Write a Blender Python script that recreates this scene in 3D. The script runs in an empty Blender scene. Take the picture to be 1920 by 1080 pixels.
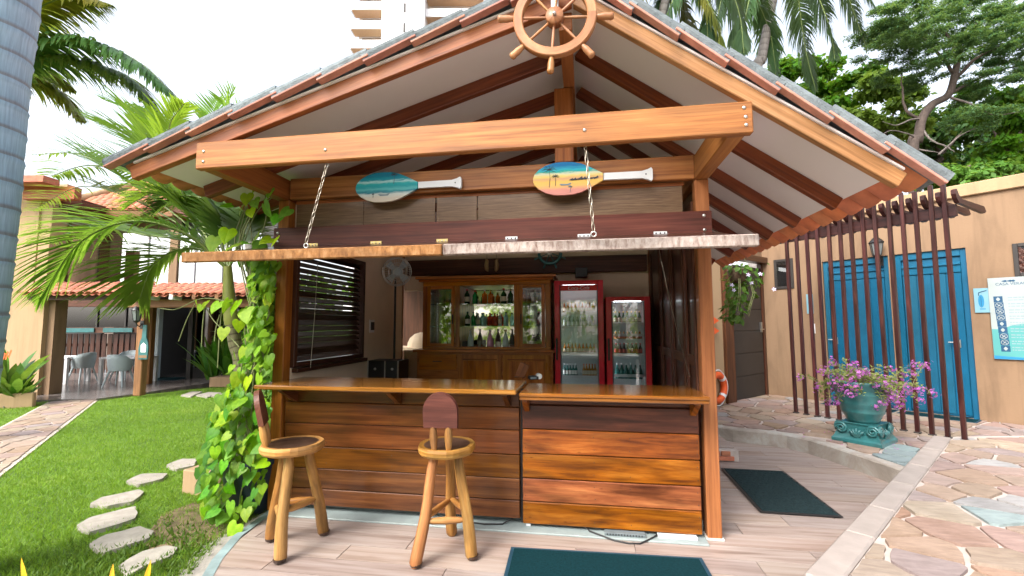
import bpy, bmesh, math, random
import numpy as np
from mathutils import Vector, Matrix
random.seed(11)
S = bpy.context.scene
C = S.collection
PI = math.pi
R = math.radians

# ------------------------------------------------------------------ camera
FPX, YAW, PITCH, ROLL = 841.31, -0.15763, 0.08047, -0.00354
CAM = Vector((0.0, -3.63984, 1.59748))
_cy, _sy, _cp, _sp = math.cos(YAW), math.sin(YAW), math.cos(PITCH), math.sin(PITCH)
_fw = Vector((_sy * _cp, _cy * _cp, _sp))
_rt = Vector((_cy, -_sy, 0))
_up = _rt.cross(_fw)
_cr, _sr = math.cos(ROLL), math.sin(ROLL)
_r2 = _rt * _cr + _up * _sr
_u2 = _up * _cr - _rt * _sr
cam = bpy.data.cameras.new('camera')
cam_o = bpy.data.objects.new('camera', cam)
C.objects.link(cam_o)
cam.sensor_width = 36.0
cam.lens = FPX * 36.0 / 1920.0
cam.clip_start, cam.clip_end = 0.05, 2000
M = Matrix((_r2, _u2, -_fw)).transposed().to_4x4()
M.translation = CAM
cam_o.matrix_world = M
S.camera = cam_o

# ------------------------------------------------------------------ light
SUN_EL, SUN_AZ = R(46), math.atan2(-0.55, -0.83)      # azimuth of the sun measured from +Y towards +X
world = bpy.data.worlds.new('World')
S.world = world
world.use_nodes = True
wn = world.node_tree
sky = wn.nodes.new('ShaderNodeTexSky')
sky.sky_type = 'NISHITA'
sky.sun_disc = False
sky.sun_elevation = SUN_EL
sky.sun_rotation = SUN_AZ
sky.air_density, sky.dust_density, sky.ozone_density = 1.0, 5.0, 1.0
bg = wn.nodes['Background']
hs = wn.nodes.new('ShaderNodeHueSaturation')      # thin bright overcast: the blue is veiled
hs.inputs['Saturation'].default_value = .40
wn.links.new(sky.outputs[0], hs.inputs['Color'])
wn.links.new(hs.outputs[0], bg.inputs[0])
bg.inputs[1].default_value = 0.15
sun = bpy.data.lights.new('sun', 'SUN')
sun.energy, sun.angle, sun.color = .8, R(24), (1.0, 0.96, 0.9)
sun_o = bpy.data.objects.new('sun', sun)
C.objects.link(sun_o)
_sd = Vector((math.sin(SUN_AZ) * math.cos(SUN_EL), math.cos(SUN_AZ) * math.cos(SUN_EL), math.sin(SUN_EL)))
sun_o.rotation_euler = _sd.to_track_quat('Z', 'Y').to_euler()
sun_o.location = (0, 0, 20)
vs = S.view_settings
vs.view_transform, vs.look, vs.exposure, vs.gamma = 'Standard', 'None', 1.8, 1.0
vs.use_curve_mapping = False
S.cycles.max_bounces = 8
S.cycles.diffuse_bounces = 6
S.cycles.transparent_max_bounces = 12
S.cycles.use_denoising = True

# ------------------------------------------------------------------ measuring helpers: a point of the photograph (1920 wide) to a place
def ray(x, y):
    return _fw + _r2 * ((x - 960) / FPX) + _u2 * ((540 - y) / FPX)
def pY(x, y, Y):
    d = ray(x, y); return CAM + d * ((Y - CAM.y) / d.y)
def pZ(x, y, Z):
    d = ray(x, y); return CAM + d * ((Z - CAM.z) / d.z)
def pX(x, y, X):
    d = ray(x, y); return CAM + d * ((X - CAM.x) / d.x)
FH = Vector((_sy, _cy, 0))
def pD(x, y, D):                                       # at horizontal distance D straight ahead
    d = ray(x, y); return CAM + d * (D / d.dot(FH))
def LOC(P):                                            # world -> frame square to the view (origin under the camera)
    q = P - Vector((CAM.x, CAM.y, 0)); return Vector((q.dot(_rt), q.dot(FH), q.z))
def pL(x, y, D):
    return LOC(pD(x, y, D))

# ------------------------------------------------------------------ mesh builder
class MB:
    def __init__(s):
        s.v, s.f, s.uv, s.sm = [], [], [], []
        s.M = None
    def add(s, vs_, fs, uvs, smooth=False):
        b = len(s.v)
        if s.M is not None:
            vs_ = [s.M @ Vector(p) for p in vs_]
        s.v += [tuple(p) for p in vs_]
        for f, u in zip(fs, uvs):
            s.f.append([b + i for i in f]); s.uv.append(u); s.sm.append(smooth)
        return s
    def box(s, c, d, bev=0.0, rot=None, M_=None):
        hx, hy, hz = d[0] / 2, d[1] / 2, d[2] / 2
        b = min(bev, hx * .45, hy * .45, hz * .45)
        ax = max(range(3), key=lambda i: d[i])
        ro = random.random() * 50
        vs_, fs = [], []
        if b <= 0:
            vs_ = [Vector((x * hx, y * hy, z * hz)) for x in (-1, 1) for y in (-1, 1) for z in (-1, 1)]
            fs = [(0, 1, 3, 2), (4, 6, 7, 5), (0, 4, 5, 1), (2, 3, 7, 6), (0, 2, 6, 4), (1, 5, 7, 3)]
        else:
            idx = {}
            for x in (-1, 1):
                for y in (-1, 1):
                    for z in (-1, 1):
                        for k in range(3):
                            p = [x * hx, y * hy, z * hz]
                            for j in range(3):
                                if j != k:
                                    p[j] -= b * (1 if p[j] > 0 else -1)
                            idx[(x, y, z, k)] = len(vs_); vs_.append(Vector(p))
            for k in range(3):
                o = [i for i in range(3) if i != k]
                for sgn in (-1, 1):
                    ring = []
                    for a, e in ((-1, -1), (1, -1), (1, 1), (-1, 1)):
                        q = [0, 0, 0]; q[k] = sgn; q[o[0]] = a; q[o[1]] = e
                        ring.append(idx[(q[0], q[1], q[2], k)])
                    flip = (sgn == 1) != (k != 1)
                    fs.append(ring[::-1] if flip else ring)
            for k in range(3):                         # edges along axis k
                o = [i for i in range(3) if i != k]
                for a in (-1, 1):
                    for e in (-1, 1):
                        q0 = [0, 0, 0]; q0[o[0]] = a; q0[o[1]] = e; q1 = list(q0); q0[k] = -1; q1[k] = 1
                        f = [idx[(*q0, o[0])], idx[(*q1, o[0])], idx[(*q1, o[1])], idx[(*q0, o[1])]]
                        n = (vs_[f[1]] - vs_[f[0]]).cross(vs_[f[2]] - vs_[f[1]])
                        ctr = sum((vs_[i] for i in f), Vector()) / 4
                        fs.append(f if n.dot(ctr) > 0 else f[::-1])
            for x in (-1, 1):
                for y in (-1, 1):
                    for z in (-1, 1):
                        f = [idx[(x, y, z, k)] for k in range(3)]
                        n = (vs_[f[1]] - vs_[f[0]]).cross(vs_[f[2]] - vs_[f[1]])
                        fs.append(f if n.dot(vs_[f[0]]) > 0 else f[::-1])
        uvs = []
        others = [i for i in range(3) if i != ax]
        for f in fs:
            n = (vs_[f[1]] - vs_[f[0]]).cross(vs_[f[2]] - vs_[f[1]])
            k = max(range(3), key=lambda i: abs(n[i]))
            if k == ax:
                uvs.append([(vs_[i][others[0]] * .3 + ro, vs_[i][others[1]] + ro) for i in f])
            else:
                o = [i for i in others if i != k][0]
                uvs.append([(vs_[i][ax] + ro, vs_[i][o] + ro + k * .37) for i in f])
        T = M_ if M_ is not None else (rot.to_matrix() if hasattr(rot, 'to_matrix') else rot)
        c = Vector(c)
        if T is not None:
            vs_ = [T.to_3x3() @ p + c for p in vs_]
        else:
            vs_ = [p + c for p in vs_]
        return s.add(vs_, fs, uvs)
    def beam(s, p0, p1, w, h, up=(0, 0, 1), bev=.004):
        p0, p1 = Vector(p0), Vector(p1)
        x = (p1 - p0); L = x.length; x.normalize()
        y = Vector(up).cross(x); y.normalize(); z = x.cross(y)
        return s.box((p0 + p1) / 2, (L, w, h), bev, M_=Matrix((x, y, z)).transposed())
    def tube(s, pts, rad, n=10, cap=True, closed=False, squash=1.0):
        pts = [Vector(p) for p in pts]
        m = len(pts)
        rad = [rad] * m if not hasattr(rad, '__len__') else rad
        ro = random.random() * 50
        vs_, fs, uvs = [], [], []
        prev = None; L = 0
        lens = []
        for i, p in enumerate(pts):
            a = pts[(i - 1) % m] if closed or i > 0 else p
            b = pts[(i + 1) % m] if closed or i < m - 1 else p
            t = (b - a).normalized()
            if prev is None:
                u = t.orthogonal().normalized()
                if abs(t.z) < .95: u = (Vector((0, 0, 1)) - t * t.z).normalized()
            else:
                u = (prev - t * prev.dot(t)).normalized()
            prev = u; w = t.cross(u)
            if i: L += (p - pts[i - 1]).length
            lens.append(L)
            for k in range(n):
                an = 2 * PI * k / n
                vs_.append(p + (u * math.cos(an) * squash + w * math.sin(an)) * rad[i])
        rr = max(rad)
        for i in range(m if closed else m - 1):
            j = (i + 1) % m
            for k in range(n):
                k2 = (k + 1) % n
                fs.append((i * n + k, i * n + k2, j * n + k2, j * n + k))
                l1 = lens[j] if j else L
                uvs.append([(lens[i] + ro, k / n * 6 * rr + ro), (lens[i] + ro, (k + 1) / n * 6 * rr + ro), (l1 + ro, (k + 1) / n * 6 * rr + ro), (l1 + ro, k / n * 6 * rr + ro)])
        s.add(vs_, fs, uvs, True)
        if cap and not closed:
            s.add(vs_[:n], [tuple(range(n))[::-1]], [[(.3 * math.cos(6.283 * k / n) * rr + ro, math.sin(6.283 * k / n) * rr) for k in range(n)][::-1]])
            s.add(vs_[-n:], [tuple(range(n))], [[(.3 * math.cos(6.283 * k / n) * rr + ro, math.sin(6.283 * k / n) * rr) for k in range(n)]])
        return s
    def lathe(s, prof, n=24, c=(0, 0, 0), axis=None):
        c = Vector(c)
        vs_, fs, uvs = [], [], []
        Q = None
        if axis is not None:
            Q = Vector(axis).normalized().to_track_quat('Z', 'Y').to_matrix()
        for r, z in prof:
            for k in range(n):
                a = 2 * PI * k / n
                p = Vector((r * math.cos(a), r * math.sin(a), z))
                vs_.append((Q @ p if Q else p) + c)
        for i in range(len(prof) - 1):
            for k in range(n):
                k2 = (k + 1) % n
                fs.append((i * n + k, i * n + k2, (i + 1) * n + k2, (i + 1) * n + k))
                uvs.append([(prof[i][1], k / n), (prof[i][1], (k + 1) / n), (prof[i + 1][1], (k + 1) / n), (prof[i + 1][1], k / n)])
        return s.add(vs_, fs, uvs, True)
    def prism(s, poly, h, fr=None, taper=1.0):
        """2-D outline (counter-clockwise) raised by h along z; fr = 4x4 frame"""
        n = len(poly)
        ro = random.random() * 20
        cx = sum(p[0] for p in poly) / n; cy = sum(p[1] for p in poly) / n
        vs_ = [Vector((p[0], p[1], 0)) for p in poly] + [Vector((cx + (p[0] - cx) * taper, cy + (p[1] - cy) * taper, h)) for p in poly]
        fs = [tuple(range(n))[::-1], tuple(range(n, 2 * n))]
        uvs = [[(vs_[i].x + ro, vs_[i].y + ro) for i in f] for f in fs]
        for i in range(n):
            j = (i + 1) % n
            f = (i, j, n + j, n + i)
            fs.append(f); uvs.append([(vs_[k].x + ro, vs_[k].y + vs_[k].z + ro) for k in f])
        if fr is not None:
            vs_ = [fr @ p for p in vs_]
        return s.add(vs_, fs, uvs)
    def ball(s, c, r, n=10, m=7):
        if not hasattr(r, '__len__'): r = (r, r, r)
        prof = []
        vs_, fs, uvs = [], [], []
        c = Vector(c)
        for i in range(m + 1):
            t = PI * i / m
            for k in range(n):
                a = 2 * PI * k / n
                vs_.append(c + Vector((r[0] * math.sin(t) * math.cos(a), r[1] * math.sin(t) * math.sin(a), -r[2] * math.cos(t))))
        for i in range(m):
            for k in range(n):
                k2 = (k + 1) % n
                fs.append((i * n + k, i * n + k2, (i + 1) * n + k2, (i + 1) * n + k)); uvs.append([(i / m, k / n)] * 4)
        return s.add(vs_, fs, uvs, True)
    def quad(s, a, b, c, d, uv=None):
        return s.add([a, b, c, d], [(0, 1, 2, 3)], [uv or [(0, 0), (1, 0), (1, 1), (0, 1)]])
    def mesh(s, name):
        me = bpy.data.meshes.new(name)
        me.from_pydata(s.v, [], s.f)
        l = me.uv_layers.new(name='UVMap')
        flat = [c for u in s.uv for p in u for c in p]
        l.data.foreach_set('uv', flat)
        me.polygons.foreach_set('use_smooth', s.sm)
        me.validate(); me.update()
        return me

def obj(name, mb, mat, parent=None, loc=None, rot=None, kind=None, label=None):
    me = mb.mesh(name) if isinstance(mb, MB) else mb
    if mat is not None and not me.materials:
        me.materials.append(mat)
    o = bpy.data.objects.new(name, me)
    C.objects.link(o)
    if parent is not None: o.parent = parent
    if loc is not None: o.location = loc
    if rot is not None: o.rotation_euler = rot
    if kind: o['kind'] = kind
    if label: o['label'] = label
    return o
def tag(o, label, cat, group=None, kind=None):
    o['label'] = label; o['category'] = cat
    if group: o['group'] = group
    if kind: o['kind'] = kind
    return o
def thing(name, label, cat, loc=(0, 0, 0), rz=0.0, group=None):
    o = bpy.data.objects.new(name, None); C.objects.link(o)
    o.location = loc; o.rotation_euler = (0, 0, rz); o.empty_display_size = .1
    return tag(o, label, cat, group)
def struct(name, mb, mat, parent=None):
    return obj(name, mb, mat, parent, kind='structure')
def dup(o, loc=None, rz=None, label=None, group=None, scale=None, parent=None):
    c = o.copy(); C.objects.link(c)
    if parent is not None: c.parent = parent
    for ch in list(o.children): dup(ch, parent=c)
    if loc is not None: c.location = loc
    if rz is not None: c.rotation_euler = (0, 0, rz)
    if scale is not None: c.scale = scale
    if label: c['label'] = label
    if group: c['group'] = group
    return c
def B(c, d, bev=.003, rot=None):
    return MB().box(c, d, bev, rot)
def BB(lo, hi, bev=.003):
    return MB().box([(a + b) / 2 for a, b in zip(lo, hi)], [abs(b - a) for a, b in zip(lo, hi)], bev)
def lerp(a, b, t):
    return a + (b - a) * t

# ------------------------------------------------------------------ materials
class NT:
    def __init__(s, name):
        s.m = bpy.data.materials.new(name); s.m.use_nodes = True
        s.t = s.m.node_tree; s.n = s.t.nodes
        s.b = s.n['Principled BSDF']; s.out = s.n['Material Output']
    def new(s, ty, **kw):
        x = s.n.new('ShaderNode' + ty)
        for k, v in kw.items():
            if k.startswith('i_'):
                x.inputs[int(k[2:]) if k[2:].isdigit() else k[2:]].default_value = v
            else: setattr(x, k, v)
        return x
    def ln(s, a, ao, b, bi):
        s.t.links.new(a.outputs[ao], b.inputs[bi])
    def ramp(s, stops):
        r = s.new('ValToRGB'); e = r.color_ramp.elements
        while len(e) < len(stops): e.new(.5)
        for x, (p, c) in zip(e, stops):
            x.position = p; x.color = (*c, 1) if len(c) == 3 else c
        return r
    def coord(s, kind='Object', scale=(1, 1, 1), per_object=True):
        tc = s.new('TexCoord')
        mp = s.new('Mapping'); mp.inputs['Scale'].default_value = scale
        if per_object:
            oi = s.new('ObjectInfo')
            mu = s.new('Math', operation='MULTIPLY'); mu.inputs[1].default_value = 37.7
            s.ln(oi, 'Random', mu, 0)
            ad = s.new('VectorMath', operation='ADD')
            s.ln(tc, kind, ad, 0); s.t.links.new(mu.outputs[0], ad.inputs[1])
            s.ln(ad, 0, mp, 'Vector')
        else:
            s.ln(tc, kind, mp, 'Vector')
        return mp
    def noise(s, co, scale=5, detail=4, rough=.55, dist=0.0):
        x = s.new('TexNoise'); x.inputs['Scale'].default_value = scale; x.inputs['Detail'].default_value = detail
        x.inputs['Roughness'].default_value = rough; x.inputs['Distortion'].default_value = dist
        if co is not None: s.ln(co, 0, x, 'Vector')
        return x
    def mix(s, a, b, fac, mode='MIX'):
        x = s.new('Mix', data_type='RGBA', blend_type=mode)
        for i, v in ((6, a), (7, b)):
            if isinstance(v, (tuple, list)): x.inputs[i].default_value = (*v, 1) if len(v) == 3 else v
            else: s.t.links.new(v, x.inputs[i])
        if isinstance(fac, (int, float)): x.inputs[0].default_value = fac
        else: s.t.links.new(fac, x.inputs[0])
        return x.outputs[2]
    def tone(s, col, hue=.015, val=.12, sat=.08):      # per-object variation
        oi = s.new('ObjectInfo'); h = s.new('HueSaturation')
        for inp, rng, base, mul in (('Hue', hue, .5, 7.31), ('Value', val, 1.0, 1.0), ('Saturation', sat, 1.0, 3.77)):
            m1 = s.new('Math', operation='MULTIPLY'); m1.inputs[1].default_value = mul
            fr = s.new('Math', operation='FRACT')
            s.ln(oi, 'Random', m1, 0); s.ln(m1, 0, fr, 0)
            mr = s.new('MapRange'); mr.inputs['To Min'].default_value = base - rng; mr.inputs['To Max'].default_value = base + rng
            s.ln(fr, 0, mr, 'Value'); s.ln(mr, 0, h, inp)
        s.t.links.new(col, h.inputs['Color'])
        return h.outputs[0]
    def bump(s, src, strength=.2, dist=.01):
        b = s.new('Bump'); b.inputs['Strength'].default_value = strength; b.inputs['Distance'].default_value = dist
        s.t.links.new(src, b.inputs['Height']); s.ln(b, 0, s.b, 'Normal')
    def col(s, c): s.t.links.new(c, s.b.inputs['Base Color'])
    def set(s, **kw):
        for k, v in kw.items(): s.b.inputs[k.replace('_', ' ')].default_value = v
        return s

def wood(name, dark, mid, light, rough=.45, coat=.0, gx=1.1, gy=38, mott=.28, knots=0.0, bump=.12, var=.1):
    t = NT(name)
    mp = t.coord('UV', (gx, gy, 1))
    n1 = t.noise(mp, 1.0, 7, .6, .35)
    r = t.ramp([(.28, dark), (.5, mid), (.74, light)])
    t.ln(n1, 0, r, 0)
    mp2 = t.coord('UV', (1.1, 5.0, 1))
    n2 = t.noise(mp2, 1.6, 3, .5, .8)
    r2 = t.ramp([(.35, (1 - mott,) * 3), (.7, (1 + mott * .35,) * 3)])
    t.ln(n2, 0, r2, 0)
    c = t.mix(r.outputs[0], r2.outputs[0], 1.0, 'MULTIPLY')
    mp3 = t.coord('UV', (gx * 3.2, gy * 6.5, 1))
    n3 = t.noise(mp3, 1.0, 5, .7)
    r3 = t.ramp([(.30, (.66, .62, .58)), (.5, (1, 1, 1)), (.75, (1.12, 1.12, 1.12))])
    t.ln(n3, 0, r3, 0)
    c = t.mix(c, r3.outputs[0], .8, 'MULTIPLY')
    if knots:
        mk = t.coord('UV', (5.0, 15.0, 1))
        vk = t.new('TexVoronoi'); vk.inputs['Scale'].default_value = 1.0
        t.ln(mk, 0, vk, 'Vector')
        nz = t.noise(mk, 3, 3); 
        rk = t.ramp([(.0, (0, 0, 0)), (knots, (1, 1, 1))])
        t.ln(vk, 'Distance', rk, 0)
        c = t.mix(dark, c, rk.outputs[0])
    t.col(t.tone(c, .008, var, .06))
    rr = t.new('MapRange'); rr.inputs['To Min'].default_value = rough - .1; rr.inputs['To Max'].default_value = rough + .12
    t.ln(n2, 0, rr, 'Value'); t.ln(rr, 0, t.b, 'Roughness')
    t.set(Coat_Weight=coat, Coat_Roughness=.12, Specular_IOR_Level=.3)
    t.bump(n1.outputs[0], bump, .004)
    return t.m

def plain(name, c, rough=.6, metal=0.0, var=.15, nscale=6, detail=5, bump=.1, bdist=.004, tone=.05, spec=.5, coat=0.0, kind='Object', sc=(1, 1, 1)):
    t = NT(name)
    mp = t.coord(kind, sc)
    n = t.noise(mp, nscale, detail, .6)
    r = t.ramp([(.3, tuple(x * (1 - var) for x in c)), (.7, tuple(min(1, x * (1 + var)) for x in c))])
    t.ln(n, 0, r, 0)
    t.col(t.tone(r.outputs[0], .006, tone, .03) if tone else r.outputs[0])
    t.set(Roughness=rough, Metallic=metal, Coat_Weight=coat, Specular_IOR_Level=spec)
    if bump:
        n2 = t.noise(mp, nscale * 6, 4, .6)
        t.bump(n2.outputs[0], bump, bdist)
    return t.m

def leafmat(name, c1, c2, trans=.35, rough=.4, tone=.2, nsc=9, tcol=None):
    t = NT(name)
    mp = t.coord('Object', (1, 1, 1))
    n = t.noise(mp, nsc, 3)
    r = t.ramp([(.3, c1), (.7, c2)])
    t.ln(n, 0, r, 0)
    c = t.tone(r.outputs[0], .02, tone, .08)
    t.col(c); t.set(Roughness=rough, Specular_IOR_Level=.22)
    tr = t.new('BsdfTranslucent')
    tc = t.mix(c, tcol or (.55, .75, .08), .35)
    t.t.links.new(tc, tr.inputs[0])
    mx = t.new('MixShader'); mx.inputs[0].default_value = trans
    t.ln(t.b, 0, mx, 1); t.ln(tr, 0, mx, 2); t.ln(mx, 0, t.out, 0)
    return t.m

def glass(name, tint=(1, 1, 1), refl=.12, rough=.02, clear=.85):
    """thin pane: mostly clear with a mirror-like reflection on both sides"""
    t = NT(name)
    tr = t.new('BsdfTransparent'); tr.inputs[0].default_value = (*[x * clear for x in tint], 1)
    gl = t.new('BsdfGlossy'); gl.inputs['Roughness'].default_value = rough; gl.inputs[0].default_value = (.95, .97, 1, 1)
    lw = t.new('LayerWeight'); lw.inputs[0].default_value = .35
    mr = t.new('MapRange'); mr.inputs['To Min'].default_value = refl; mr.inputs['To Max'].default_value = 1
    t.ln(lw, 'Fresnel', mr, 'Value')
    mx = t.new('MixShader')
    t.ln(mr, 0, mx, 0); t.ln(tr, 0, mx, 1); t.ln(gl, 0, mx, 2); t.ln(mx, 0, t.out, 0)
    t.n.remove(t.b)
    return t.m
def liquid(name, c, rough=.05):
    t = NT(name); t.b.inputs['Base Color'].default_value = (*c, 1)
    t.set(Roughness=rough, Transmission_Weight=.55, IOR=1.2, Coat_Weight=.6)
    return t.m

W = {}
W['beam'] = wood('wood_beam', (.20, .058, .015), (.37, .127, .035), (.47, .19, .06), .48, .03)
W['barge'] = wood('wood_barge', (.17, .045, .015), (.34, .095, .027), (.46, .16, .05), .48, .03)
W['barge_tan'] = wood('wood_barge_tan', (.21, .095, .040), (.36, .18, .082), (.47, .265, .14), .48, .03)
W['post'] = wood('wood_post', (.22, .072, .013), (.35, .128, .026), (.42, .17, .04), .45, .08, mott=.2)
W['rafter'] = wood('wood_rafter', (.095, .019, .007), (.185, .040, .014), (.25, .066, .024), .4, .2)
W['purple'] = wood('wood_red_brown', (.06, .012, .010), (.11, .024, .018), (.155, .042, .030), .5, .05)
W['panel'] = wood('wood_panel_dark', (.06, .016, .003), (.13, .042, .008), (.21, .078, .017), .36, .15, gx=.9, gy=26, mott=.38)
W['panel2'] = wood('wood_panel_light', (.085, .019, .004), (.27, .080, .013), (.44, .165, .034), .38, .1, gx=2.0, gy=24, mott=.5, knots=.11)
W['panel_red'] = wood('wood_panel_red', (.05, .012, .005), (.13, .034, .014), (.20, .060, .026), .38, .1, gx=1.6, gy=24, mott=.5)
W['counter'] = wood('wood_counter', (.14, .045, .008), (.25, .092, .017), (.36, .155, .035), .22, .6, gy=20)
W['worn'] = wood('wood_worn', (.11, .045, .018), (.28, .125, .05), (.42, .235, .12), .8, 0, gx=26, gy=10, bump=.4)
W['grey'] = wood('wood_weathered', (.13, .075, .055), (.33, .27, .235), (.46, .41, .375), .85, 0, gx=34, gy=9, bump=.5, mott=.45)
W['stool'] = wood('wood_stool', (.22, .09, .018), (.41, .195, .052), (.53, .30, .10), .45, .1, gx=2.2, gy=20, knots=.20, mott=.55)
W['stool_red'] = wood('wood_stool_red', (.20, .07, .02), (.34, .135, .04), (.44, .20, .065), .5, .05, gx=2.2, gy=20, mott=.4)
W['stool_dark'] = wood('wood_stool_dark', (.025, .013, .009), (.055, .03, .02), (.085, .05, .034), .35, .3, gx=3, gy=10)
W['stool_back'] = wood('wood_stool_back', (.06, .018, .012), (.12, .036, .022), (.17, .06, .038), .5, .1, gx=1.5, gy=16)
W['cab'] = wood('wood_cabinet', (.28, .075, .010), (.52, .165, .024), (.64, .24, .045), .3, .4, gy=18)
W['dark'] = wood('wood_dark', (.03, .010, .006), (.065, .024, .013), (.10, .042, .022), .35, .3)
W['header'] = wood('wood_header', (.05, .018, .010), (.10, .036, .019), (.15, .058, .032), .5, .05)
W['slat'] = wood('wood_slat', (.022, .007, .007), (.048, .013, .012), (.085, .026, .020), .45, .1, gx=2, gy=30, mott=.5, var=.25)
W['louvre'] = wood('wood_louvre', (.03, .012, .008), (.06, .024, .015), (.09, .04, .026), .4, .15)
W['wheel'] = wood('wood_wheel', (.24, .09, .035), (.38, .165, .07), (.50, .25, .12), .45, .15, gx=2, gy=9)
W['resto'] = wood('wood_resto', (.14, .06, .025), (.26, .12, .05), (.36, .19, .09), .6, 0)

M_ = {}
M_['soffit'] = plain('soffit_board', (.78, .73, .72), .6, var=.04, nscale=1.2, bump=.03)
M_['terra'] = plain('terracotta', (.46, .16, .09), .75, var=.25, nscale=9, bump=.25, tone=.14)
M_['terra_under'] = plain('terracotta_raw', (.52, .17, .07), .8, var=.2, nscale=9, bump=.2, tone=.15)
M_['terra_pink'] = plain('terracotta_pink', (.44, .20, .145), .8, var=.22, nscale=9, bump=.2, tone=.16)
M_['mortar'] = plain('mortar_grey', (.15, .175, .185), .9, var=.35, nscale=14, bump=.6, bdist=.012, tone=.28)
M_['steel'] = plain('steel', (.6, .6, .58), .32, 1.0, var=.1, bump=0)
M_['brass'] = plain('brass', (.55, .42, .18), .35, 1.0, var=.15, bump=0)
M_['chain'] = plain('chain_zinc', (.42, .37, .30), .35, 1.0, var=.15, bump=0)
M_['white'] = plain('white_paint', (.74, .75, .76), .45, var=.05, bump=.05, tone=.02)
M_['ochre'] = plain('ochre_plaster', (.25, .155, .09), .85, var=.07, nscale=2.2, bump=.25, tone=.02)
M_['ochre_lt'] = plain('ochre_light', (.36, .235, .135), .85, var=.06, nscale=2.5, bump=.2, tone=.02)
M_['beige'] = plain('beige_plaster', (.74, .58, .42), .85, var=.06, nscale=2.2, bump=.15, tone=.02)
M_['blue'] = plain('blue_paint', (.004, .098, .185), .5, var=.12, nscale=4, bump=.06, tone=.02, coat=0.0, spec=.3)
M_['teal'] = plain('teal_glaze', (.028, .135, .14), .3, var=.25, nscale=8, bump=.12, tone=.0, coat=.5)
M_['mat'] = plain('mat_teal', (.003, .026, .032), .95, var=.3, nscale=60, bump=.8, bdist=.006, tone=0, spec=.1)
M_['mat_edge'] = plain('mat_rubber', (.006, .040, .065), .6, var=.2, nscale=30, bump=.2, tone=0)
M_['mat_grey'] = plain('mat_green_grey', (.016, .031, .034), .95, var=.35, nscale=45, bump=.8, bdist=.006, tone=0, spec=.1)
M_['black'] = plain('black_plastic', (.012, .012, .013), .45, var=.2, bump=.05, tone=0)
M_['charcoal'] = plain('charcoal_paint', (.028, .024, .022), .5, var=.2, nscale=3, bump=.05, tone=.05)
M_['red'] = plain('red_paint', (.66, .012, .02), .35, var=.08, bump=0, tone=.02, coat=.4)
M_['orange'] = plain('orange_plastic', (.75, .11, .02), .5, var=.1, bump=.05, tone=0)
M_['kerb'] = plain('kerb_concrete', (.50, .48, .44), .9, var=.2, nscale=7, bump=.5, bdist=.008, tone=.03)
M_['grout'] = plain('pale_mortar', (.42, .36, .325), .9, var=.12, nscale=9, bump=.4, bdist=.006, tone=0)
M_['soil'] = plain('soil', (.10, .065, .04), .95, var=.4, nscale=12, bump=.8, bdist=.02, tone=0)
M_['paper'] = plain('paper', (.75, .75, .72), .6, var=.03, bump=0, tone=0)
M_['ink'] = plain('ink_navy', (.02, .07, .16), .5, var=.05, bump=0, tone=0)
M_['grey_chair'] = plain('grey_plastic', (.42, .50, .53), .5, var=.06, bump=0, tone=.04)
M_['stone_step'] = plain('stone_step', (.31, .28, .24), .9, var=.18, nscale=10, bump=.5, bdist=.008, tone=.07)

def plaster(name, c, stain):
    t = NT(name)
    mp = t.coord('Object', (1.2, 1.2, .35), False); n = t.noise(mp, 1.6, 6, .62, .4)
    r = t.ramp([(.28, tuple(a * (1 - .55 * stain) for a in c)), (.5, c), (.75, tuple(a * 1.08 for a in c))]); t.ln(n, 0, r, 0)
    mp2 = t.coord('Object', (9, 9, .5), False); n2 = t.noise(mp2, 1.0, 5, .6)
    r2 = t.ramp([(.30, (1 - .28 * stain,) * 3), (.48, (1, 1, 1))]); t.ln(n2, 0, r2, 0)
    t.col(t.mix(r.outputs[0], r2.outputs[0], 1.0, 'MULTIPLY')); t.set(Roughness=.88, Specular_IOR_Level=.3)
    mp3 = t.coord('Object', (1, 1, 1), False); n3 = t.noise(mp3, 26, 6, .65); t.bump(n3.outputs[0], .4, .006)
    return t.m
M_['ochre'] = plaster('ochre_plaster', (.245, .158, .096), .6)
M_['ochre_lt'] = plaster('ochre_light', (.38, .26, .15), .5)
# ================================================================== GROUND AND PAVING
def clip(poly, p, n):
    """keep the side of the line through p whose normal n points away"""
    out = []
    m = len(poly)
    for i in range(m):
        a, b = poly[i], poly[(i + 1) % m]
        da = (a[0] - p[0]) * n[0] + (a[1] - p[1]) * n[1]
        db = (b[0] - p[0]) * n[0] + (b[1] - p[1]) * n[1]
        if da <= 0: out.append(a)
        if da * db < 0:
            t = da / (da - db); out.append((a[0] + (b[0] - a[0]) * t, a[1] + (b[1] - a[1]) * t))
    return out
def area(p):
    return .5 * sum(p[i][0] * p[(i + 1) % len(p)][1] - p[(i + 1) % len(p)][0] * p[i][1] for i in range(len(p)))
def cells(seeds, convex, gap, rnd):
    """irregular stones: nearest-seed cells, clipped to a convex region, drawn in by gap, corners knocked about"""
    out = []
    for i, s in enumerate(seeds):
        poly = list(convex)
        near = sorted(range(len(seeds)), key=lambda j: (seeds[j][0] - s[0]) ** 2 + (seeds[j][1] - s[1]) ** 2)[1:22]
        for j in near:
            q = seeds[j]
            dx, dy = q[0] - s[0], q[1] - s[1]
            L = math.hypot(dx, dy)
            g = gap * rnd.uniform(.5, 1.5)
            poly = clip(poly, (s[0] + dx / 2 - dx / L * g, s[1] + dy / 2 - dy / L * g), (dx / L, dy / L))
            if len(poly) < 3: break
        if len(poly) >= 3 and abs(area(poly)) > .004:
            out.append((s, poly))
    return out
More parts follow.
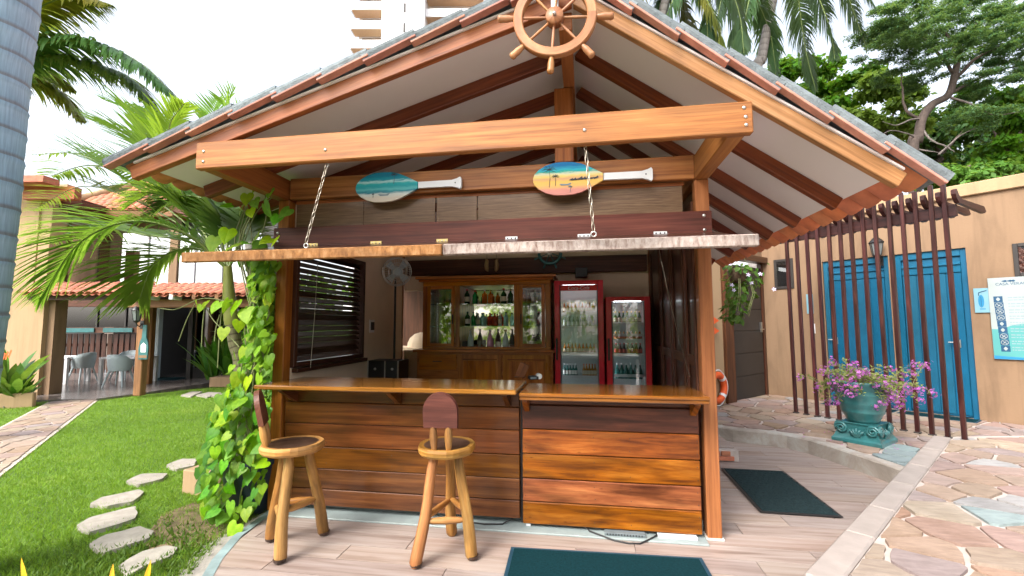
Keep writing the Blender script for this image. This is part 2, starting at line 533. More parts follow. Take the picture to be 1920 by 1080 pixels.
def roughen(poly, rnd, j=.012):
    """cut the corners and add a midpoint so a stone edge is not ruler-straight"""
    out = []
    m = len(poly)
    for i in range(m):
        a, b = poly[i], poly[(i + 1) % m]
        L = math.hypot(b[0] - a[0], b[1] - a[1])
        if L < .05: out.append(((a[0] + b[0]) / 2, (a[1] + b[1]) / 2)); continue
        e = min(.014 / L, .14) * rnd.uniform(.6, 1.6)
        for t in ((e, .5, 1 - e) if L > .18 else (e, 1 - e)):
            w = j if t == .5 else j * .4
            out.append((a[0] + (b[0] - a[0]) * t + rnd.uniform(-w, w), a[1] + (b[1] - a[1]) * t + rnd.uniform(-w, w)))
    return out

def stonemat(name, c, c2, rough=.8, spec=.4):
    t = NT(name)
    mp = t.coord('Object', (1, 1, 1))
    n = t.noise(mp, 5, 6, .62, .6)
    r = t.ramp([(.3, c2), (.55, c), (.8, tuple(min(1, x * 1.25) for x in c))])
    t.ln(n, 0, r, 0)
    mp2 = t.coord('Object', (2, 9, 2))
    n2 = t.noise(mp2, 3, 5, .65, .5)
    r2 = t.ramp([(.35, (.8, .78, .76)), (.65, (1.06, 1.05, 1.04))]); t.ln(n2, 0, r2, 0)
    t.col(t.tone(t.mix(r.outputs[0], r2.outputs[0], 1.0, 'MULTIPLY'), .008, .1, .12))
    t.set(Roughness=rough, Specular_IOR_Level=spec)
    n3 = t.noise(mp, 40, 5, .65)
    t.bump(n3.outputs[0], .35, .006)
    return t.m
STONES = [stonemat('flag_tan', (0.297, 0.221, 0.166), (0.250, 0.182, 0.131)), stonemat('flag_pink', (0.297, 0.214, 0.185), (0.250, 0.178, 0.155)),
          stonemat('flag_sand', (0.318, 0.254, 0.198), (0.276, 0.214, 0.159)), stonemat('flag_mauve', (0.276, 0.225, 0.214), (0.237, 0.189, 0.178)),
          stonemat('flag_rust', (0.284, 0.185, 0.138), (0.237, 0.146, 0.103)), stonemat('flag_grey', (0.284, 0.279, 0.276), (0.243, 0.236, 0.237))]
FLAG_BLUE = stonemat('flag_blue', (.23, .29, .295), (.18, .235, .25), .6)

def lay(parent, polys, z, rnd, weights=(5, 4, 4, 2, 2, 1), h=(.006, .014), name='flagstone', blue=()):
    for s, p in polys:
        p = roughen(p, rnd)
        if area(p) < 0: p = p[::-1]
        cx = sum(q[0] for q in p) / len(p); cy = sum(q[1] for q in p) / len(p)
        mb = MB(); hh = rnd.uniform(*h)
        mb.prism([(q[0] - cx, q[1] - cy) for q in p], hh + .03, taper=.985)
        m = rnd.choices(STONES, weights)[0]
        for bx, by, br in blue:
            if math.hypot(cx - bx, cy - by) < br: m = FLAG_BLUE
        obj(name, mb, m, parent, loc=(cx, cy, z - .03), rot=(rnd.uniform(-.008, .008), rnd.uniform(-.008, .008), 0))

# --- ground sheet out to the horizon
g = MB(); n = 24; Rg = 700
ring = [(Rg * math.cos(2 * PI * k / n), Rg * math.sin(2 * PI * k / n), -.16) for k in range(n)]
g.add([(0, 0, -.16)] + ring, [(0, 1 + k, 1 + (k + 1) % n) for k in range(n)], [[(0, 0)] * 3] * n)
struct('ground', g, M_['soil'])

# --- patio of pale wood-look tiles
PATIO_L = [(-2.78, .6), (-2.735, .2), (-2.70, -.02), (-2.645, -.465), (-2.52, -.80), (-2.40, -1.02), (-2.12, -1.42), (-1.7, -1.85)]
patio = MB()
slab = [(x, y) for x, y in PATIO_L] + [(3.2, -1.9), (3.2, 3.2), (-2.78, 3.2)]
patio.prism(slab, .135, Matrix.Translation((0, 0, -.15)))
patio_o = struct('patio_floor', patio, M_['grout'])
def tilemat(name, a, b, c):
    t = NT(name)
    mp = t.coord('UV', (1.0, 16, 1))
    n1 = t.noise(mp, 1.4, 7, .6, .5)
    r = t.ramp([(.30, a), (.5, b), (.72, c)]); t.ln(n1, 0, r, 0)
    t.col(t.tone(r.outputs[0], .006, .10, .1))
    mp2 = t.coord('Object', (1, 1, 1)); n2 = t.noise(mp2, 5, 5, .6)
    mr = t.new('MapRange'); mr.inputs['To Min'].default_value = .30; mr.inputs['To Max'].default_value = .55
    t.ln(n2, 0, mr, 'Value'); t.ln(mr, 0, t.b, 'Roughness')
    t.bump(n1.outputs[0], .05, .003)
    return t.m
TILE = [tilemat('wood_tile', (.185, .135, .115), (.295, .238, .213), (.36, .305, .278)), tilemat('wood_tile_warm', (.20, .138, .108), (.305, .235, .20), (.365, .302, .268))]
TW, TL, TG = .20, 1.2, .003
row = 0
y = -1.86
while y < 3.1:
    x = -3.0 + (row * .417) % 1.2 - 1.2
    while x < 3.2:
        p = [(x + TG, y + TG), (x + TL - TG, y + TG), (x + TL - TG, y + TW - TG), (x + TG, y + TW - TG)]
        for a, b in zip(PATIO_L[:-1], PATIO_L[1:]):
            d = (b[0] - a[0], b[1] - a[1]); L = math.hypot(*d)
            p = clip(p, (a[0] - d[1] / L * .055, a[1] + d[0] / L * .055), (d[1] / L, -d[0] / L)) if len(p) > 2 else p
        # leave out what lies under the bar or beyond the raised paving
        cx = x + TL / 2; cy = y + TW / 2
        hid = (cx - 3.04) * 1.76 - (cy - 1.38) * 1.5 > 1.6
        if len(p) > 2 and area(p) > .004 and not hid:
            p = [q for i, q in enumerate(p) if math.hypot(q[0] - p[i - 1][0], q[1] - p[i - 1][1]) > 1e-4]
            ox, oy = p[0]
            mb = MB().prism([(q[0] - ox, q[1] - oy) for q in p], .012)
            obj('tile', mb, random.choices(TILE, (3, 1))[0], patio_o, loc=(ox, oy, -.012))
        x += TL
    y += TW; row += 1
# pale curved edging on the lawn side
edge = MB(); gut = MB()
def off(i, w):
    a = PATIO_L[max(i - 1, 0)]; b = PATIO_L[min(i + 1, len(PATIO_L) - 1)]
    d = (b[0] - a[0], b[1] - a[1]); L = math.hypot(*d)
    return (PATIO_L[i][0] + d[1] / L * w, PATIO_L[i][1] - d[0] / L * w)
for i in range(len(PATIO_L) - 1):
    a0, a1 = off(i, -.055), off(i, .012)
    b0, b1 = off(i + 1, -.055), off(i + 1, .012)
    edge.quad((*a1, .003), (*b1, .003), (*b0, .003), (*a0, .003))
    edge.quad((*a1, -.12), (*b1, -.12), (*b1, .003), (*a1, .003))
    w0, w1 = (.04, .09, .16, .23, .29, .32, .34, .36)[i], (.04, .09, .16, .23, .29, .32, .34, .36)[i + 1]
    c0, c1 = off(i, .012 + w0), off(i + 1, .012 + w1)
    gut.quad((*c0, -.05), (*c1, -.05), (*b1, -.012), (*a1, -.012))
    gut.quad((*c0, -.16), (*c1, -.16), (*c1, -.05), (*c0, -.05))
M_['edge_teal'] = plain('edging_pale_teal', (.20, .27, .27), .8, var=.3, nscale=6, bump=.3, tone=0)
M_['gutter'] = plain('gutter_concrete', (.25, .23, .20), .9, var=.35, nscale=6, bump=.7, bdist=.012, tone=0)
obj('patio_edging', edge, M_['edge_teal'], patio_o)
obj('gutter', gut, M_['gutter'], patio_o)

# --- raised walkway beside the changing rooms (top 0.17), with its curved kerb
WZ = .17
KERB = [(1.55, 3.30), (1.98, 2.98), (2.30, 2.88), (2.56, 2.74), (2.72, 2.52), (2.84, 2.18), (2.93, 1.86), (3.0, 1.60), (3.07, 1.30)]
KBASE = KERB
L0, L1 = (1.20, -.78), (4.28, 2.83)                   # foot of the terrace wall
ld = Vector((L1[0] - L0[0], L1[1] - L0[1])).normalized()
ln_ = Vector((ld.y, -ld.x))
rnd = random.Random(5)
wk = MB()
wpoly = KERB + [(3.62, 2.06), (4.28, 2.83), (9.5, 2.83), (9.5, 9.5), (1.55, 9.5)]
wk.prism(wpoly if area(wpoly) > 0 else wpoly[::-1], .31, Matrix.Translation((0, 0, -.145)))
walk = struct('walkway', wk, M_['grout'])
kb = MB()
def kn(i, w):
    a = KERB[max(i - 1, 0)]; b = KERB[min(i + 1, len(KERB) - 1)]
    d = Vector((b[0] - a[0], b[1] - a[1])).normalized()
    return (KERB[i][0] + d.y * w, KERB[i][1] - d.x * w)
for i in range(len(KERB) - 1):
    o0, o1, i0, i1 = kn(i, .02), kn(i + 1, .02), kn(i, -.10), kn(i + 1, -.10)
    kb.quad((*o0, 0), (*o1, 0), (*o1, WZ - .012), (*o0, WZ - .012))
    m0, m1 = kn(i, .008), kn(i + 1, .008)
    kb.quad((*o0, WZ - .012), (*o1, WZ - .012), (*m1, WZ + .004), (*m0, WZ + .004))
    kb.quad((*m0, WZ + .004), (*m1, WZ + .004), (*i1, WZ + .005), (*i0, WZ + .005))
t = NT('kerb_weathered')
mp = t.coord('Object', (1, 1, 1), False); n1 = t.noise(mp, 2.2, 6, .65, .4)
r = t.ramp([(.25, (.20, .17, .14)), (.45, (.34, .30, .26)), (.58, (.42, .41, .38)), (.72, (.33, .42, .40))]); t.ln(n1, 0, r, 0)
n2 = t.noise(mp, 22, 5, .6); t.col(r.outputs[0]); t.set(Roughness=.9); t.bump(n2.outputs[0], .6, .01)
obj('kerb', kb, t.m, walk)
# crazy paving on the walkway
conv = [(1.6, 3.2), (3.1, 1.22), (4.33, 2.79), (6.0, 4.2), (3.6, 6.6), (1.6, 6.3)]
if area(conv) < 0: conv = conv[::-1]
seeds = []
for k in range(4000):
    p = (rnd.uniform(1.6, 5.9), rnd.uniform(1.25, 6.6))
    if all(math.hypot((p[0] - q[0]), (p[1] - q[1])) > .25 for q in seeds): seeds.append(p)
polys = []
for s, p in cells(seeds, conv, .014, rnd):
    # keep behind the kerb
    best = min(range(len(KERB) - 1), key=lambda i: math.hypot((KERB[i][0] + KERB[i + 1][0]) / 2 - s[0], (KERB[i][1] + KERB[i + 1][1]) / 2 - s[1]))
    for bi in (best - 1, best, best + 1):
        if 0 <= bi < len(KERB) - 1:
            a, b = KERB[bi], KERB[bi + 1]
            d = Vector((b[0] - a[0], b[1] - a[1])).normalized()
            mid = ((a[0] + b[0]) / 2, (a[1] + b[1]) / 2)
            if math.hypot(mid[0] - s[0], mid[1] - s[1]) < .75 and len(p) > 2:
                p = clip(p, (a[0] - d.y * .10, a[1] + d.x * .10), (d.y, -d.x))
    if len(p) > 2 and abs(area(p)) > .006: polys.append((s, p))
lay(walk, polys, WZ + .004, rnd, weights=(5, 5, 3, 3, 2, 1), blue=((3.55, 2.05, .42), (3.3, 1.75, .25)))  # blue patch by the planter: puddle reflections put into the stone colour

conv2 = [(4.37, 2.86), (6.32, 3.26), (6.02, 4.1)]
seeds2 = []
for k in range(1500):
    p = (rnd.uniform(4.3, 6.4), rnd.uniform(2.8, 4.2))
    if all(math.hypot(p[0] - q[0], p[1] - q[1]) > .26 for q in seeds2): seeds2.append(p)
lay(walk, cells(seeds2, conv2, .014, rnd), WZ + .004, rnd, weights=(3, 6, 2, 4, 1, 2))

# --- terrace of crazy paving in the right foreground with its pale edging
TZ = .185
tp = [L0, L1, (9.5, 3.9), (9.5, -2.6), (-.2, -2.4)]
tb = MB().prism(tp if area(tp) > 0 else tp[::-1], TZ + .14, Matrix.Translation((0, 0, -.145)))
terr = struct('terrace_floor', tb, M_['grout'])
bd = MB()
M_['edging'] = plain('pale_edging_stone', (.29, .25, .225), .85, var=.13, nscale=5, bump=.4, bdist=.006, tone=.03)
Ltot = (Vector(L1) - Vector(L0)).length
kk = 0; s0 = 0.0
while s0 < Ltot:
    s1 = min(s0 + rnd.uniform(.55, .95), Ltot)
    a = Vector(L0) + ld * (s0 + .0015); b = Vector(L0) + ld * (s1 - .0015)
    w = .165
    fr = Matrix.Translation((a.x - ln_.x * .006, a.y - ln_.y * .006, 0)) @ Matrix(((ld.x, ln_.x, 0, 0), (ld.y, ln_.y, 0, 0), (0, 0, 1, 0), (0, 0, 0, 1)))
    mb = MB().box((((b - a).length) / 2, w / 2, .11), ((b - a).length, w, TZ + .012 - .014), .012)
    mb.v = [tuple(fr @ Vector(p)) for p in mb.v]
    obj('edging_stone', mb, M_['edging'], terr)
    s0 = s1
conv = [(L0[0] + ln_.x * .172, L0[1] + ln_.y * .172), (L1[0] + ln_.x * .172, L1[1] + ln_.y * .172), (7.2, 3.3), (7.2, -1.8), (1.6, -1.5)]
if area(conv) < 0: conv = conv[::-1]
seeds = []
for k in range(5000):
    p = (rnd.uniform(1.2, 7.2), rnd.uniform(-1.8, 3.3))
    d = .245 + .075 * math.sin(p[0] * 3.1) * math.cos(p[1] * 2.3)
    if all(math.hypot((p[0] - q[0]) * .8, (p[1] - q[1]) * 1.25) > d for q in seeds): seeds.append(p)
lay(terr, cells(seeds, conv, .014, rnd), TZ + .004, rnd, weights=(6, 4, 5, 2, 2, 1), blue=((2.95, .2, .12), (3.9, .9, .1)))

# --- brick-fronted step by the end of the bar
st = MB()
st.box((1.40, 2.72, .065), (.70, 1.36, .13), .004)
step = obj('brick_step', st, M_['grout']); tag(step, 'low step with a red brick front beside the right post of the bar', 'step')
for k in range(3):
    for j in range(2):
        w = .165
        x0 = 1.12 + k * .215 + (.0 if j else -.06)
        wd = .205 if not (k == 2) else (.205 if not j else .10)
        if k == 2 and j: x0 = 1.555; 
        mb = B((0, 0, 0), (wd, .03, .048), .004)
        obj('brick', mb, M_['terra'], step, loc=(min(x0 + wd / 2, 1.735 - wd / 2), 2.032, .036 + j * .056))
for k in range(4):
    mb = B((0, 0, 0), (.66, .30, .014), .003)
    obj('tile', mb, TILE[0], step, loc=(1.40, 2.27 + k * .305, .137))

# --- lawn, garden path
LZ = -.045
t = NT('lawn_turf')
mp = t.coord('Object', (1, 1, 1), False)
n1 = t.noise(mp, 1.1, 6, .6); n2 = t.noise(mp, 60, 4, .7)
r = t.ramp([(.30, (.08, .15, .012)), (.5, (.12, .23, .014)), (.72, (.18, .28, .022))]); t.ln(n1, 0, r, 0)
r2 = t.ramp([(.3, (.55, .55, .5)), (.7, (1.15, 1.15, 1.0))]); t.ln(n2, 0, r2, 0)
t.col(t.mix(r.outputs[0], r2.outputs[0], 1.0, 'MULTIPLY')); t.set(Roughness=.9); t.bump(n2.outputs[0], 1.0, .02)
LAWN = [(-2.78, 3.3), (-2.78, .2), (-2.72, -.5), (-2.60, -.86), (-2.36, -1.3), (-1.95, -1.9), (-6, -3.5), (-16, -3.5), (-16, 3.5), (-12.0, 4.6), (-10.7, 5.05), (-10.2, 5.9), (-9.6, 7.4), (-8, 8.6), (-2.78, 8.6)]
lw = MB().prism(LAWN if area(LAWN) > 0 else LAWN[::-1], .09, Matrix.Translation((0, 0, LZ - .09)))
struct('lawn', lw, t.m)
path_a, path_b = Vector((-5.0, -.88)), Vector((-10.75, 5.02))
pd = (path_b - path_a).normalized(); pn = Vector((-pd.y, pd.x)); 
if pn.x > 0: pn = -pn
pw = .84
pb = MB()
fr = Matrix.Translation((path_a.x, path_a.y, LZ - .06)) @ Matrix(((pd.x, pn.x, 0, 0), (pd.y, pn.y, 0, 0), (0, 0, 1, 0), (0, 0, 0, 1)))
PLn = (path_b - path_a).length
pb.prism([(0, 0), (0, pw), (PLn, pw), (PLn, 0)][::-1], .072, fr)
M_['path_mortar'] = plain('path_mortar', (.46, .385, .33), .9, var=.12, nscale=8, bump=.4, tone=0)
gp = struct('garden_path', pb, M_['path_mortar'])
c4 = [path_a + pn * .05, path_a + pn * (pw - .05), path_b + pn * (pw - .05), path_b + pn * .05]
c4 = [(p.x, p.y) for p in c4]
if area(c4) < 0: c4 = c4[::-1]
seeds = []
for k in range(2500):
    p = path_a + pd * rnd.uniform(0, PLn) + pn * rnd.uniform(0, pw)
    if all((p - Vector(q)).length > .235 for q in seeds): seeds.append((p.x, p.y))
lay(gp, cells(seeds, c4, .010, rnd), LZ + .018, rnd, weights=(3, 6, 7, 2, 0, 0), h=(.004, .008))

# --- stepping stones in the grass
SST = [[(218, 1062), (262, 1035), (310, 1022), (334, 1026), (325, 1042), (270, 1062), (238, 1082)],
       [(165, 1020), (195, 1003), (262, 986), (290, 996), (280, 1010), (215, 1030), (190, 1038)],
       [(141, 985), (168, 970), (255, 948), (261, 960), (255, 972), (190, 992), (165, 998)],
       [(166, 945), (190, 932), (262, 917), (272, 922), (250, 940), (195, 950)],
       [(233, 903), (265, 888), (315, 887), (305, 898), (260, 909)],
       [(311, 872), (340, 860), (372, 860), (365, 873), (330, 880)],
       [(392, 742), (412, 738), (438, 739), (420, 746)], [(366, 741), (392, 735), (416, 736), (388, 745)], [(338, 741), (360, 734), (380, 734), (358, 744)]]
SLAB = ['long pale stepping stone nearest the concrete gutter, at the bottom of the row', 'second pale stepping stone from the bottom of the row, widest on its left end',
        'third pale stepping stone up the row, farthest left in the grass', 'fourth stepping stone up the row, slim with a pointed right end',
        'fifth stepping stone up the row, short, between the slim one and the beige block', 'small stepping stone at the top of the row beside the beige block',
        'grey slab across the lawn nearest the palm trunk', 'grey slab in the middle of the three by the restaurant', 'grey slab across the lawn nearest the restaurant post']
for pts, lab in zip(SST, SLAB):
    P = [pZ(x, y, LZ + .03) for x, y in pts]
    c = sum(P, Vector()) / len(P)
    poly = [((p - c).x, (p - c).y) for p in P]
    if area(poly) < 0: poly = poly[::-1]
    mb = MB().prism(roughen(poly, rnd, .012), .06, taper=.97)
    tag(obj('stepping_stone', mb, M_['stone_step'], loc=(c.x, c.y, LZ - .028)), lab, 'stepping stone', 'stepping stones in the lawn')
STEP_C = [[((pZ(x, y, LZ)).x, (pZ(x, y, LZ)).y) for x, y in pts] for pts in SST]

# --- grass blades, mown short
def inside(poly, X, Y):
    r = np.zeros(len(X), bool)
    n = len(poly)
    for i in range(n):
        x0, y0 = poly[i]; x1, y1 = poly[(i + 1) % n]
        if abs(y1 - y0) < 1e-9: continue
        c = ((y0 > Y) != (y1 > Y)) & (X < (x1 - x0) * (Y - y0) / (y1 - y0) + x0)
        r ^= c
    return r
def blades(name, N, xr, yr, hgt, wid, keep, mat, z, seed, dens=None):
    rg = np.random.default_rng(seed)
    X = rg.uniform(*xr, N); Y = rg.uniform(*yr, N)
    k = keep(X, Y, rg); X, Y = X[k], Y[k]
    n = len(X)
    a = rg.uniform(0, 2 * PI, n); h = hgt * rg.uniform(.55, 1.25, n); w = wid * rg.uniform(.7, 1.3, n)
    lean = rg.normal(0, .55, (n, 2)) * h[:, None]
    V = np.zeros((n, 3, 3))
    V[:, 0] = np.c_[X - np.cos(a) * w, Y - np.sin(a) * w, np.full(n, z)]
    V[:, 1] = np.c_[X + np.cos(a) * w, Y + np.sin(a) * w, np.full(n, z)]
    V[:, 2] = np.c_[X + lean[:, 0], Y + lean[:, 1], z + h]
    me = bpy.data.meshes.new(name)
    me.vertices.add(3 * n); me.vertices.foreach_set('co', V.ravel())
    me.loops.add(3 * n); me.loops.foreach_set('vertex_index', np.arange(3 * n, dtype=np.int32))
    me.polygons.add(n); me.polygons.foreach_set('loop_start', np.arange(0, 3 * n, 3, dtype=np.int32))
    me.update()
    me.materials.append(mat)
    o = bpy.data.objects.new(name, me); C.objects.link(o); o['kind'] = 'stuff'
    return o
grassm = leafmat('grass_blade', (.085, .185, .010), (.225, .35, .025), .35, .5, 0, nsc=11)
def keep_lawn(X, Y, rg):
    k = inside(LAWN, X, Y)
    d = (X - path_a.x) * pn.x + (Y - path_a.y) * pn.y
    k &= ~((d > -.0) & (d < pw))
    for p in STEP_C: k &= ~inside(p, X, Y)
    dist = np.hypot(X - CAM.x, Y - CAM.y)
    k &= rg.uniform(0, 1, len(X)) < np.clip(4.2 / dist, .2, 1) ** 1.2
    # worn earth beside the vine
    bald = np.exp(-(((X + 3.25) / .42) ** 2 + ((Y + .42) / .55) ** 2))
    k &= rg.uniform(0, 1, len(X)) > bald * .93
    return k
blades('grass', 520000, (-12.2, -1.9), (-2.2, 8.0), .042, .0035, keep_lawn, grassm, LZ, 3)
def keep_clover(X, Y, rg):
    k = inside(LAWN, X, Y)
    for p in STEP_C: k &= ~inside(p, X, Y)
    return k & (rg.uniform(0, 1, len(X)) < np.exp(-(((X + 3.1) / .5) ** 2 + ((Y + .95) / .4) ** 2)))
blades('ground_cover', 20000, (-4.2, -2.3), (-1.8, .2), .05, .011, keep_clover, leafmat('clover', (.04, .10, .015), (.09, .18, .03), .3, .5, 0), LZ, 4)
# bare earth bed under the vine
sb = MB(); sp = [(-3.55, .55), (-3.7, -.1), (-3.35, -.62), (-3.0, -.78), (-2.74, -.5), (-2.74, .6)]
sb.prism(sp, .022, Matrix.Translation((0, 0, LZ - .015)), taper=.9)
M_['bed'] = plain('bed_soil', (.20, .145, .075), .95, var=.45, nscale=10, bump=.9, bdist=.02, tone=0)
struct('earth_bed', sb, M_['bed'])
bk = pZ(336, 932, LZ)
blk = B((0, 0, .10), (.62, .34, .25), .012)
tag(obj('garden_block', blk, M_['ochre_lt'], loc=(bk.x + .26, bk.y + .22, LZ + .0), rot=(0, 0, -.12)), 'low beige rendered block in the grass beside the vine', 'garden block')

# --- paving and turf carry on behind the camera
rp_ = MB().prism([(-2.4, -9.5), (10, -9.5), (10, -2.62), (-.2, -2.42), (1.0, -1.92), (-1.68, -1.92), (-2.4, -2.6)], .1, Matrix.Translation((0, 0, -.115)))
struct('rear_paving', rp_, M_['grout'])
rl_ = MB().prism([(-16, -9.5), (-2.42, -9.5), (-2.42, -2.6), (-6, -3.52), (-16, -3.52)], .08, Matrix.Translation((0, 0, LZ - .08)))
struct('rear_lawn', rl_, bpy.data.objects['lawn'].data.materials[0])
# ================================================================== THE BAR KIOSK
K = thing('bar_kiosk', 'open wooden bar kiosk under a tiled gable roof with a bar counter in front', 'bar kiosk')
AX, AZ, SL, SR = -.04, 3.712, .301, .725              # roof: underside of the rafters at the ridge and the two slopes
def zr(x): return AZ + SL * (x - AX) if x < AX else AZ - SR * (x - AX)
RY0, RY1 = -.80, 3.05
cL, cR = math.cos(math.atan(SL)), math.cos(math.atan(SR))
XL, XR = -3.38, 1.80

# posts
for nm, x0, x1, y0, y1, zt in (('post', .882, .985, 0, .10, 2.73), ('post', -2.735, -2.63, 0, .10, 2.73), ('post', .882, .985, 2.58, 2.68, 2.75), ('post', -2.735, -2.63, 2.58, 2.68, 2.88)):
    obj(nm, BB((x0, y0, 0), (x1, y1, zt), .006), W['post'], K)
obj('post_shoe', BB((.87, -.012, 0), (.998, .112, .018), .004), M_['kerb'], K)
# beams
obj('beam', BB((-2.772, -.862, 2.7285), (1.018, -.806, 2.926), .007), W['beam'], K)
o = obj('beam', BB((-2.63, .004, 2.738), (.885, .06, 2.93), .006), W['beam'], K)
for x in (-2.70, .935):
    obj('arm', BB((x - .052, -.804, 2.731), (x + .052, 2.70, 2.925), .006), W['post'], K)
obj('king_post', BB((-.214, -.002, 2.932), (-.058, .085, 3.572), .006), W['beam'], K)
obj('king_post', BB((-.19, 2.56, 2.932), (-.07, 2.64, 3.572), .006), W['rafter'], K)
obj('ridge_beam', BB((-.135, -.74, 3.575), (-.045, 3.0, 3.70), .005), W['post'], K)
obj('beam', BB((-2.63, 2.60, 2.755), (.885, 2.66, 2.93), .006), W['rafter'], K)
# barge boards and rafters
def rafter(side, y0, y1, mat, name='rafter', x_end=None):
    if side < 0: a, b, c = Vector((AX - .002, 0, AZ)), Vector((x_end or XL, 0, zr(x_end or XL))), cL
    else: a, b, c = Vector((AX + .002, 0, AZ)), Vector((x_end or XR, 0, zr(x_end or XR))), cR
    h = .113 * c
    nrm = Vector((-(b - a).z, 0, (b - a).x)).normalized()
    if nrm.z < 0: nrm = -nrm
    a = a + nrm * h / 2; b = b + nrm * h / 2
    yc = (y0 + y1) / 2
    a.y = b.y = yc
    return obj(name, MB().beam(a, b, abs(y1 - y0), h, bev=.005), mat, K)
for s in (-1, 1):
    rafter(s, -.80, -.745, W['barge'] if s < 0 else W['barge_tan'], 'barge_board')
    for k, y in enumerate((-.21, .40, .97, 1.54, 2.11, 2.9)):
        rafter(s, y, y + .06, W['rafter'], x_end=(-3.30 if s < 0 else 1.77))
# soffit boards, one sheet per slope
for s in (-1, 1):
    xe = -3.36 if s < 0 else 1.83
    z = lambda x: zr(x) + .1145
    mb = MB()
    x0 = AX
    v = []
    for dz in (0, .014):
        v += [(x0, RY0 - .012, z(x0) + dz), (xe, RY0 - .012, z(xe) + dz), (xe, RY1, z(xe) + dz), (x0, RY1, z(x0) + dz)]
    mb.add(v, [(0, 1, 2, 3), (7, 6, 5, 4), (0, 4, 5, 1), (1, 5, 6, 2), (2, 6, 7, 3), (3, 7, 4, 0)] , [[(0, 0)] * 4] * 6)
    obj('soffit', mb, M_['soffit'], K)
# verge tiles: grey mortared tops over a red lip, stepping down each slope
def slope_frame(s, x, lift):
    d = Vector((-1, 0, -SL)) if s < 0 else Vector((1, 0, -SR))
    d.normalize()
    yv = Vector((0, 1, 0)); n = d.cross(yv) 
    if n.z < 0: n = -n
    p = Vector((x, 0, zr(x) + .1145 + .024)) + n * lift
    return Matrix(((d.x, yv.x, n.x, p.x), (d.y, yv.y, n.y, p.y), (d.z, yv.z, n.z, p.z), (0, 0, 0, 1)))
rt = random.Random(2)
for s, pitch, xe in ((-1, .345, -3.55), (1, .277, 2.0)):
    k = 0
    x = xe
    ex = pitch / (cL if s < 0 else cR)
    while (x < AX + .02) if s < 0 else (x > AX - .02):
        fr = slope_frame(s, x, .006)
        L = ex * 1.13
        tilt = Matrix.Rotation(.085, 4, 'Y')
        top = MB()
        # an angled verge tile: curved top, upright outer face
        prof = [(-.868, -.004), (-.873, .030), (-.866, .056), (-.83, .070), (-.76, .074), (-.69, .060), (-.64, .025), (-.64, .012), (-.70, .045), (-.80, .052), (-.84, .025), (-.84, -.004)]
        n = len(prof)
        vs_ = [Vector((0, a, b)) for a, b in prof] + [Vector((-L, a + .004, b * .86)) for a, b in prof]
        fs = [(i, (i + 1) % n, n + (i + 1) % n, n + i) for i in range(n)] + [tuple(range(n))[::-1], tuple(range(n, 2 * n))]
        top.M = fr @ tilt
        top.add(vs_, fs, [[(0, 0)] * len(f) for f in fs])
        vt = obj('verge_tile', top, M_['mortar'], K)
        lip = MB(); lip.M = fr @ tilt
        lip.box((-L / 2, -.8475, -.012), (L, .056 + rt.uniform(0, .008), .015), .003)
        obj('tile_lip', lip, M_['terra_pink'], vt)
        x += pitch * (1 if s < 0 else -1); k += 1
# eave tiles seen from below, then the field of barrel tiles
def barrel(L, r0, r1, up=True, t=.014, n=8):
    mb = MB(); vs_ = []; fs = []
    for x, r in ((0, r0), (-L, r1)):
        for rr in (r, r - t):
            for k in range(n + 1):
                a = PI * k / n
                z = math.sin(a) * rr * .62
                vs_.append(Vector((x, -math.cos(a) * rr, z if up else -z)))
    m = n + 1
    for k in range(n):
        fs += [(k, k + 1, 2 * m + k + 1, 2 * m + k), (m + k + 1, m + k, 3 * m + k, 3 * m + k + 1), (k + 1, k, m + k, m + k + 1), (2 * m + k, 2 * m + k + 1, 3 * m + k + 1, 3 * m + k)]
    fs += [(0, m, 3 * m, 2 * m), (n + m, n, 2 * m + n, 3 * m + n)]
    mb.add(vs_, fs, [[(0, 0)] * 4] * len(fs), True)
    return mb
pan_me = barrel(.42, .098, .085, up=False).mesh('eave_tile'); pan_me.materials.append(M_['terra_under'])
cov_me = barrel(.42, .085, .098, up=True).mesh('cover_tile'); cov_me.materials.append(M_['terra'])
for s, xe in ((-1, -3.53), (1, 1.975)):
    y = -.62
    while y < RY1 + .1:
        fr = slope_frame(s, xe, .062) @ Matrix.Translation((0, y, 0)) @ Matrix.Rotation(rt.uniform(-.02, .02), 4, 'Z') @ Matrix.Rotation(.03, 4, 'Y')
        o = obj('eave_tile', pan_me, None, K); o.matrix_local = fr
        o = obj('cover_tile', cov_me, None, K); o.matrix_local = slope_frame(s, xe, .062) @ Matrix.Translation((0, y + .098, 0)) @ Matrix.Rotation(.03, 4, 'Y')
        y += .196
field = MB()
for s, pitch, xe in ((-1, .345, -3.53), (1, .277, 1.975)):
    bar = barrel(.42, .098, .09, True, n=5)
    x = xe + pitch * (1 if s < 0 else -1)
    while (x < AX) if s < 0 else (x > AX):
        y = -.52
        while y < RY1 + .1:
            field.M = slope_frame(s, x, .055) @ Matrix.Translation((0, y, 0)) @ Matrix.Rotation(.04, 4, 'Y')
            field.add([Vector(p) for p in bar.v], bar.f, bar.uv, True)
            y += .196
        x += pitch * (1 if s < 0 else -1)
obj('roof_tiles', field, M_['terra'], K, kind='stuff')
cap = MB()
for k in range(11):
    cap.M = Matrix.Translation((AX, -.86 + k * .37, zr(AX) + .21)) @ Matrix.Rotation(-PI / 2, 4, 'Z') @ Matrix.Rotation(-.03, 4, 'Y')
    b_ = barrel(.42, .12, .11, True, n=6); cap.add([Vector(p) for p in b_.v], b_.f, b_.uv, True)
obj('ridge_tiles', cap, M_['terra'], K, kind='stuff')

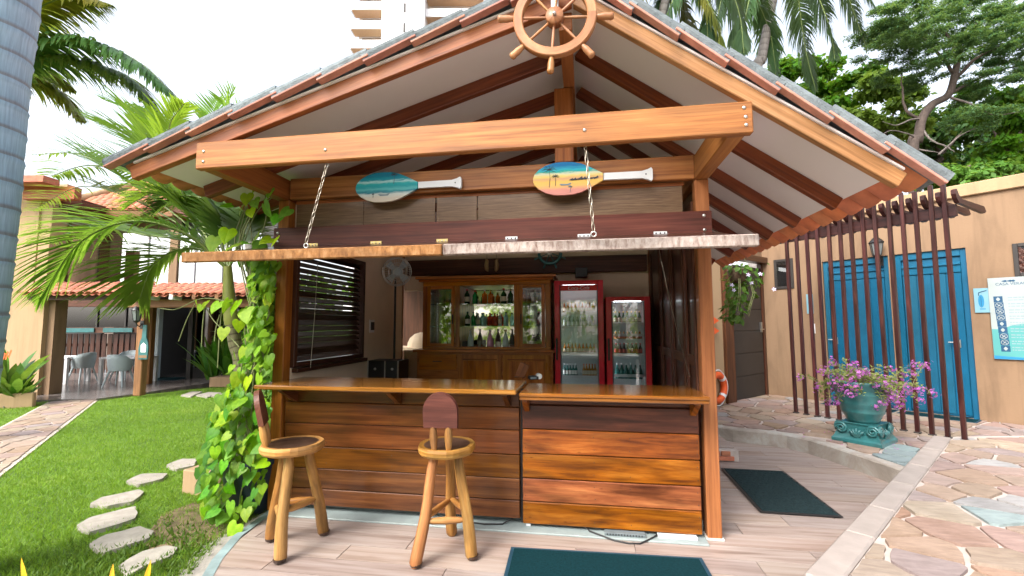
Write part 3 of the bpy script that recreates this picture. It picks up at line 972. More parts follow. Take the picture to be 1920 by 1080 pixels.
# bolts in the beams
def bolt(x, y, z, r=.011):
    obj('bolt', MB().lathe([(0, .008), (r * .6, .007), (r, .003), (r, 0)], 10, (x, y, z), axis=(0, -1, 0)), M_['steel'], K)
for px_, py_ in ((1395, 202), (1398, 219), (1399, 234), (1096, 244), (382, 284), (381, 303), (430 + 180 / 1, 281)):
    p = pY(px_, py_, -.862); bolt(p.x, -.862, p.z)
for px_, py_ in ((1320, 404), (1321, 431), (521, 437), (521, 453)):
    p = pY(px_, py_, -.045); bolt(p.x, -.045, p.z, .013)

# red-brown beam over the hatch, woven panels above it
obj('hatch_beam', BB((-2.742, -.045, 2.29), (.988, -.002, 2.466), .005), W['purple'], K)
t = NT('woven_mat')
mp = t.coord('Object', (6, 6, 170), False); n1 = t.noise(mp, 1.0, 3, .6, .2)
r = t.ramp([(.3, (.09, .045, .02)), (.5, (.16, .088, .042)), (.7, (.23, .138, .07))]); t.ln(n1, 0, r, 0); t.col(r.outputs[0])
t.set(Roughness=.5, Coat_Weight=.12, Coat_Roughness=.1); t.bump(n1.outputs[0], .3, .004)
for a, b in ((-2.60, -1.94), (-1.935, -1.27), (-1.255, -.895), (-.885, .80)):
    obj('woven_panel', BB((a, .070, 2.47), (b, .078, 2.80), .001), t.m, K)
obj('blind_rail', BB((-2.61, .066, 2.705), (.815, .084, 2.736), .003), W['beam'], K)

# hatch: two hinged flaps held out on chains
def flap(x0, x1, mat, under):
    a, b = Vector((0, -.055, 2.283)), Vector((0, -.85, 2.082))
    d = (b - a).normalized()
    h = thing_part('hatch_flap')
    for i, (f0, f1) in enumerate(((0, .33), (.335, .66), (.665, .955))):
        p0, p1 = lerp(a, b, f0), lerp(a, b, f1)
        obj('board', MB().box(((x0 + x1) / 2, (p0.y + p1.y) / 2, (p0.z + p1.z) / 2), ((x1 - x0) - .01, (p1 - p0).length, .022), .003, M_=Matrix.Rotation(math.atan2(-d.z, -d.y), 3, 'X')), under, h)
    obj('front_rail', MB().box(((x0 + x1) / 2, b.y + .02, b.z + .003), (x1 - x0, .045, .072), .006), mat, h)
    for x in (x0 + .05, x1 - .05):
        p0, p1 = lerp(a, b, .0), lerp(a, b, .94)
        obj('side_rail', MB().box((x, (p0.y + p1.y) / 2, (p0.z + p1.z) / 2 - .026), (.045, (p1 - p0).length, .03), .004, M_=Matrix.Rotation(math.atan2(-d.z, -d.y), 3, 'X')), under, h)
    return h
def thing_part(name):
    o = bpy.data.objects.new(name, None); C.objects.link(o); o.parent = K; o.empty_display_size = .1
    return o
xs = pY(829, 470, -.85).x
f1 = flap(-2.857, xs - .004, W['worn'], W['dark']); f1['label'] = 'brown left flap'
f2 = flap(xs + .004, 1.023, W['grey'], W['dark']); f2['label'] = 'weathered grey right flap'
for px_, py_, m in ((586, 459, 'brass'), (705, 455, 'brass'), (829, 452, 'brass'), (959, 447, 'white'), (1095, 441, 'white'), (1238, 435, 'white')):
    p = pY(px_, py_, -.05)
    mb = B((p.x, -.050, 2.297), (.10, .006, .034), .001)
    mb.box((p.x, -.066, 2.286), (.10, .034, .004), .001)
    mb.tube([(p.x - .05, -.052, 2.284), (p.x + .05, -.052, 2.284)], .006, 8)
    h = obj('hinge', mb, M_[m], K)
    s_ = MB()
    for dx in (-.032, 0, .032):
        s_.lathe([(.006, 0), (.005, .003), (0, .0035)], 8, (p.x + dx, -.0535, 2.300), axis=(0, -1, 0))
    obj('screw', s_, M_['black'] if m == 'white' else M_['steel'], h)
# chains
def chain(top, bot):
    ch = thing_part('chain')
    d = bot - top; n = max(6, int(d.length / .043)); 
    u = d.normalized()
    me = None
    for k in range(n):
        c = top + d * ((k + .5) / n)
        if me is None:
            mb = MB(); pts = []
            for j in range(12):
                a = 2 * PI * j / 12
                pts.append((.0095 * math.cos(a), 0, .018 * math.sin(a) + (.009 if math.sin(a) > .01 else -.009 if math.sin(a) < -.01 else 0)))
            mb.tube(pts, .0027, 6, closed=True)
            me = mb.mesh('link'); me.materials.append(M_['chain'])
        o = obj('link', me, None, ch)
        q = u.to_track_quat('Z', 'Y').to_matrix().to_4x4() @ Matrix.Rotation((k % 2) * PI / 2 + .5, 4, 'Z')
        q.translation = c; o.matrix_local = q
    obj('hook', MB().tube([top + Vector((0, 0, .05)), top + Vector((0, .0, .01)), top + Vector((.012, 0, -.008)), top + Vector((0, 0, -.022))], .004, 6), M_['steel'], ch)
    eye = MB(); e = [bot + Vector((math.cos(a) * .016, 0, math.sin(a) * .016 - .02)) for a in [2 * PI * j / 12 for j in range(12)]]
    eye.tube(e, .004, 6, closed=True); obj('eye_bolt', eye, M_['steel'], ch)
chain(pY(613, 308, -.815), pY(574, 455, -.845))
chain(pY(1097, 270, -.815), pY(1113, 433, -.845))

# ---------------------------------------------------------------- counters and their boarded fronts
def slab(name, x0, x1, y0, y1, z1, th, mat):
    mb = MB().box(((x0 + x1) / 2, (y0 + y1) / 2, z1 - th / 2), (x1 - x0, y1 - y0, th), .008)
    return obj(name, mb, mat, K)
ct = slab('counter_top', -2.665, -.500, -.315, .30, 1.11, .036, W['counter']); ct['label'] = 'left bar top'
ct2 = slab('counter_top', -.487, .868, -.272, .32, 1.083, .026, W['counter']); ct2['label'] = 'right bar top'
obj('edge_moulding', BB((-.487, -.262, 1.029), (.868, -.20, 1.0565), .008), W['counter'], ct2)
obj('edge_moulding', BB((.78, -.20, 1.029), (.860, .30, 1.0565), .008), W['counter'], ct2)
rb = random.Random(8)
# left front
fl = thing_part('bar_front'); fl['label'] = 'dark left bar front'
zs = [pY(950, y, .02).z for y in (978, 937, 896, 852, 806, 763)] + [1.072]
zs[0] = .058
for a, b in zip(zs[:-1], zs[1:]):
    obj('board', BB((-2.605, .015 + rb.uniform(-.002, .002), a + .0025), (-.524, .04, b - .0025), .005), W['panel'], fl)
obj('backing', BB((-2.61, .0405, .06), (-.522, .055, 1.07), 0), W['dark'], fl)
fr_ = thing_part('bar_front'); fr_['label'] = 'lighter right bar front on short white feet'
zs = [pY(980, y, -.015).z for y in (982, 939.3, 896, 850, 804, 758)] + [1.028]
dz = .028                                               # the right leaf hangs a touch out of level
for a, b in zip(zs[:-1], zs[1:]):
    mb = BB((-.495, -.018 + rb.uniform(-.002, .002), a + .003), (.842, .010, b - .003), .006)
    obj('board', mb, W['panel_red'] if b > .9 else W['panel2'], fr_)
obj('backing', BB((-.492, .012, zs[0] + .004), (.838, .024, 1.026), 0), W['dark'], fr_)
for pnl, xs_, yf_, par in ((zs, (-.47, .06, .33, .82), -.0205, fr_), ([.028 + .173 * q for q in range(7)], (-2.57, -2.2, -1.6, -1.0, -.55), .0125, fl)):
    nl_ = MB(); rn = random.Random(3)
    for a, b in zip(pnl[:-1], pnl[1:]):
        for x in xs_:
            for f_ in (.25, .75):
                nl_.lathe([(.0035, 0), (.003, .0012), (0, .0015)], 6, (x + rn.uniform(-.006, .006), yf_, lerp(a, b, f_)), axis=(0, -1, 0))
    obj('nail_heads', nl_, M_['black'], par, kind='stuff')
for x in (-.455, .765):
    obj('foot', BB((x - .018, .0, .0137), (x + .018, .05, zs[0] + .006), .003), M_['white'], fr_)
obj('gap_post', BB((-.519, .05, .02), (-.500, .085, 1.07), 0), M_['black'], K)
# brackets
def bracket(x, y0, z, d, h, mat=W['panel']):
    mb = MB()
    fr = Matrix(((0, 0, 1, x - .02), (1, 0, 0, y0), (0, 1, 0, z), (0, 0, 0, 1)))
    mb.prism([(0, 0), (-d, 0), (-d, -.025), (-.02, -h), (0, -h)][::-1], .04, fr)
    obj('bracket', mb, mat, K)
for x in (-2.50, -1.55, -.61): bracket(x, .012, 1.073, .22, .14)
for x in (-.455, .80): bracket(x, -.022, 1.028, .17, .12, W['panel2'])
# plinth, things under the panel
M_['plinth'] = plain('plinth_tile', (.27, .32, .315), .5, var=.15, nscale=6, bump=.1, tone=0)
obj('plinth', BB((-2.60, -.10, 0), (.868, .30, .0135), .003), M_['plinth'], K)
M_['base_grey'] = plain('base_grey', (.14, .17, .18), .7, var=.2, bump=.1, tone=0)
obj('plinth_back', BB((-2.62, .10, .0137), (.875, .13, .10), 0), M_['base_grey'], K)
gr = B((0, 0, 0), (.30, .06, .022), .003)
gr_o = obj('power_strip', gr, M_['base_grey'], loc=(.28, -.040, .0248)); tag(gr_o, 'grey slotted power strip on the plinth under the right bar front', 'power strip')
sl_ = MB()
for k in range(13): sl_.box((-.13 + k * .021, -.0305, .002), (.008, .004, .012), 0)
obj('slot', sl_, M_['black'], gr_o)
cab_ = MB()
cab_.tube([(-.04, .05, .05), (.02, -.03, .022), (.10, -.085, .0205), (.20, -.125, .0085), (.30, -.150, .0065), (.38, -.140, .0065), (.46, -.085, .0205), (.52, -.02, .024), (.56, .05, .05)], .006, 8)
cab2_ = MB(); cab2_.tube([(-1.05, .05, .05), (-.95, -.01, .021), (-.80, -.03, .0205), (-.66, -.01, .021), (-.58, .05, .05)], .006, 8)
tag(obj('power_cable', cab_, M_['black']), 'black cable looping out onto the tiles below the right bar front', 'cable')
tag(obj('power_cable', cab2_, M_['black']), 'short black cable under the left bar front beside the middle gap', 'cable')
wb = B((.66, -.030, .0240), (.28, .05, .02), .003); tag(obj('white_batten', wb, M_['white']), 'white batten lying on the plinth beside the right post', 'batten')

# ---------------------------------------------------------------- walls
fx = -2.62
obj('wall', BB((-2.72, .10, 0), (fx, 2.58, 1.205), 0), M_['beige'], K)
obj('wall', BB((-2.72, 1.43, 1.2055), (fx, 2.58, 2.72), 0), M_['beige'], K)
obj('wall', BB((-2.72, .10, 2.36), (fx, 1.4295, 2.72), 0), M_['beige'], K)
# rear wall with an opening at its left
obj('wall', BB((-2.62, 2.681, 0), (.98, 2.78, 1.22), 0), M_['beige'], K)
obj('wall', BB((-2.10, 2.681, 1.2205), (.98, 2.78, 2.10), 0), M_['beige'], K)
obj('wall', BB((-2.62, 2.681, 2.1005), (.98, 2.78, 2.93), 0), M_['beige'], K)
gab = MB()
gab.add([(-2.75, 2.70, 2.931), (.98, 2.70, 2.931), (AX, 2.70, 3.69)], [(0, 1, 2)], [[(0, 0)] * 3])
obj('gable', gab, M_['beige'], K)
obj('header_beam', BB((-2.55, 2.60, 2.31), (.86, 2.678, 2.535), .005), W['header'], K)
# right side: dark panelled folding wall
obj('side_wall', BB((.925, .12, 0), (.965, 2.57, 2.72), 0), W['dark'], K)
for y0, y1 in ((.13, .50), (.54, 1.10), (1.14, 1.72), (1.76, 2.5)):
    pnl = obj('side_panel', BB((.895, y0, .05), (.924, y1, 2.60), .004), W['dark'], K)
    for a, b, c, d in ((y0, y0 + .07, .06, 2.59), (y1 - .07, y1, .06, 2.59)):
        obj('stile', BB((.875, a + .001, c), (.894, b - .001, d), .004), W['header'], pnl)
    for z in (.10, 1.25, 2.5):
        obj('rail', BB((.877, y0 + .072, z), (.894, y1 - .072, z + .09), .004), W['header'], pnl)
obj('cord', MB().tube([pY(1236, 470, .6), pY(1255, 560, .52), pY(1275, 640, .46), pX(1293, 706, .78)], .004, 6), M_['chain'], K)
obj('cord', MB().tube([pX(596, 492, -2.56), pX(590, 590, -2.56), pX(582, 690, -2.56)], .0035, 6), M_['chain'], K)
swt = obj('light_switch', BB((fx, 1.58, 1.50), (fx + .012, 1.70, 1.66), .003), M_['white'], K)
obj('switch_rocker', BB((fx + .0125, 1.60, 1.53), (fx + .02, 1.685, 1.63), .002), M_['black'], swt)
# louvred window
lv = thing_part('louvre_window')
y0, y1, z0, z1 = .105, 1.425, 1.21, 2.355
for a, b in (((-2.73, y0, z0), (-2.60, y0 + .05, z1)), ((-2.73, y1 - .05, z0), (-2.60, y1, z1)), ((-2.73, y0 + .051, z0), (-2.60, y1 - .051, z0 + .045)), ((-2.73, y0 + .051, z1 - .045), (-2.60, y1 - .051, z1))):
    obj('frame', BB(a, b, .004), W['louvre'], lv)
sl_me = None
for k in range(19):
    z = z0 + .075 + k * .0555
    o = obj('slat', MB().box((0, 0, 0), (.075, y1 - y0 - .105, .009), .002, M_=Matrix.Rotation(R(43) + rb.uniform(-.12, .12), 3, 'Y')), W['louvre'], lv, loc=(-2.665, (y0 + y1) / 2, z))
obj('sill', BB((-2.62, y0 - .0, 1.165), (-2.56, y1 + .02, 1.2045), .004), W['louvre'], K)
# room beyond the opening
rm = thing_part('back_room')
obj('wall', BB((-3.6, 4.4, 0), (-2.75, 4.46, 2.6), 0), W['header'], rm)
obj('wall', BB((-2.40, 4.4, 0), (-1.2, 4.46, 2.6), 0), W['header'], rm)
obj('wall', BB((-2.749, 4.4, 0), (-2.401, 4.46, 1.28), 0), W['header'], rm)
obj('wall', BB((-2.749, 4.4, 2.0), (-2.401, 4.46, 2.6), 0), W['header'], rm)
obj('ceiling', BB((-3.6, 2.79, 2.61), (-1.2, 4.46, 2.66), 0), W['header'], rm)
obj('wall', BB((-1.26, 2.79, 0), (-1.2, 4.39, 2.6), 0), M_['beige'], rm)
obj('worktop', BB((-3.2, 2.95, 1.20), (-1.3, 3.5, 1.245), .004), M_['beige'], rm)
ov = MB().lathe([(.24, 0), (.235, .06), (.2, .14), (.13, .2), (.05, .225), (0, .23)], 20)
tag(obj('oven_dome', ov, M_['beige'], loc=(-2.52, 3.2, 1.246)), 'pale domed oven on the worktop seen through the opening at the back', 'oven')
# ================================================================== THINGS IN AND ON THE BAR
# ship's wheel on the gable
c = pY(1040, 33, -.93)
rad = (pY(1118, 33, -.93) - pY(963, 33, -.93)).length / 2
sw = thing('ship_wheel', 'large wooden ship wheel with turned handles hung at the peak of the kiosk gable', 'ship wheel', c)
rim = MB(); ro, ri = rad, rad * .775
prof = []
n = 56
vs_, fs = [], []
for k in range(n):
    a = 2 * PI * k / n
    for r_, y_ in ((ro - .006, -.024), (ro, -.018), (ro, .018), (ro - .006, .024), (ri + .006, .024), (ri, .018), (ri, -.018), (ri + .006, -.024)):
        vs_.append((r_ * math.cos(a), y_, r_ * math.sin(a)))
uv = []
for k in range(n):
    k2 = (k + 1) % n
    for j in range(8):
        j2 = (j + 1) % 8
        fs.append((k * 8 + j, k * 8 + j2, k2 * 8 + j2, k2 * 8 + j))
        r_ = .2; uv.append([(k * .035, j * .03), (k * .035, j * .03 + .03), (k * .035 + .035, j * .03 + .03), (k * .035 + .035, j * .03)])
rim.add(vs_, fs, uv)
obj('rim', rim, W['wheel'], sw)
hub = MB().lathe([(0, -.034), (rad * .2, -.034), (rad * .215, -.026), (rad * .215, .03), (0, .03)], 28, axis=(0, 1, 0))
obj('hub', hub, W['wheel'], sw)
obj('hub_pin', MB().lathe([(.012, 0), (.012, .012), (.008, .018), (0, .02)], 12, (0, -.034, 0), axis=(0, -1, 0)), M_['steel'], sw)
for k in range(8):
    a = R(-5) + k * PI / 4
    d = Vector((math.cos(a), 0, math.sin(a)))
    obj('spoke', MB().tube([d * rad * .2, d * rad * .3, d * rad * .5, d * rad * .78], [.008, .0075, .0095, .008], 10), W['wheel'], sw)
    hs = [(1.0, .013), (1.03, .017), (1.07, .017), (1.12, .0205), (1.2, .0225), (1.28, .021), (1.33, .024), (1.375, .022), (1.40, .012)]
    obj('handle', MB().tube([d * rad * q for q, _ in hs], [w for _, w in hs], 12), W['wheel'], sw)
obj('hanger', MB().box((0, .05, rad * .42), (.05, .06, .28), .004), M_['steel'], sw)

# painted paddles
def paddlemat(name, stops, sc, seed):
    t = NT(name)
    tc = t.new('TexCoord'); sep = t.new('SeparateXYZ'); t.ln(tc, 'Object', sep, 0)
    mp = t.new('Mapping'); mp.inputs['Scale'].default_value = (9, 1, 55); mp.inputs['Location'].default_value = (seed, 0, seed); t.ln(tc, 'Object', mp, 0)
    n = t.noise(mp, 1.0, 5, .65, .6)
    mr = t.new('MapRange'); mr.inputs['From Min'].default_value = -.12; mr.inputs['From Max'].default_value = .12
    t.ln(sep, 'Z', mr, 'Value')
    m1 = t.new('Math', operation='MULTIPLY_ADD'); m1.inputs[1].default_value = .22; m1.inputs[2].default_value = -.11
    t.ln(n, 0, m1, 0)
    ad = t.new('Math', operation='ADD'); t.ln(mr, 0, ad, 0); t.ln(m1, 0, ad, 1)
    r = t.ramp(stops); t.ln(ad, 0, r, 0)
    t.col(r.outputs[0]); t.set(Roughness=.5, Specular_IOR_Level=.25)
    t.bump(n.outputs[0], .2, .003)
    return t.m
PM1 = paddlemat('paddle_sea', [(.10, (.62, .55, .45)), (.24, (.55, .62, .58)), (.32, (.02, .20, .26)), (.42, (.10, .45, .46)), (.52, (.015, .32, .36)), (.62, (.02, .40, .42)), (.70, (.40, .66, .66)), (.76, (.01, .30, .38)), (.9, (.005, .19, .30))], 1, 3.1)
PM2 = paddlemat('paddle_sunset', [(.10, (.58, .24, .20)), (.25, (.72, .42, .12)), (.40, (.70, .45, .10)), (.5, (.62, .33, .17)), (.58, (.72, .55, .14)), (.68, (.60, .62, .45)), (.74, (.02, .36, .28)), (.80, (.03, .40, .52)), (.95, (.005, .16, .38))], 1, 7.7)
def paddle(x0, yb, x1, x2, ye, hw, mat, label, arts):
    Y = -.030
    a, b, e = pY(x0, yb, Y), pY(x1, lerp(yb, ye, (x1 - x0) / (x2 - x0)), Y), pY(x2, ye, Y)
    d = (e - a); L = d.length; u = d.normalized(); ang = math.atan2(u.z, u.x)
    bl = (b - a).length
    t = thing('painted_paddle', label, 'paddle', a + u * bl / 2)
    t.rotation_euler = (0, -ang, 0)
    fr = Matrix(((1, 0, 0, 0), (0, 0, -1, .012), (0, 1, 0, 0), (0, 0, 0, 1)))
    w = hw
    half = [(-.5, .10), (-.48, .32), (-.42, .58), (-.32, .82), (-.2, .97), (-.06, 1.0), (.08, .97), (.2, .85), (.32, .62), (.42, .40), (.5, .22)]
    pts = [(p * bl, -q * w) for p, q in half] + [(p * bl, q * w) for p, q in half[::-1]]
    obj('blade', MB().prism(pts, .02, fr, .985), mat, t)
    hL = (e - b).length
    h = .20 * w
    pts = [(0, -h), (hL * .78, -h * 1.05), (hL * .90, -h * 1.5), (hL * .97, -h * 2.0), (hL, -h * 1.4), (hL * 1.0, h * 1.4), (hL * .97, h * 2.0), (hL * .90, h * 1.5), (hL * .78, h * 1.05), (0, h)]
    pts = [(p + bl * .5, q) for p, q in pts]
    obj('handle', MB().prism(pts, .024, Matrix.Translation((0, -.001, 0)) @ fr, .98), M_['white'], t)
    obj('screw', MB().lathe([(.006, 0), (.005, .003), (0, .004)], 8, (bl * .5 + hL * .86, -.0135, .002), axis=(0, -1, 0)), M_['black'], t)
    for kind, ax, az, sz, m in arts:
        mb = MB()
        yy = -.0105
        if kind == 'palm':
            mb.tube([(ax, yy, az), (ax + sz * .05, yy, az + sz * .5), (ax + sz * .02, yy, az + sz)], [.0022, .0018, .0015], 5)
            for k in range(7):
                an = R(-35 + k * 42)
                mb.tube([(ax + sz * .02, yy, az + sz), (ax + sz * (.02 + .28 * math.cos(an)), yy, az + sz * (1 + .2 * math.sin(an))), (ax + sz * (.02 + .42 * math.cos(an)), yy, az + sz * (.92 + .12 * math.sin(an)))], [.0022, .002, .0008], 5)
        elif kind == 'boat':
            mb.add([(ax - sz, yy - .001, az + sz * .22), (ax - sz * .6, yy - .001, az - sz * .1), (ax + sz * .7, yy - .001, az - sz * .08), (ax + sz * 1.1, yy - .001, az + sz * .35), (ax + sz * .3, yy - .001, az + sz * .15)], [(0, 1, 2, 3, 4)], [[(0, 0)] * 5])
        elif kind == 'ridge':
            pr = random.Random(4)
            for k in range(9):
                x = ax - sz + k * sz * .25
                mb.add([(x, yy - .001, az - .004), (x + sz * .4, yy - .001, az - .006 + .002 * k), (x + sz * .33, yy - .001, az + sz * pr.uniform(.1, .28)), (x + sz * .05, yy - .001, az + sz * pr.uniform(.0, .12))], [(0, 1, 2, 3)], [[(0, 0)] * 4])
        obj('painted_detail', mb, m, t)
    return t
M_['paint_dark'] = plain('paint_dark', (.03, .035, .05), .5, var=.3, bump=0, tone=0)
M_['paint_grey'] = plain('paint_grey', (.16, .22, .24), .5, var=.4, bump=0, tone=0)
M_['paint_pale'] = plain('paint_pale', (.62, .66, .62), .5, var=.2, bump=0, tone=0)
paddle(667, 354, 784, 866, 343, .135, PM1, 'paddle painted with a turquoise sea, left of the two on the bar beam', [('palm', .07, .02, .085, M_['paint_dark']), ('boat', -.02, -.075, .055, M_['paint_grey']), ('palm', -.12, -.09, .03, M_['paint_dark'])])
paddle(999, 338, 1131, 1224, 327, .140, PM2, 'paddle painted with a yellow sunset beach and dark palms, behind the right chain', [('palm', -.15, -.07, .15, M_['paint_dark']), ('palm', -.10, -.06, .08, M_['paint_dark']), ('ridge', .11, -.015, .10, M_['paint_dark']), ('boat', -.02, -.055, .05, M_['paint_grey']), ('palm', .02, -.115, .045, M_['paint_grey'])])

# bar stools: half-log seats on three splayed legs with a paddle back
def stool(loc, rz, label, legs, back_tilt, legmats):
    t = thing('bar_stool', label, 'bar stool', loc, rz, 'rustic bar stools at the counter')
    sh = .735
    # seat: thick oval slice, rim light, dark centre
    mb = MB(); n = 28; a_, b_ = .200, .212
    rs = random.Random(3)
    wob = [1 + rs.uniform(-.018, .018) for _ in range(n)]
    ring = lambda s, z: [((a_ * s * math.cos(2 * PI * k / n)) * wob[k], b_ * s * math.sin(2 * PI * k / n) * wob[k], z) for k in range(n)]
    rings = [ring(.94, sh - .062), ring(1.0, sh - .045), ring(1.02, sh - .02), ring(.985, sh), ring(.82, sh - .003)]
    vs_ = [p for r_ in rings for p in r_]
    fs = [tuple(range(n))[::-1]]; uv = [[(p[0], p[1]) for p in rings[0]][::-1]]
    for i in range(4):
        for k in range(n):
            k2 = (k + 1) % n
            fs.append((i * n + k, i * n + k2, (i + 1) * n + k2, (i + 1) * n + k)); uv.append([(k * .045, i * .03), (k * .045 + .045, i * .03), (k * .045 + .045, i * .03 + .03), (k * .045, i * .03 + .03)])
    mb.add(vs_, fs, uv)
    seat = obj('seat', mb, W['stool'], t)
    top = MB()
    top.add(ring(.82, sh - .003) + ring(.5, sh - .009), [(k, (k + 1) % n, n + (k + 1) % n, n + k) for k in range(n)] + [tuple(range(n, 2 * n))], [[(p[0], p[1]) for p in (ring(.82, 0)[k], ring(.82, 0)[(k + 1) % n], ring(.5, 0)[(k + 1) % n], ring(.5, 0)[k])] for k in range(n)] + [[(p[0], p[1]) for p in ring(.5, 0)]])
    obj('seat_centre', top, W['stool_dark'], seat)
    feet = []
    for (tx, ty, fx_, fy_), m in zip(legs, legmats):
        p0, p1 = Vector((tx, ty, sh - .05)), Vector((fx_, fy_, 0))
        pts = [lerp(p0, p1, q) + Vector((.006 * math.sin(q * 7 + tx * 40), .006 * math.cos(q * 6 + ty * 30), 0)) * (0 if q in (0, 1) else 1) for q in (0, .15, .3, .45, .6, .75, .9, .975, 1)]
        rr = [.030, .034, .036, .037, .0385, .040, .042, .041, .033]
        lg = obj('leg', MB().tube(pts, rr, 14), m, t)
        cap_ = MB().tube([p1 + Vector((0, 0, .0005)), p1 + Vector((0, 0, .012)) + (p0 - p1).normalized() * .006], [.039, .042], 14)
        obj('foot', cap_, W['stool_dark'], lg)
        feet.append((p0, p1))
    for i, j, q in ((0, 1, .62), (1, 2, .56), (2, 0, .60)):
        a, b = lerp(*feet[i], q), lerp(*feet[j], q + (.03 if j else 0))
        obj('stretcher', MB().tube([lerp(a, b, s_) for s_ in (.06, .2, .5, .8, .94)], [.013, .021, .025, .021, .013], 12), W['stool'], t)
    # back: two pegs and a rounded board, on the -y side of the seat
    q = Matrix.Rotation(back_tilt, 4, 'X')
    for s_ in (-1, 1):
        p0 = Vector((s_ * .050, -.165, sh - .01)); p1 = Vector((s_ * .054, -.165 - math.sin(back_tilt) * .19, sh + .185))
        obj('peg', MB().tube([lerp(p0, p1, f) for f in (0, .1, .35, .55, .72, .86, 1)], [.016, .02, .026, .027, .023, .017, .012], 12), W['stool'], t)
    bw, bh = .122, .245
    out = [(-bw * .98, 0), (bw * .98, 0), (bw, .11)] + [(bw * math.cos(a), .115 + (bh - .115) * math.sin(a)) for a in [R(10 * k) for k in range(1, 18)]] + [(-bw, .11)]
    fr = Matrix.Translation((0, -.155 - math.sin(back_tilt) * .10, sh + .150)) @ Matrix.Rotation(back_tilt, 4, 'X') @ Matrix(((1, 0, 0, 0), (0, 0, -1, .0), (0, 1, 0, 0), (0, 0, 0, 1)))
    obj('backrest', MB().prism(out, .034, fr, .97), W['stool_back'], t)
    return t
def place_stool(seat_px, feet_px, rz, label, tilt, mats):
    c_ = pZ(*seat_px, .72); q = Matrix.Rotation(-rz, 3, 'Z'); legs = []
    for x, y in feet_px:
        f = q @ (pZ(x, y, .0) - Vector((c_.x, c_.y, 0))); t_ = Vector((f.x, f.y)) * .42
        if t_.length > .115: t_ = t_.normalized() * .115
        legs.append((t_.x, t_.y, f.x, f.y))
    return stool((c_.x, c_.y, .0125), rz, label, legs, tilt, mats)
place_stool((838, 838), ((780, 1064), (886, 1049), (847, 1003)), R(4), 'rustic bar stool with its rounded back towards the camera, in the middle of the bar', R(8), [W['stool_red'], W['stool'], W['stool']])
# turned so that its back stands edge-on at the left, by the post
place_stool((549, 836), ((508, 1015), (524, 1056), (608, 1003)), R(-60), 'rustic bar stool seen side-on with its back beside the left post', R(12), [W['stool'], W['stool'], W['stool']])

# door mats
def doormat(name, cx, cy, w, d, rz, mat, em, label, z=0):
    t = thing(name, label, 'doormat', (cx, cy, z), rz)
    mb = MB(); mb.box((0, 0, .006), (w - .05, d - .05, .011), .003)
    obj('pile', mb, mat, t)
    for a, b in (((0, d / 2 - .0125, .004), (w, .025, .007)), ((0, -d / 2 + .0125, .004), (w, .025, .007)), ((w / 2 - .0125, 0, .004), (.025, d - .0505, .007)), ((-w / 2 + .0125, 0, .004), (.025, d - .0505, .007))):
        obj('border', MB().box(a, b, .002), em, t)
    return t
doormat('doormat', .13, -.80, 1.30, .94, R(2.0), M_['mat'], M_['mat_edge'], 'teal doormat on the tiles in front of the bar', .0125)
sm = doormat('doormat', 1.765, 1.13, .63, 1.17, R(-1.0), M_['mat_grey'], M_['black'], 'dark green-grey ribbed doormat beside the right post of the bar', .0125)
wv = MB()
for i in range(9):
    for j in range(17):
        wv.box((-.25 + i * .0625 + (j % 2) * .03, -.52 + j * .065, .0125), (.034, .026, .005), .0015, rot=Matrix.Rotation(.7 if (i + j) % 2 else -.7, 3, 'Z'))
o = obj('raised_pattern', wv, M_['mat_grey'], sm); o['kind'] = 'stuff'

# ---------------------------------------------------------------- display cabinet with mirror and bottles
CB = thing('bar_cabinet', 'wooden display cabinet with glazed doors and bottle shelves behind the bar', 'cabinet', (0, 0, 0))
def part(name, lo, hi, mat, parent=CB, bev=.004): return obj(name, BB(lo, hi, bev), mat, parent)
part('cornice', (-2.235, 2.10, 2.205), (-.345, 2.62, 2.240), W['cab']); part('cornice', (-2.20, 2.14, 2.172), (-.38, 2.62, 2.2045), W['cab'])
part('top_rail', (-2.15, 2.18, 2.115), (-.42, 2.60, 2.1715), W['cab'])
part('ledge', (-2.24, 2.06, 1.232), (-.36, 2.62, 1.268), W['cab'])
part('bottom_rail', (-2.15, 2.18, 1.2685), (-.42, 2.60, 1.300), W['cab'])
for x0, x1 in ((-2.15, -2.085), (-1.70, -1.635), (-.900, -.830), (-.490, -.42)):
    part('stile', (x0, 2.18, 1.3005), (x1, 2.60, 2.1145), W['cab'])
part('base', (-2.20, 2.12, .02), (-.39, 2.60, 1.2315), W['cab'])
mirror = NT('mirror'); mirror.set(Metallic=1.0, Roughness=.04); mirror.b.inputs['Base Color'].default_value = (.88, .9, .88, 1)
part('mirror', (-2.08, 2.585, 1.3005), (-.495, 2.598, 2.1145), mirror.m, bev=0)
GL = glass('cabinet_glass', (.96, 1, .98), .12, .02, .95)
SHELF = glass('shelf_glass', (.85, .97, .93), .15)
for x0, x1, lab in ((-2.083, -1.702, None), (-.828, -.492, None)):
    d = part('door', (x0, 2.165, 1.303), (x0 + .045, 2.185, 2.112), W['cab'])
    for a, b in (((x1 - .045, 2.165, 1.303), (x1, 2.185, 2.112)), ((x0 + .0455, 2.165, 1.303), (x1 - .0455, 2.185, 1.345)), ((x0 + .0455, 2.165, 2.07), (x1 - .0455, 2.185, 2.112))):
        obj('door_rail', BB(a, b, .003), W['cab'], d)
    obj('pane', BB((x0 + .0455, 2.173, 1.3455), (x1 - .0455, 2.177, 2.0695), 0), GL, d)
    xh = x1 - .03 if x0 < -1.5 else x0 + .015
    obj('handle', BB((xh, 2.14, 1.60), (xh + .015, 2.164, 1.73), .003), W['dark'], d)
SZ = [pY(905, y, 2.36).z for y in (655, 611, 570)]
SZ[0] = 1.3005
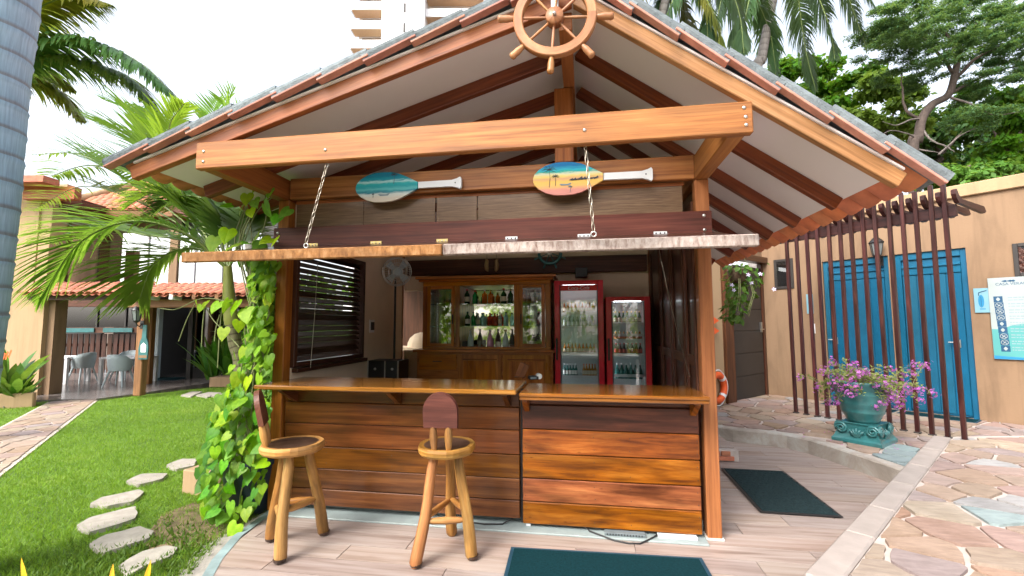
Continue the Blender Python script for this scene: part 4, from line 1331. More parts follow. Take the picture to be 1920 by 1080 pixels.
for z in SZ[1:]:
    for x0, x1 in ((-2.08, -1.705), (-1.63, -.905), (-.825, -.495)):
        part('shelf', (x0, 2.22, z - .009), (x1, 2.58, z - .001), SHELF, bev=0)
dr = part('drawer', (-2.165, 2.105, 1.005), (-1.655, 2.1195, 1.205), W['cab'])
obj('handle', MB().tube([(-1.97, 2.104, 1.115), (-1.965, 2.075, 1.115), (-1.86, 2.075, 1.115), (-1.855, 2.104, 1.115)], .006, 6), M_['black'], dr)
for x0, x1 in ((-1.635, -1.055), (-1.035, -.425)):
    d = part('cupboard_door', (x0, 2.105, .10), (x1, 2.1195, 1.205), W['cab'])
    obj('raised_panel', BB((x0 + .08, 2.097, .2), (x1 - .08, 2.1045, 1.125), .006), W['cab'], d)
    obj('moulding', BB((x0 + .06, 2.100, 1.135), (x1 - .06, 2.1045, 1.15), .002), W['panel2'], d)

LQ = {'dkgreen': liquid('glass_dark_green', (0.019, 0.114, 0.028)), 'green': liquid('glass_green', (0.038, 0.418, 0.114)), 'amber': liquid('glass_amber', (0.855, 0.228, 0.028)), 'clear': liquid('glass_clear', (.60, .70, .68)),
      'blue': liquid('glass_pale_blue', (0.475, 0.900, 0.900)), 'red': liquid('glass_red_brown', (0.570, 0.085, 0.038)), 'teal': liquid('glass_teal', (0.057, 0.304, 0.285)), 'black': liquid('glass_black', (.012, .012, .012)),
      'cola': liquid('drink_cola', (0.057, 0.023, 0.015)), 'orange': liquid('drink_orange', (0.900, 0.380, 0.038)), 'pink': plain('ceramic_pink', (.72, .38, .62), .3, var=.06, bump=0, coat=.4), 'paleblue': plain('ceramic_pale_blue', (.55, .74, .82), .3, var=.06, bump=0, coat=.4), 'greyblue': plain('ceramic_grey', (.28, .36, .38), .35, var=.06, bump=0, coat=.3)}
BODY = {'round': [(.0, 0), (.9, .0), (1, .02), (1, .60), (.92, .66), (.6, .74), (.34, .80), (.30, .93)], 'square': [(0, 0), (.92, 0), (1, .02), (1, .66), (.9, .72), (.4, .77), (.32, .80), (.32, .92)],
        'vase': [(0, 0), (.92, 0), (1, .05), (.98, .25), (.85, .42), (.55, .62), (.30, .78), (.22, .9), (.25, .94)], 'small': [(0, 0), (.9, 0), (1, .03), (1, .5), (.8, .6), (.45, .72), (.36, .93)]}
_bc = {}
def bottle(x, y, z, h, r, shape, liq, label, cap='black', lab=None, group=None, cat='bottle', name='bottle'):
    key = (shape, liq, round(h, 3), round(r, 3), cap, lab)
    if key in _bc:
        c_ = dup(_bc[key], (x, y, z), random.uniform(0, 6), label, group); return c_
    t = thing(name, label, cat, (x, y, z), random.uniform(0, .5), group)
    n = 4 if shape == 'square' else 16
    prof = [(r * a, h * b) for a, b in BODY[shape]]
    mb = MB()
    if shape == 'square':
        prof = [(a * 1.2, b) for a, b in prof]; mb.lathe(prof, 8); mb.sm = [False] * len(mb.sm)
    else: mb.lathe(prof, n)
    obj('body', mb, LQ[liq], t)
    top = BODY[shape][-1]
    obj('cap', MB().lathe([(r * .40, h * .90), (r * .40, h), (0, h)], 12), M_[cap], t)
    if lab:
        obj('label', MB().lathe([(r * 1.015, h * .16), (r * 1.015, h * .48)], n), M_[lab], t)
    _bc[key] = t
    return t
M_['label_cream'] = plain('label_cream', (.62, .56, .42), .6, var=.1, bump=0)
M_['label_red'] = plain('label_red', (.5, .06, .04), .6, var=.1, bump=0)
M_['gold'] = plain('gold', (.6, .42, .14), .35, 1.0, var=.1, bump=0)
def bx(px_, row): return pY(px_, (655, 611, 570)[row], 2.30).x
G1 = 'bottles on the cabinet shelves'
for px_, row, h, r, sh, lq, cap, lb, label in (
    (875, 2, .205, .036, 'round', 'dkgreen', 'red', 'label_cream', 'dark green bottle with a cream label, leftmost on the top cabinet shelf'),
    (890, 2, .185, .037, 'round', 'green', 'red', None, 'green bottle with a red cap, second from left on the top cabinet shelf'),
    (908, 2, .19, .030, 'square', 'amber', 'white', 'label_cream', 'square amber bottle with a white cap on the top cabinet shelf'),
    (919, 2, .185, .030, 'square', 'amber', 'gold', None, 'square amber bottle with a gold cap on the top cabinet shelf'),
    (944, 2, .205, .038, 'round', 'dkgreen', 'red', 'label_cream', 'dark green bottle, nearest the right end of the top shelf but one'),
    (957, 2, .195, .034, 'round', 'dkgreen', 'gold', None, 'dark green bottle with a gold cap at the right end of the top shelf'),
    (876, 1, .195, .036, 'round', 'dkgreen', 'black', 'paper', 'dark green bottle with a white label, leftmost on the middle cabinet shelf'),
    (887, 1, .19, .031, 'round', 'green', 'black', None, 'bright green bottle, second on the middle cabinet shelf'),
    (896, 1, .17, .027, 'round', 'clear', 'black', 'label_cream', 'clear bottle with a cream label on the middle cabinet shelf'),
    (906, 1, .175, .031, 'square', 'blue', 'black', None, 'pale blue square bottle with a black cap on the middle cabinet shelf'),
    (918, 1, .175, .03, 'square', 'red', 'black', 'label_red', 'red-brown bottle, left one of the pair on the middle cabinet shelf'),
    (927, 1, .175, .03, 'square', 'red', 'gold', 'label_cream', 'red-brown bottle with a cream label, right one of the pair on the middle shelf'),
    (937, 1, .18, .027, 'round', 'clear', 'gold', 'label_cream', 'slim clear bottle right of the red-brown pair'),
    (948, 1, .185, .032, 'round', 'blue', 'black', None, 'pale blue round bottle at the right end of the middle shelf'),
    (882, 0, .225, .043, 'vase', 'paleblue', 'white', None, 'pale blue cone-shaped decanter, leftmost on the bottom cabinet shelf'),
    (919, 0, .225, .045, 'vase', 'pink', 'white', None, 'pink cone-shaped decanter in the middle of the bottom cabinet shelf'),
    (948, 0, .225, .045, 'vase', 'paleblue', 'gold', None, 'pale blue cone-shaped decanter, rightmost on the bottom cabinet shelf'),
    (833, 0, .16, .033, 'round', 'black', 'black', 'paper', 'black bottle with a white label, left of two behind the left cabinet door'),
    (845, 0, .15, .033, 'round', 'clear', 'black', 'label_cream', 'clear bottle, right of two behind the left cabinet door'),
    (987, 1, .15, .028, 'vase', 'clear', 'white', None, 'clear carafe on the middle shelf behind the right cabinet door'),
    (1010, 1, .185, .031, 'round', 'cola', 'red', 'label_red', 'dark bottle with a red label on the middle shelf behind the right cabinet door'),
    (1000, 0, .16, .05, 'round', 'black', 'black', 'label_cream', 'squat black bottle at the foot of the right cabinet door'),
    (983, 2, .17, .03, 'round', 'amber', 'gold', None, 'amber bottle, left of two on the top shelf behind the right door'),
    (1003, 2, .17, .03, 'round', 'clear', 'gold', 'label_cream', 'clear bottle, right of two on the top shelf behind the right door')):
    bottle(bx(px_, row), 2.32 if row else 2.30, SZ[row], h, r, sh, lq, label, cap, lb, G1)
def tumbler(x, y, z, label):
    o = obj('glass', MB().lathe([(0, .003), (.02, .003), (.024, .09), (.026, .09), (.022, 0), (0, 0)], 14), LQ['clear'], loc=(x, y, z)); tag(o, label, 'glass', 'small glasses in the cabinet'); return o
tumbler(bx(900, 0), 2.27, SZ[0], 'small clear tumbler, left of two beside the pink decanter'); tumbler(bx(908, 0), 2.30, SZ[0], 'small clear tumbler nearest the pink decanter')
tag(obj('coaster_box', BB((0, 0, 0), (.07, .05, .07), .003), M_['black'], loc=(bx(868, 0), 2.25, SZ[0])), 'small black box at the left end of the bottom cabinet shelf', 'box')
tag(obj('card_box', BB((0, 0, 0), (.06, .04, .065), .003), M_['paper'], loc=(bx(932, 0), 2.25, SZ[0])), 'small white card box between the pink and blue decanters', 'box')

# ---------------------------------------------------------------- two red drinks fridges
lampm = NT('fridge_lamp'); lampm.b.inputs['Emission Color'].default_value = (.85, .95, 1, 1); lampm.b.inputs['Emission Strength'].default_value = 2.6
inner = plain('fridge_liner', (.78, .82, .82), .4, var=.03, bump=0, tone=0)
FG = glass('fridge_glass', (.97, 1, 1), .10, .01, .97)
def text(parent, s, size, loc, rot, mat, name='lettering', ext=.0008, align='CENTER', shear=0.0, sx=1.0):
    cu = bpy.data.curves.new(name, 'FONT'); cu.body = s; cu.size = size; cu.extrude = ext; cu.align_x = align; cu.shear = shear
    cu.materials.append(mat)
    tmp = bpy.data.objects.new(name, cu); C.objects.link(tmp)
    me = bpy.data.meshes.new_from_object(tmp.evaluated_get(bpy.context.evaluated_depsgraph_get())); me.name = name
    bpy.data.objects.remove(tmp)
    o = bpy.data.objects.new(name, me); C.objects.link(o); o.parent = parent; o.location = loc; o.rotation_euler = rot; o.scale = (sx, 1, 1)
    return o
def fridge(x0, x1, zt, label, shelves):
    yf, yb = 2.02, 2.60
    F = thing('drinks_fridge', label, 'drinks fridge', ((x0 + x1) / 2, (yf + yb) / 2, 0), 0, 'red drinks fridges')
    ox, oy = (x0 + x1) / 2, (yf + yb) / 2
    def P(name, lo, hi, mat, parent=F, bev=.004): return obj(name, BB((lo[0] - ox, lo[1] - oy, lo[2]), (hi[0] - ox, hi[1] - oy, hi[2]), bev), mat, parent)
    P('side', (x0, yf + .05, .03), (x0 + .03, yb, zt), M_['red']); P('side', (x1 - .03, yf + .05, .03), (x1, yb, zt), M_['red'])
    P('top', (x0 + .0305, yf + .05, zt - .04), (x1 - .0305, yb, zt), M_['red']); P('back', (x0 + .031, yb - .03, .03), (x1 - .031, yb - .001, zt - .041), inner)
    P('bottom', (x0 + .031, yf + .05, .03), (x1 - .031, yb - .031, .32), M_['black'])
    P('liner', (x0 + .031, yf + .055, .321), (x0 + .045, yb - .031, zt - .041), inner); P('liner', (x1 - .045, yf + .055, .321), (x1 - .031, yb - .031, zt - .041), inner)
    d = P('door', (x0, yf, .15), (x0 + .066, yf + .045, zt - .002), M_['red'])
    for a, b in (((x1 - .066, yf, .15), (x1, yf + .045, zt - .002)), ((x0 + .0665, yf, zt - .054), (x1 - .0665, yf + .045, zt - .002)), ((x0 + .0665, yf, .15), (x1 - .0665, yf + .045, .22))):
        P('door_frame', a, b, M_['red'], d)
    P('gasket', (x0 + .0665, yf + .012, .222), (x0 + .080, yf + .03, zt - .056), M_['base_grey'], d); P('gasket', (x1 - .080, yf + .012, .222), (x1 - .0665, yf + .03, zt - .056), M_['base_grey'], d)
    P('pane', (x0 + .0805, yf + .018, .222), (x1 - .0805, yf + .024, zt - .056), FG, d, 0)
    P('handle', (x0 + .012, yf - .02, 1.15), (x0 + .036, yf - .0005, 1.42), M_['black'], d)
    P('lamp', (x0 + .10, yf + .07, zt - .062), (x1 - .10, yf + .10, zt - .042), lampm.m, bev=0)
    P('lamp', (x0 + .046, yf + .06, .50), (x0 + .058, yf + .075, zt - .10), lampm.m, bev=0)  # unseen upright strip, added to brighten the lower shelves
    for z in shelves:
        P('shelf', (x0 + .046, yf + .07, z - .006), (x1 - .046, yb - .032, z), SHELF, bev=0)
        P('shelf_rail', (x0 + .046, yf + .058, z - .018), (x1 - .046, yf + .069, z + .016), M_['white'], bev=.002)
    return F, d, P
M_['logo_white'] = plain('logo_white', (.7, .7, .7), .4, var=0, bump=0, tone=0)
sh1 = [pY(1085, y, 2.1).z for y in (706, 662)] + [1.56, 1.74]
F1, d1, P1_ = fridge(-.36, .245, 2.143, 'tall red drinks fridge with a glass door beside the cabinet', sh1)
P1_('header_strip', (-.29, 2.032, 2.015), (.175, 2.036, 2.085), M_['red'], d1, 0)
text(d1, 'Coca-Cola', .062, (-.06 + .0575, -.2805, 2.028), (PI / 2, 0, 0), M_['logo_white'], shear=.25)
sh2 = [pY(1180, y, 2.1).z for y in (704, 665)] + [1.46, 1.60]
F2, d2, P2_ = fridge(.274, .804, 1.932, 'shorter red drinks fridge by the dark side wall', sh2)
text(d2, 'Coca-Cola', .072, (.05, -.2735, 1.765), (PI / 2, 0, 0), M_['logo_white'], shear=.25)
NTH = ('first', 'second', 'third', 'fourth', 'fifth', 'sixth', 'seventh', 'eighth', 'ninth')
def fill(F, x0, x1, z, n, h, r, liq, cap, lb, label, y=2.13):
    kind, where = label.split(' bottle', 1)
    for k in range(n):
        bottle(lerp(x0 + r, x1 - r, (k + .5) / n), y, z + .001, h, r, 'small', liq, kind + ' bottle, ' + NTH[k] + ' from left' + where, cap, lb, label.replace('bottle', 'bottles', 1))
fill(F1, -.285, -.065, sh1[0], 5, .155, .021, 'teal', 'white', 'paper', 'teal bottle on the lower shelf of the tall red fridge')
fill(F1, -.045, .17, sh1[0], 5, .155, .021, 'orange', 'orange', 'label_cream', 'orange drink bottle on the lower shelf of the tall red fridge')
fill(F1, -.285, .17, sh1[1], 9, .12, .022, 'amber', 'gold', 'label_cream', 'amber bottle on the upper shelf of the tall red fridge')
fill(F1, -.285, .17, sh1[2], 8, .14, .022, 'clear', 'white', 'paper', 'clear water bottle high in the tall red fridge')
fill(F1, -.285, .17, sh1[3], 9, .13, .022, 'red', 'gold', 'label_cream', 'red-brown bottle on the top shelf of the tall red fridge')
fill(F2, .345, .735, sh2[2] - .05, 7, .10, .026, 'orange', 'white', 'label_red', 'orange bottle just under the top shelf of the short red fridge')
fill(F2, .345, .735, sh2[0] - .045, 6, .19, .030, 'teal', 'white', None, 'teal glass bottle on the lower shelf of the short red fridge')
fill(F2, .345, .735, sh2[1], 7, .14, .024, 'cola', 'red', 'label_red', 'cola bottle on the middle shelf of the short red fridge')
fill(F2, .345, .735, sh2[3], 7, .15, .024, 'dkgreen', 'gold', 'label_cream', 'dark green bottle on the top shelf of the short red fridge')
tag(obj('speaker_box', BB((0, 0, 0), (.16, .14, .13), .006), M_['black'], loc=(-.10, 2.3, 2.209)), 'small black speaker on top of the tall red fridge', 'speaker')

# pedestal fan, black flight case, odds and ends
fan = thing('pedestal_fan', 'grey pedestal fan on a dark pole in the left back corner of the bar', 'fan', (-2.47, 2.0, 0))
obj('pole', MB().tube([(0, 0, .03), (0, 0, 2.2)], [.016, .014], 12), M_['black'], fan)
obj('base', MB().lathe([(0, 0), (.2, 0), (.2, .02), (.05, .04), (0, .045)], 24), M_['black'], fan)
hd = obj('motor', MB().tube([(-.02, .08, 2.31), (.01, 0, 2.30), (.03, -.05, 2.29)], [.05, .075, .06], 16), M_['grey_chair'], fan)
ax_ = Vector((.55, -.8, -.15)).normalized(); cg = MB(); ctr = Vector((.06, -.09, 2.29))
u_ = ax_.orthogonal().normalized(); v_ = ax_.cross(u_)
for rr, off_ in ((.19, 0), (.175, .04), (.12, .06), (.06, .068), (.175, -.04)):
    cg.tube([ctr + ax_ * off_ + (u_ * math.cos(a) + v_ * math.sin(a)) * rr for a in [2 * PI * k / 28 for k in range(28)]], .004, 5, closed=True)
for k in range(36):
    a = 2 * PI * k / 36; e = u_ * math.cos(a) + v_ * math.sin(a)
    cg.tube([ctr + ax_ * .068 + e * .05, ctr + ax_ * .06 + e * .12, ctr + ax_ * .04 + e * .175, ctr + e * .19, ctr - ax_ * .04 + e * .175, ctr - ax_ * .06 + e * .06], .0018, 4)
obj('cage', cg, M_['steel'], fan)
obj('cage_boss', MB().lathe([(.055, 0), (.05, .012), (0, .016)], 20, ctr + ax_ * .066, axis=ax_), M_['grey_chair'], fan)
for k in range(4):
    a = k * PI / 2; bl_ = MB(); e = u_ * math.cos(a) + v_ * math.sin(a); f = ax_.cross(e)
    bl_.add([ctr + e * .03 - f * .02, ctr + e * .03 + f * .02 + ax_ * .01, ctr + e * .15 + f * .07 + ax_ * .02, ctr + e * .16 - f * .03 - ax_ * .01], [(0, 1, 2, 3)], [[(0, 0)] * 4])
    obj('blade', bl_, M_['grey_chair'], fan)
case = thing('flight_case', 'black equipment case with metal corners under the pedestal fan', 'case', (-2.42, 1.72, 0))
obj('body', BB((-.20, -.16, .62), (.20, .16, 1.16), .006), M_['black'], case)
obj('stand', BB((-.18, -.14, .0), (.18, .14, .6195), .006), M_['black'], case)
for x in (-.195, .195):
    obj('corner_strip', BB((x - .009, -.168, .622), (x + .009, -.1605, 1.158), .001), M_['steel'], case)
obj('corner_strip', BB((.02, -.167, .622), (.034, -.1605, 1.158), .001), M_['steel'], case)
for x in (-.10, .12):
    obj('latch', MB().lathe([(.016, 0), (.016, .008), (0, .01)], 10, (x, -.161, 1.06), axis=(0, -1, 0)), M_['steel'], case)
cr = pZ(975, 707, 1.113)
mstand = thing('menu_stand', 'small slanted wooden stand at the right end of the left bar top', 'menu stand', (cr.x, cr.y, 1.11))
obj('board', MB().box((.02, .0, .065), (.09, .018, .13), .003, M_=Matrix.Rotation(R(24), 3, 'Y')), W['panel'], mstand)
obj('foot', BB((-.05, -.03, .0), (.05, .03, .01), .002), W['panel'], mstand)
cr = pZ(1000, 712, 1.083)
pt = thing('card_reader', 'black and white card reader lying on the right bar top behind the slanted stand', 'card reader', (cr.x, cr.y + .02, 1.083), .3)
obj('body', BB((-.05, -.035, 0), (.045, .035, .035), .008), M_['black'], pt); obj('roll', MB().tube([(.05, -.03, .03), (.05, .03, .03)], .026, 14), M_['paper'], pt)
obj('keypad', BB((-.035, -.036, .008), (.02, -.0352, .027), 0), M_['base_grey'], pt)
# teal ship-wheel ornament and two carved wooden feet on the header beam
tw = thing('wheel_ornament', 'small teal ship wheel hung on the dark beam above the cabinet', 'ornament', pY(1031, 474, 2.56))
tr_ = (pY(1057, 470, 2.56) - pY(1006, 470, 2.56)).length / 2
obj('rim', MB().tube([(tr_ * .80 * math.cos(a), 0, tr_ * .80 * math.sin(a)) for a in [2 * PI * k / 32 for k in range(32)]], .022, 8, closed=True, squash=1), M_['teal'], tw)
for k in range(8):
    a = PI / 8 + k * PI / 4; d = Vector((math.cos(a), 0, math.sin(a)))
    obj('handle', MB().tube([d * tr_ * .8, d * tr_ * 1.02, d * tr_ * 1.18, d * tr_ * 1.25], [.008, .011, .013, .008], 8), M_['teal'], tw)
    obj('spoke', MB().tube([d * .02, d * tr_ * .8], .007, 6), M_['teal'], tw)
obj('hub', MB().lathe([(0, .0), (.035, 0), (.035, .02), (0, .022)], 16, (0, .0, 0), axis=(0, -1, 0)), M_['paper'], tw)
M_['carved'] = plain('carved_wood', (.36, .24, .11), .5, var=.15, bump=.1)
for px_, sx, lab in ((913, -1, 'pale carved wooden drop, left of the pair hung above the cabinet'), (931, 1, 'pale carved wooden drop, right of the pair hung above the cabinet')):
    p = pY(px_, 497, 2.55)
    o = obj('carved_drop', MB().tube([(-.016 * sx * -1, 0, .09), (.0, 0, .06), (.008 * sx, 0, .0), (.0, 0, -.06), (-.016 * sx, 0, -.09)], [.016, .032, .04, .038, .016], 12, squash=.8), M_['carved'], loc=p)
    tag(o, lab, 'ornament', 'carved drops above the cabinet')
    obj('string', MB().tube([(0, 0, .09), (0, .01, .3)], .002, 5), M_['black'], o)
# ================================================================== CHANGING ROOMS, SCREEN, PLANTER
W0, W1 = Vector((3.87, 5.88, 0)), Vector((5.98, 3.72, 0))
wd = (W1 - W0).normalized(); wn_ = Vector((-wd.y, wd.x, 0))      # wn_ points away from the viewer
WR = math.atan2(wd.y, wd.x)
H = thing('changing_rooms', 'low ochre changing-room building with blue doors behind the slatted screen', 'building', W0, WR)
def pW(x, y, d=0.0):
    r_ = ray(x, y); o = W0 - wn_ * d
    t = (o - CAM).dot(wn_) / r_.dot(wn_); p = CAM + r_ * t
    return Vector(((p - W0).dot(wd), -d, p.z))
zc = pW(1790, 372).z; zt = pW(1790, 349).z
dA = (pW(1541, 486).x, pW(1664, 474).x); dB = (pW(1676, 476).x, pW(1810, 465).x)
zd = pW(1740, 471).z
win = (pW(1456, 492), pW(1484, 536))
xl = pW(1437, 700).x
segs = [(xl, dA[0], 0, zc), (dA[0], dA[1], zd, zc), (dA[1], dB[0], 0, zc), (dB[0], dB[1], zd, zc), (dB[1], 4.6, 0, zc)]
for a, b, z0, z1 in segs:
    obj('wall', BB((a, 0, z0), (b - .0005, .22, z1), 0), M_['ochre'], H)
obj('coping', BB((xl - .02, -.05, zc + .0005), (4.65, .3, zt), .01), M_['ochre_lt'], H)
obj('roof', BB((xl, .31, zc - .1), (4.6, 4.2, zt - .03), 0), M_['ochre_lt'], H)
obj('wall', BB((xl, 4.0, 0), (4.6, 4.2, zc - .11), 0), M_['ochre'], H)
for (a, b), hl in ((dA, 'pull'), (dB, 'pull')):
    fr_d = obj('door_frame', BB((a + .001, .03, WZ), (a + .07, .12, zd - .001), .004), M_['blue'], H)
    obj('jamb', BB((b - .07, .03, WZ), (b - .001, .12, zd - .001), .004), M_['blue'], fr_d)
    obj('head', BB((a + .0705, .03, zd - .11), (b - .0705, .12, zd - .001), .004), M_['blue'], fr_d)
    d = obj('door', BB((a + .072, .06, WZ + .02), (b - .072, .10, zd - .112), .004), M_['blue'], H)
    ztop = zd - .13
    obj('transom_rail', BB((a + .074, .035, zd - .36), (b - .074, .0595, zd - .20), .01), M_['blue'], d)
    obj('transom_moulding', BB((a + .074, .015, zd - .245), (b - .074, .0345, zd - .215), .006), M_['blue'], d)
    w = b - a - .15
    for k in range(4):
        x0 = a + .076 + w * k / 4
        obj('plank', BB((x0 + .004, .045, WZ + .05), (x0 + w / 4 - .006, .0595, zd - .37), .005), M_['blue'], d)
    kx = b - .16 if a > 1 else a + .14
    obj('handle', MB().tube([(kx, .045, 1.30), (kx, -.005, 1.30), (kx - .05, -.01, 1.30), (kx - .11, -.01, 1.30)], [.012, .011, .009, .008], 8), M_['steel'], d)
    obj('escutcheon', BB((kx - .02, .038, 1.22), (kx + .02, .0445, 1.34), .003), M_['steel'], d)
# threshold mats
for (a, b), lab in ((dA, 'long teal mat at the foot of the left blue door'), (dB, 'long teal mat at the foot of the right blue door')):
    p = W0 + wd * ((a + b) / 2) - wn_ * .20
    doormat('doormat', p.x, p.y, b - a + .05, .34, WR, M_['mat'], M_['mat_edge'], lab, WZ + .012)
# small dark window at the left, another at the right edge with something orange inside
def window(p0, p1, nm='window'):
    x0, x1, z0, z1 = p0.x, p1.x, p1.z, p0.z
    f = obj(nm, BB((x0, -.004, z0), (x1, .05, z1), .004), M_['black'], H)
    for a, b in (((x0 - .05, -.02, z0 - .05), (x0, .03, z1 + .05)), ((x1, -.02, z0 - .05), (x1 + .05, .03, z1 + .05)), ((x0 + .0005, -.02, z1), (x1 - .0005, .03, z1 + .05)), ((x0 + .0005, -.02, z0 - .05), (x1 - .0005, .03, z0))):
        obj('frame', BB(a, b, .004), M_['charcoal'], f)
    obj('pane', BB((x0 + .002, -.0125, z0 + .002), (x1 - .002, -.0065, z1 - .002), 0), glass('pane_%d' % random.randint(0, 999), refl=.10), f)
    return f
window(*win)
q0, q1 = pW(1908, 463), pW(1965, 508)
wr_ = window(q0, q1)
obj('orange_shade', MB().ball((q0.x + .10, -.0055, (q0.z + q1.z) / 2 + .10), (.035, .001, .05)), M_['orange'], wr_)
obj('light_switch', BB((pW(1520, 607).x, -.012, pW(1520, 625).z), (pW(1526, 607).x + .02, -.0005, pW(1520, 607).z), .003), M_['white'], H)

# dark plank door standing square to the blue ones, and the wall carrying the life ring
D0 = W0 + wd * xl; D1 = pZ(1357, 757, WZ); D1.z = 0; dd = (D1 - D0); DL = dd.length; dd.normalize(); dn = Vector((dd.y, -dd.x, 0))
DR = math.atan2(dd.y, dd.x)
G = thing('side_door', 'dark brown horizontally grooved door in a deep dark frame, right of the bar', 'door', D0, DR)
sgn = 1 if (Matrix.Rotation(-DR, 3, 'Z') @ (CAM - D0)).y > 0 else -1
zdk = 2.80
def PB(name, lo, hi, mat, parent=G, bev=.004):
    return obj(name, BB((lo[0], lo[1] * sgn, lo[2]), (hi[0], hi[1] * sgn, hi[2]), bev), mat, parent)
dpl = PB('door_leaf', (.09, -.03, WZ + .01), (DL - .28, .0, zdk - .09), M_['charcoal'])
for k in range(6):
    z0 = WZ + .03 + k * .42
    PB('panel', (.11, .0005, z0), (DL - .30, .012, z0 + .40), M_['charcoal'], dpl, .006)
PB('handle', (.17, .0125, 1.42), (.21, .05, 1.62), M_['steel'], dpl)
PB('lever', (.13, .052, 1.47), (.30, .066, 1.49), M_['steel'], dpl)
PB('jamb', (.0, -.05, WZ), (.085, .03, zdk), W['dark']); PB('jamb', (DL - .275, -.05, WZ), (DL, .10, zdk), W['header'])
PB('lintel', (-.02, -.05, zdk + .0005), (DL + .03, .13, zdk + .12), W['dark'])
SW_ = obj('side_wall', MB().box((DL + .80, -.06 * sgn, (zc + .3) / 2), (1.59, .2, zc + .3), 0), M_['ochre_lt'], loc=D0, rot=(0, 0, DR)); tag(SW_, 'beige side wall left of the dark door carrying the life ring', 'wall')
SV_ = obj('upper_wall', MB().box((DL / 2, -.07 * sgn, (zdk + .12 + zc + .3) / 2), (DL - .002, .18, zc + .3 - zdk - .125), 0), M_['ochre'], loc=D0, rot=(0, 0, DR)); tag(SV_, 'ochre wall above the dark door', 'wall')
# life ring and orange pennants
lr = thing('life_ring', 'orange life ring with white bands and rope on the beige wall', 'life ring')
lc = D0 + dd * (DL + .12) + dn * (.16)
lc = None
def on_side(x, y, off_=.10):
    n_ = Vector((-dd.y, dd.x, 0)) * sgn
    o = D0 + n_ * off_
    r_ = ray(x, y); t = (o - CAM).dot(n_) / r_.dot(n_); return CAM + r_ * t, n_
lc, nn = on_side(1345, 727, .11)
rr = (on_side(1345, 697, .11)[0] - lc).length
lr.location = lc; lr.rotation_euler = (0, 0, math.atan2(nn.y, nn.x) + PI / 2)
R_, r_in = rr * .80, rr * .21
def arc(a0, a1, n, rad_=R_): return [(rad_ * math.cos(a0 + (a1 - a0) * k / n), 0, rad_ * math.sin(a0 + (a1 - a0) * k / n)) for k in range(n + 1)]
obj('ring', MB().tube(arc(0, 2 * PI * 39 / 40, 39), r_in, 14, closed=True, squash=1), M_['orange'], lr)
for k in range(4):
    a = PI / 4 + k * PI / 2; obj('band', MB().tube(arc(a - .14, a + .14, 5), r_in * 1.04, 14), M_['white'], lr)
rope = []
for k in range(48):
    a = 2 * PI * k / 48; rope.append(((R_ + r_in * (1.05 + .45 * abs(math.sin(2 * (a - PI / 4))))) * math.cos(a), -r_in * .3, (R_ + r_in * (1.05 + .45 * abs(math.sin(2 * (a - PI / 4))))) * math.sin(a)))
obj('rope', MB().tube(rope, .011, 6, closed=True), M_['white'], lr)
pc, _ = on_side(1342, 612, .08)
pn_ = thing('orange_flags', 'two orange pennants on the beige wall above the life ring', 'flags', pc, lr.rotation_euler.z)
for dz in (.10, -.08):
    mb = MB(); mb.prism([(-.16, -.09), (.10, 0), (-.16, .10)], .012, Matrix(((1, 0, 0, 0), (0, 0, -1, 0), (0, 1, 0, dz), (0, 0, 0, 1)))); obj('pennant', mb, M_['orange'], pn_)

# wall lantern between the doors
def lantern(loc, rz, label, s=1.0):
    t = thing('wall_lantern', label, 'lantern', loc, rz)
    t.scale = (s, s, s)
    obj('bracket', MB().tube([(0, .0, -.05), (0, -.06, -.12), (0, -.12, -.10), (0, -.14, -.04)], .012, 8), M_['black'], t)
    obj('back_plate', BB((-.04, -.01, -.16), (.04, .005, .0), .005), M_['black'], t)
    obj('roof', MB().lathe([(.105, .20), (.10, .215), (.06, .26), (.02, .30), (.012, .33), (.018, .345), (0, .36)], 8, (0, -.14, 0)), M_['black'], t)
    obj('base', MB().lathe([(0, -.05), (.03, -.04), (.055, -.01), (.06, .0)], 8, (0, -.14, 0)), M_['black'], t)
    gl_ = MB().lathe([(.055, .0), (.088, .19)], 6, (0, -.14, 0)); gl_.sm = [False] * len(gl_.sm)
    obj('glass', gl_, M_['lantern_glass'], t)
    for k in range(6):
        a = 2 * PI * k / 6
        obj('bar', MB().tube([(.056 * math.cos(a), -.14 + .056 * math.sin(a), 0), (.09 * math.cos(a), -.14 + .09 * math.sin(a), .2)], .006, 5), M_['black'], t)
    return t
M_['lantern_glass'] = plain('lantern_glass', (.16, .18, .18), .25, var=.15, bump=.1, tone=0)
p = pW(1650, 480)
lantern(W0 + wd * p.x + Vector((0, 0, p.z)), WR, 'black wall lantern between the two blue doors', 1.05)

# signs
def board(name, x0, z0, x1, z1, d, label, cat, mat):
    t = thing(name, label, cat, W0 + wd * x0 + Vector((0, 0, z0)) - wn_ * d, WR)
    obj('board', BB((0, 0, 0), (x1 - x0, .015, z1 - z0), .002), mat, t)
    return t, x1 - x0, z1 - z0
def flat(name, pts, mat, parent, y=-.001):
    mb = MB(); mb.add([(x, y, z) for x, z in pts], [tuple(range(len(pts)))], [[(0, 0)] * len(pts)]); return obj(name, mb, mat, parent)
M_['sign_white'] = plain('sign_white', (.31, .355, .355), .4, var=.03, bump=0, tone=0)
M_['sign_aqua'] = plain('sign_aqua', (.075, .29, .285), .4, var=.08, nscale=2, bump=0, tone=0)
M_['sign_pale'] = plain('sign_pale_blue', (.17, .34, .42), .4, var=.05, bump=0, tone=0)
M_['sign_navy'] = plain('sign_navy', (.012, .07, .15), .4, var=.03, bump=0, tone=0)
M_['sign_blue'] = plain('sign_blue', (.02, .20, .38), .4, var=.03, bump=0, tone=0)
a = pW(1853, 522, .03); b = pW(1862, 673, .03)
x0 = (a.x + b.x) / 2; bw = .86; bh = a.z - b.z
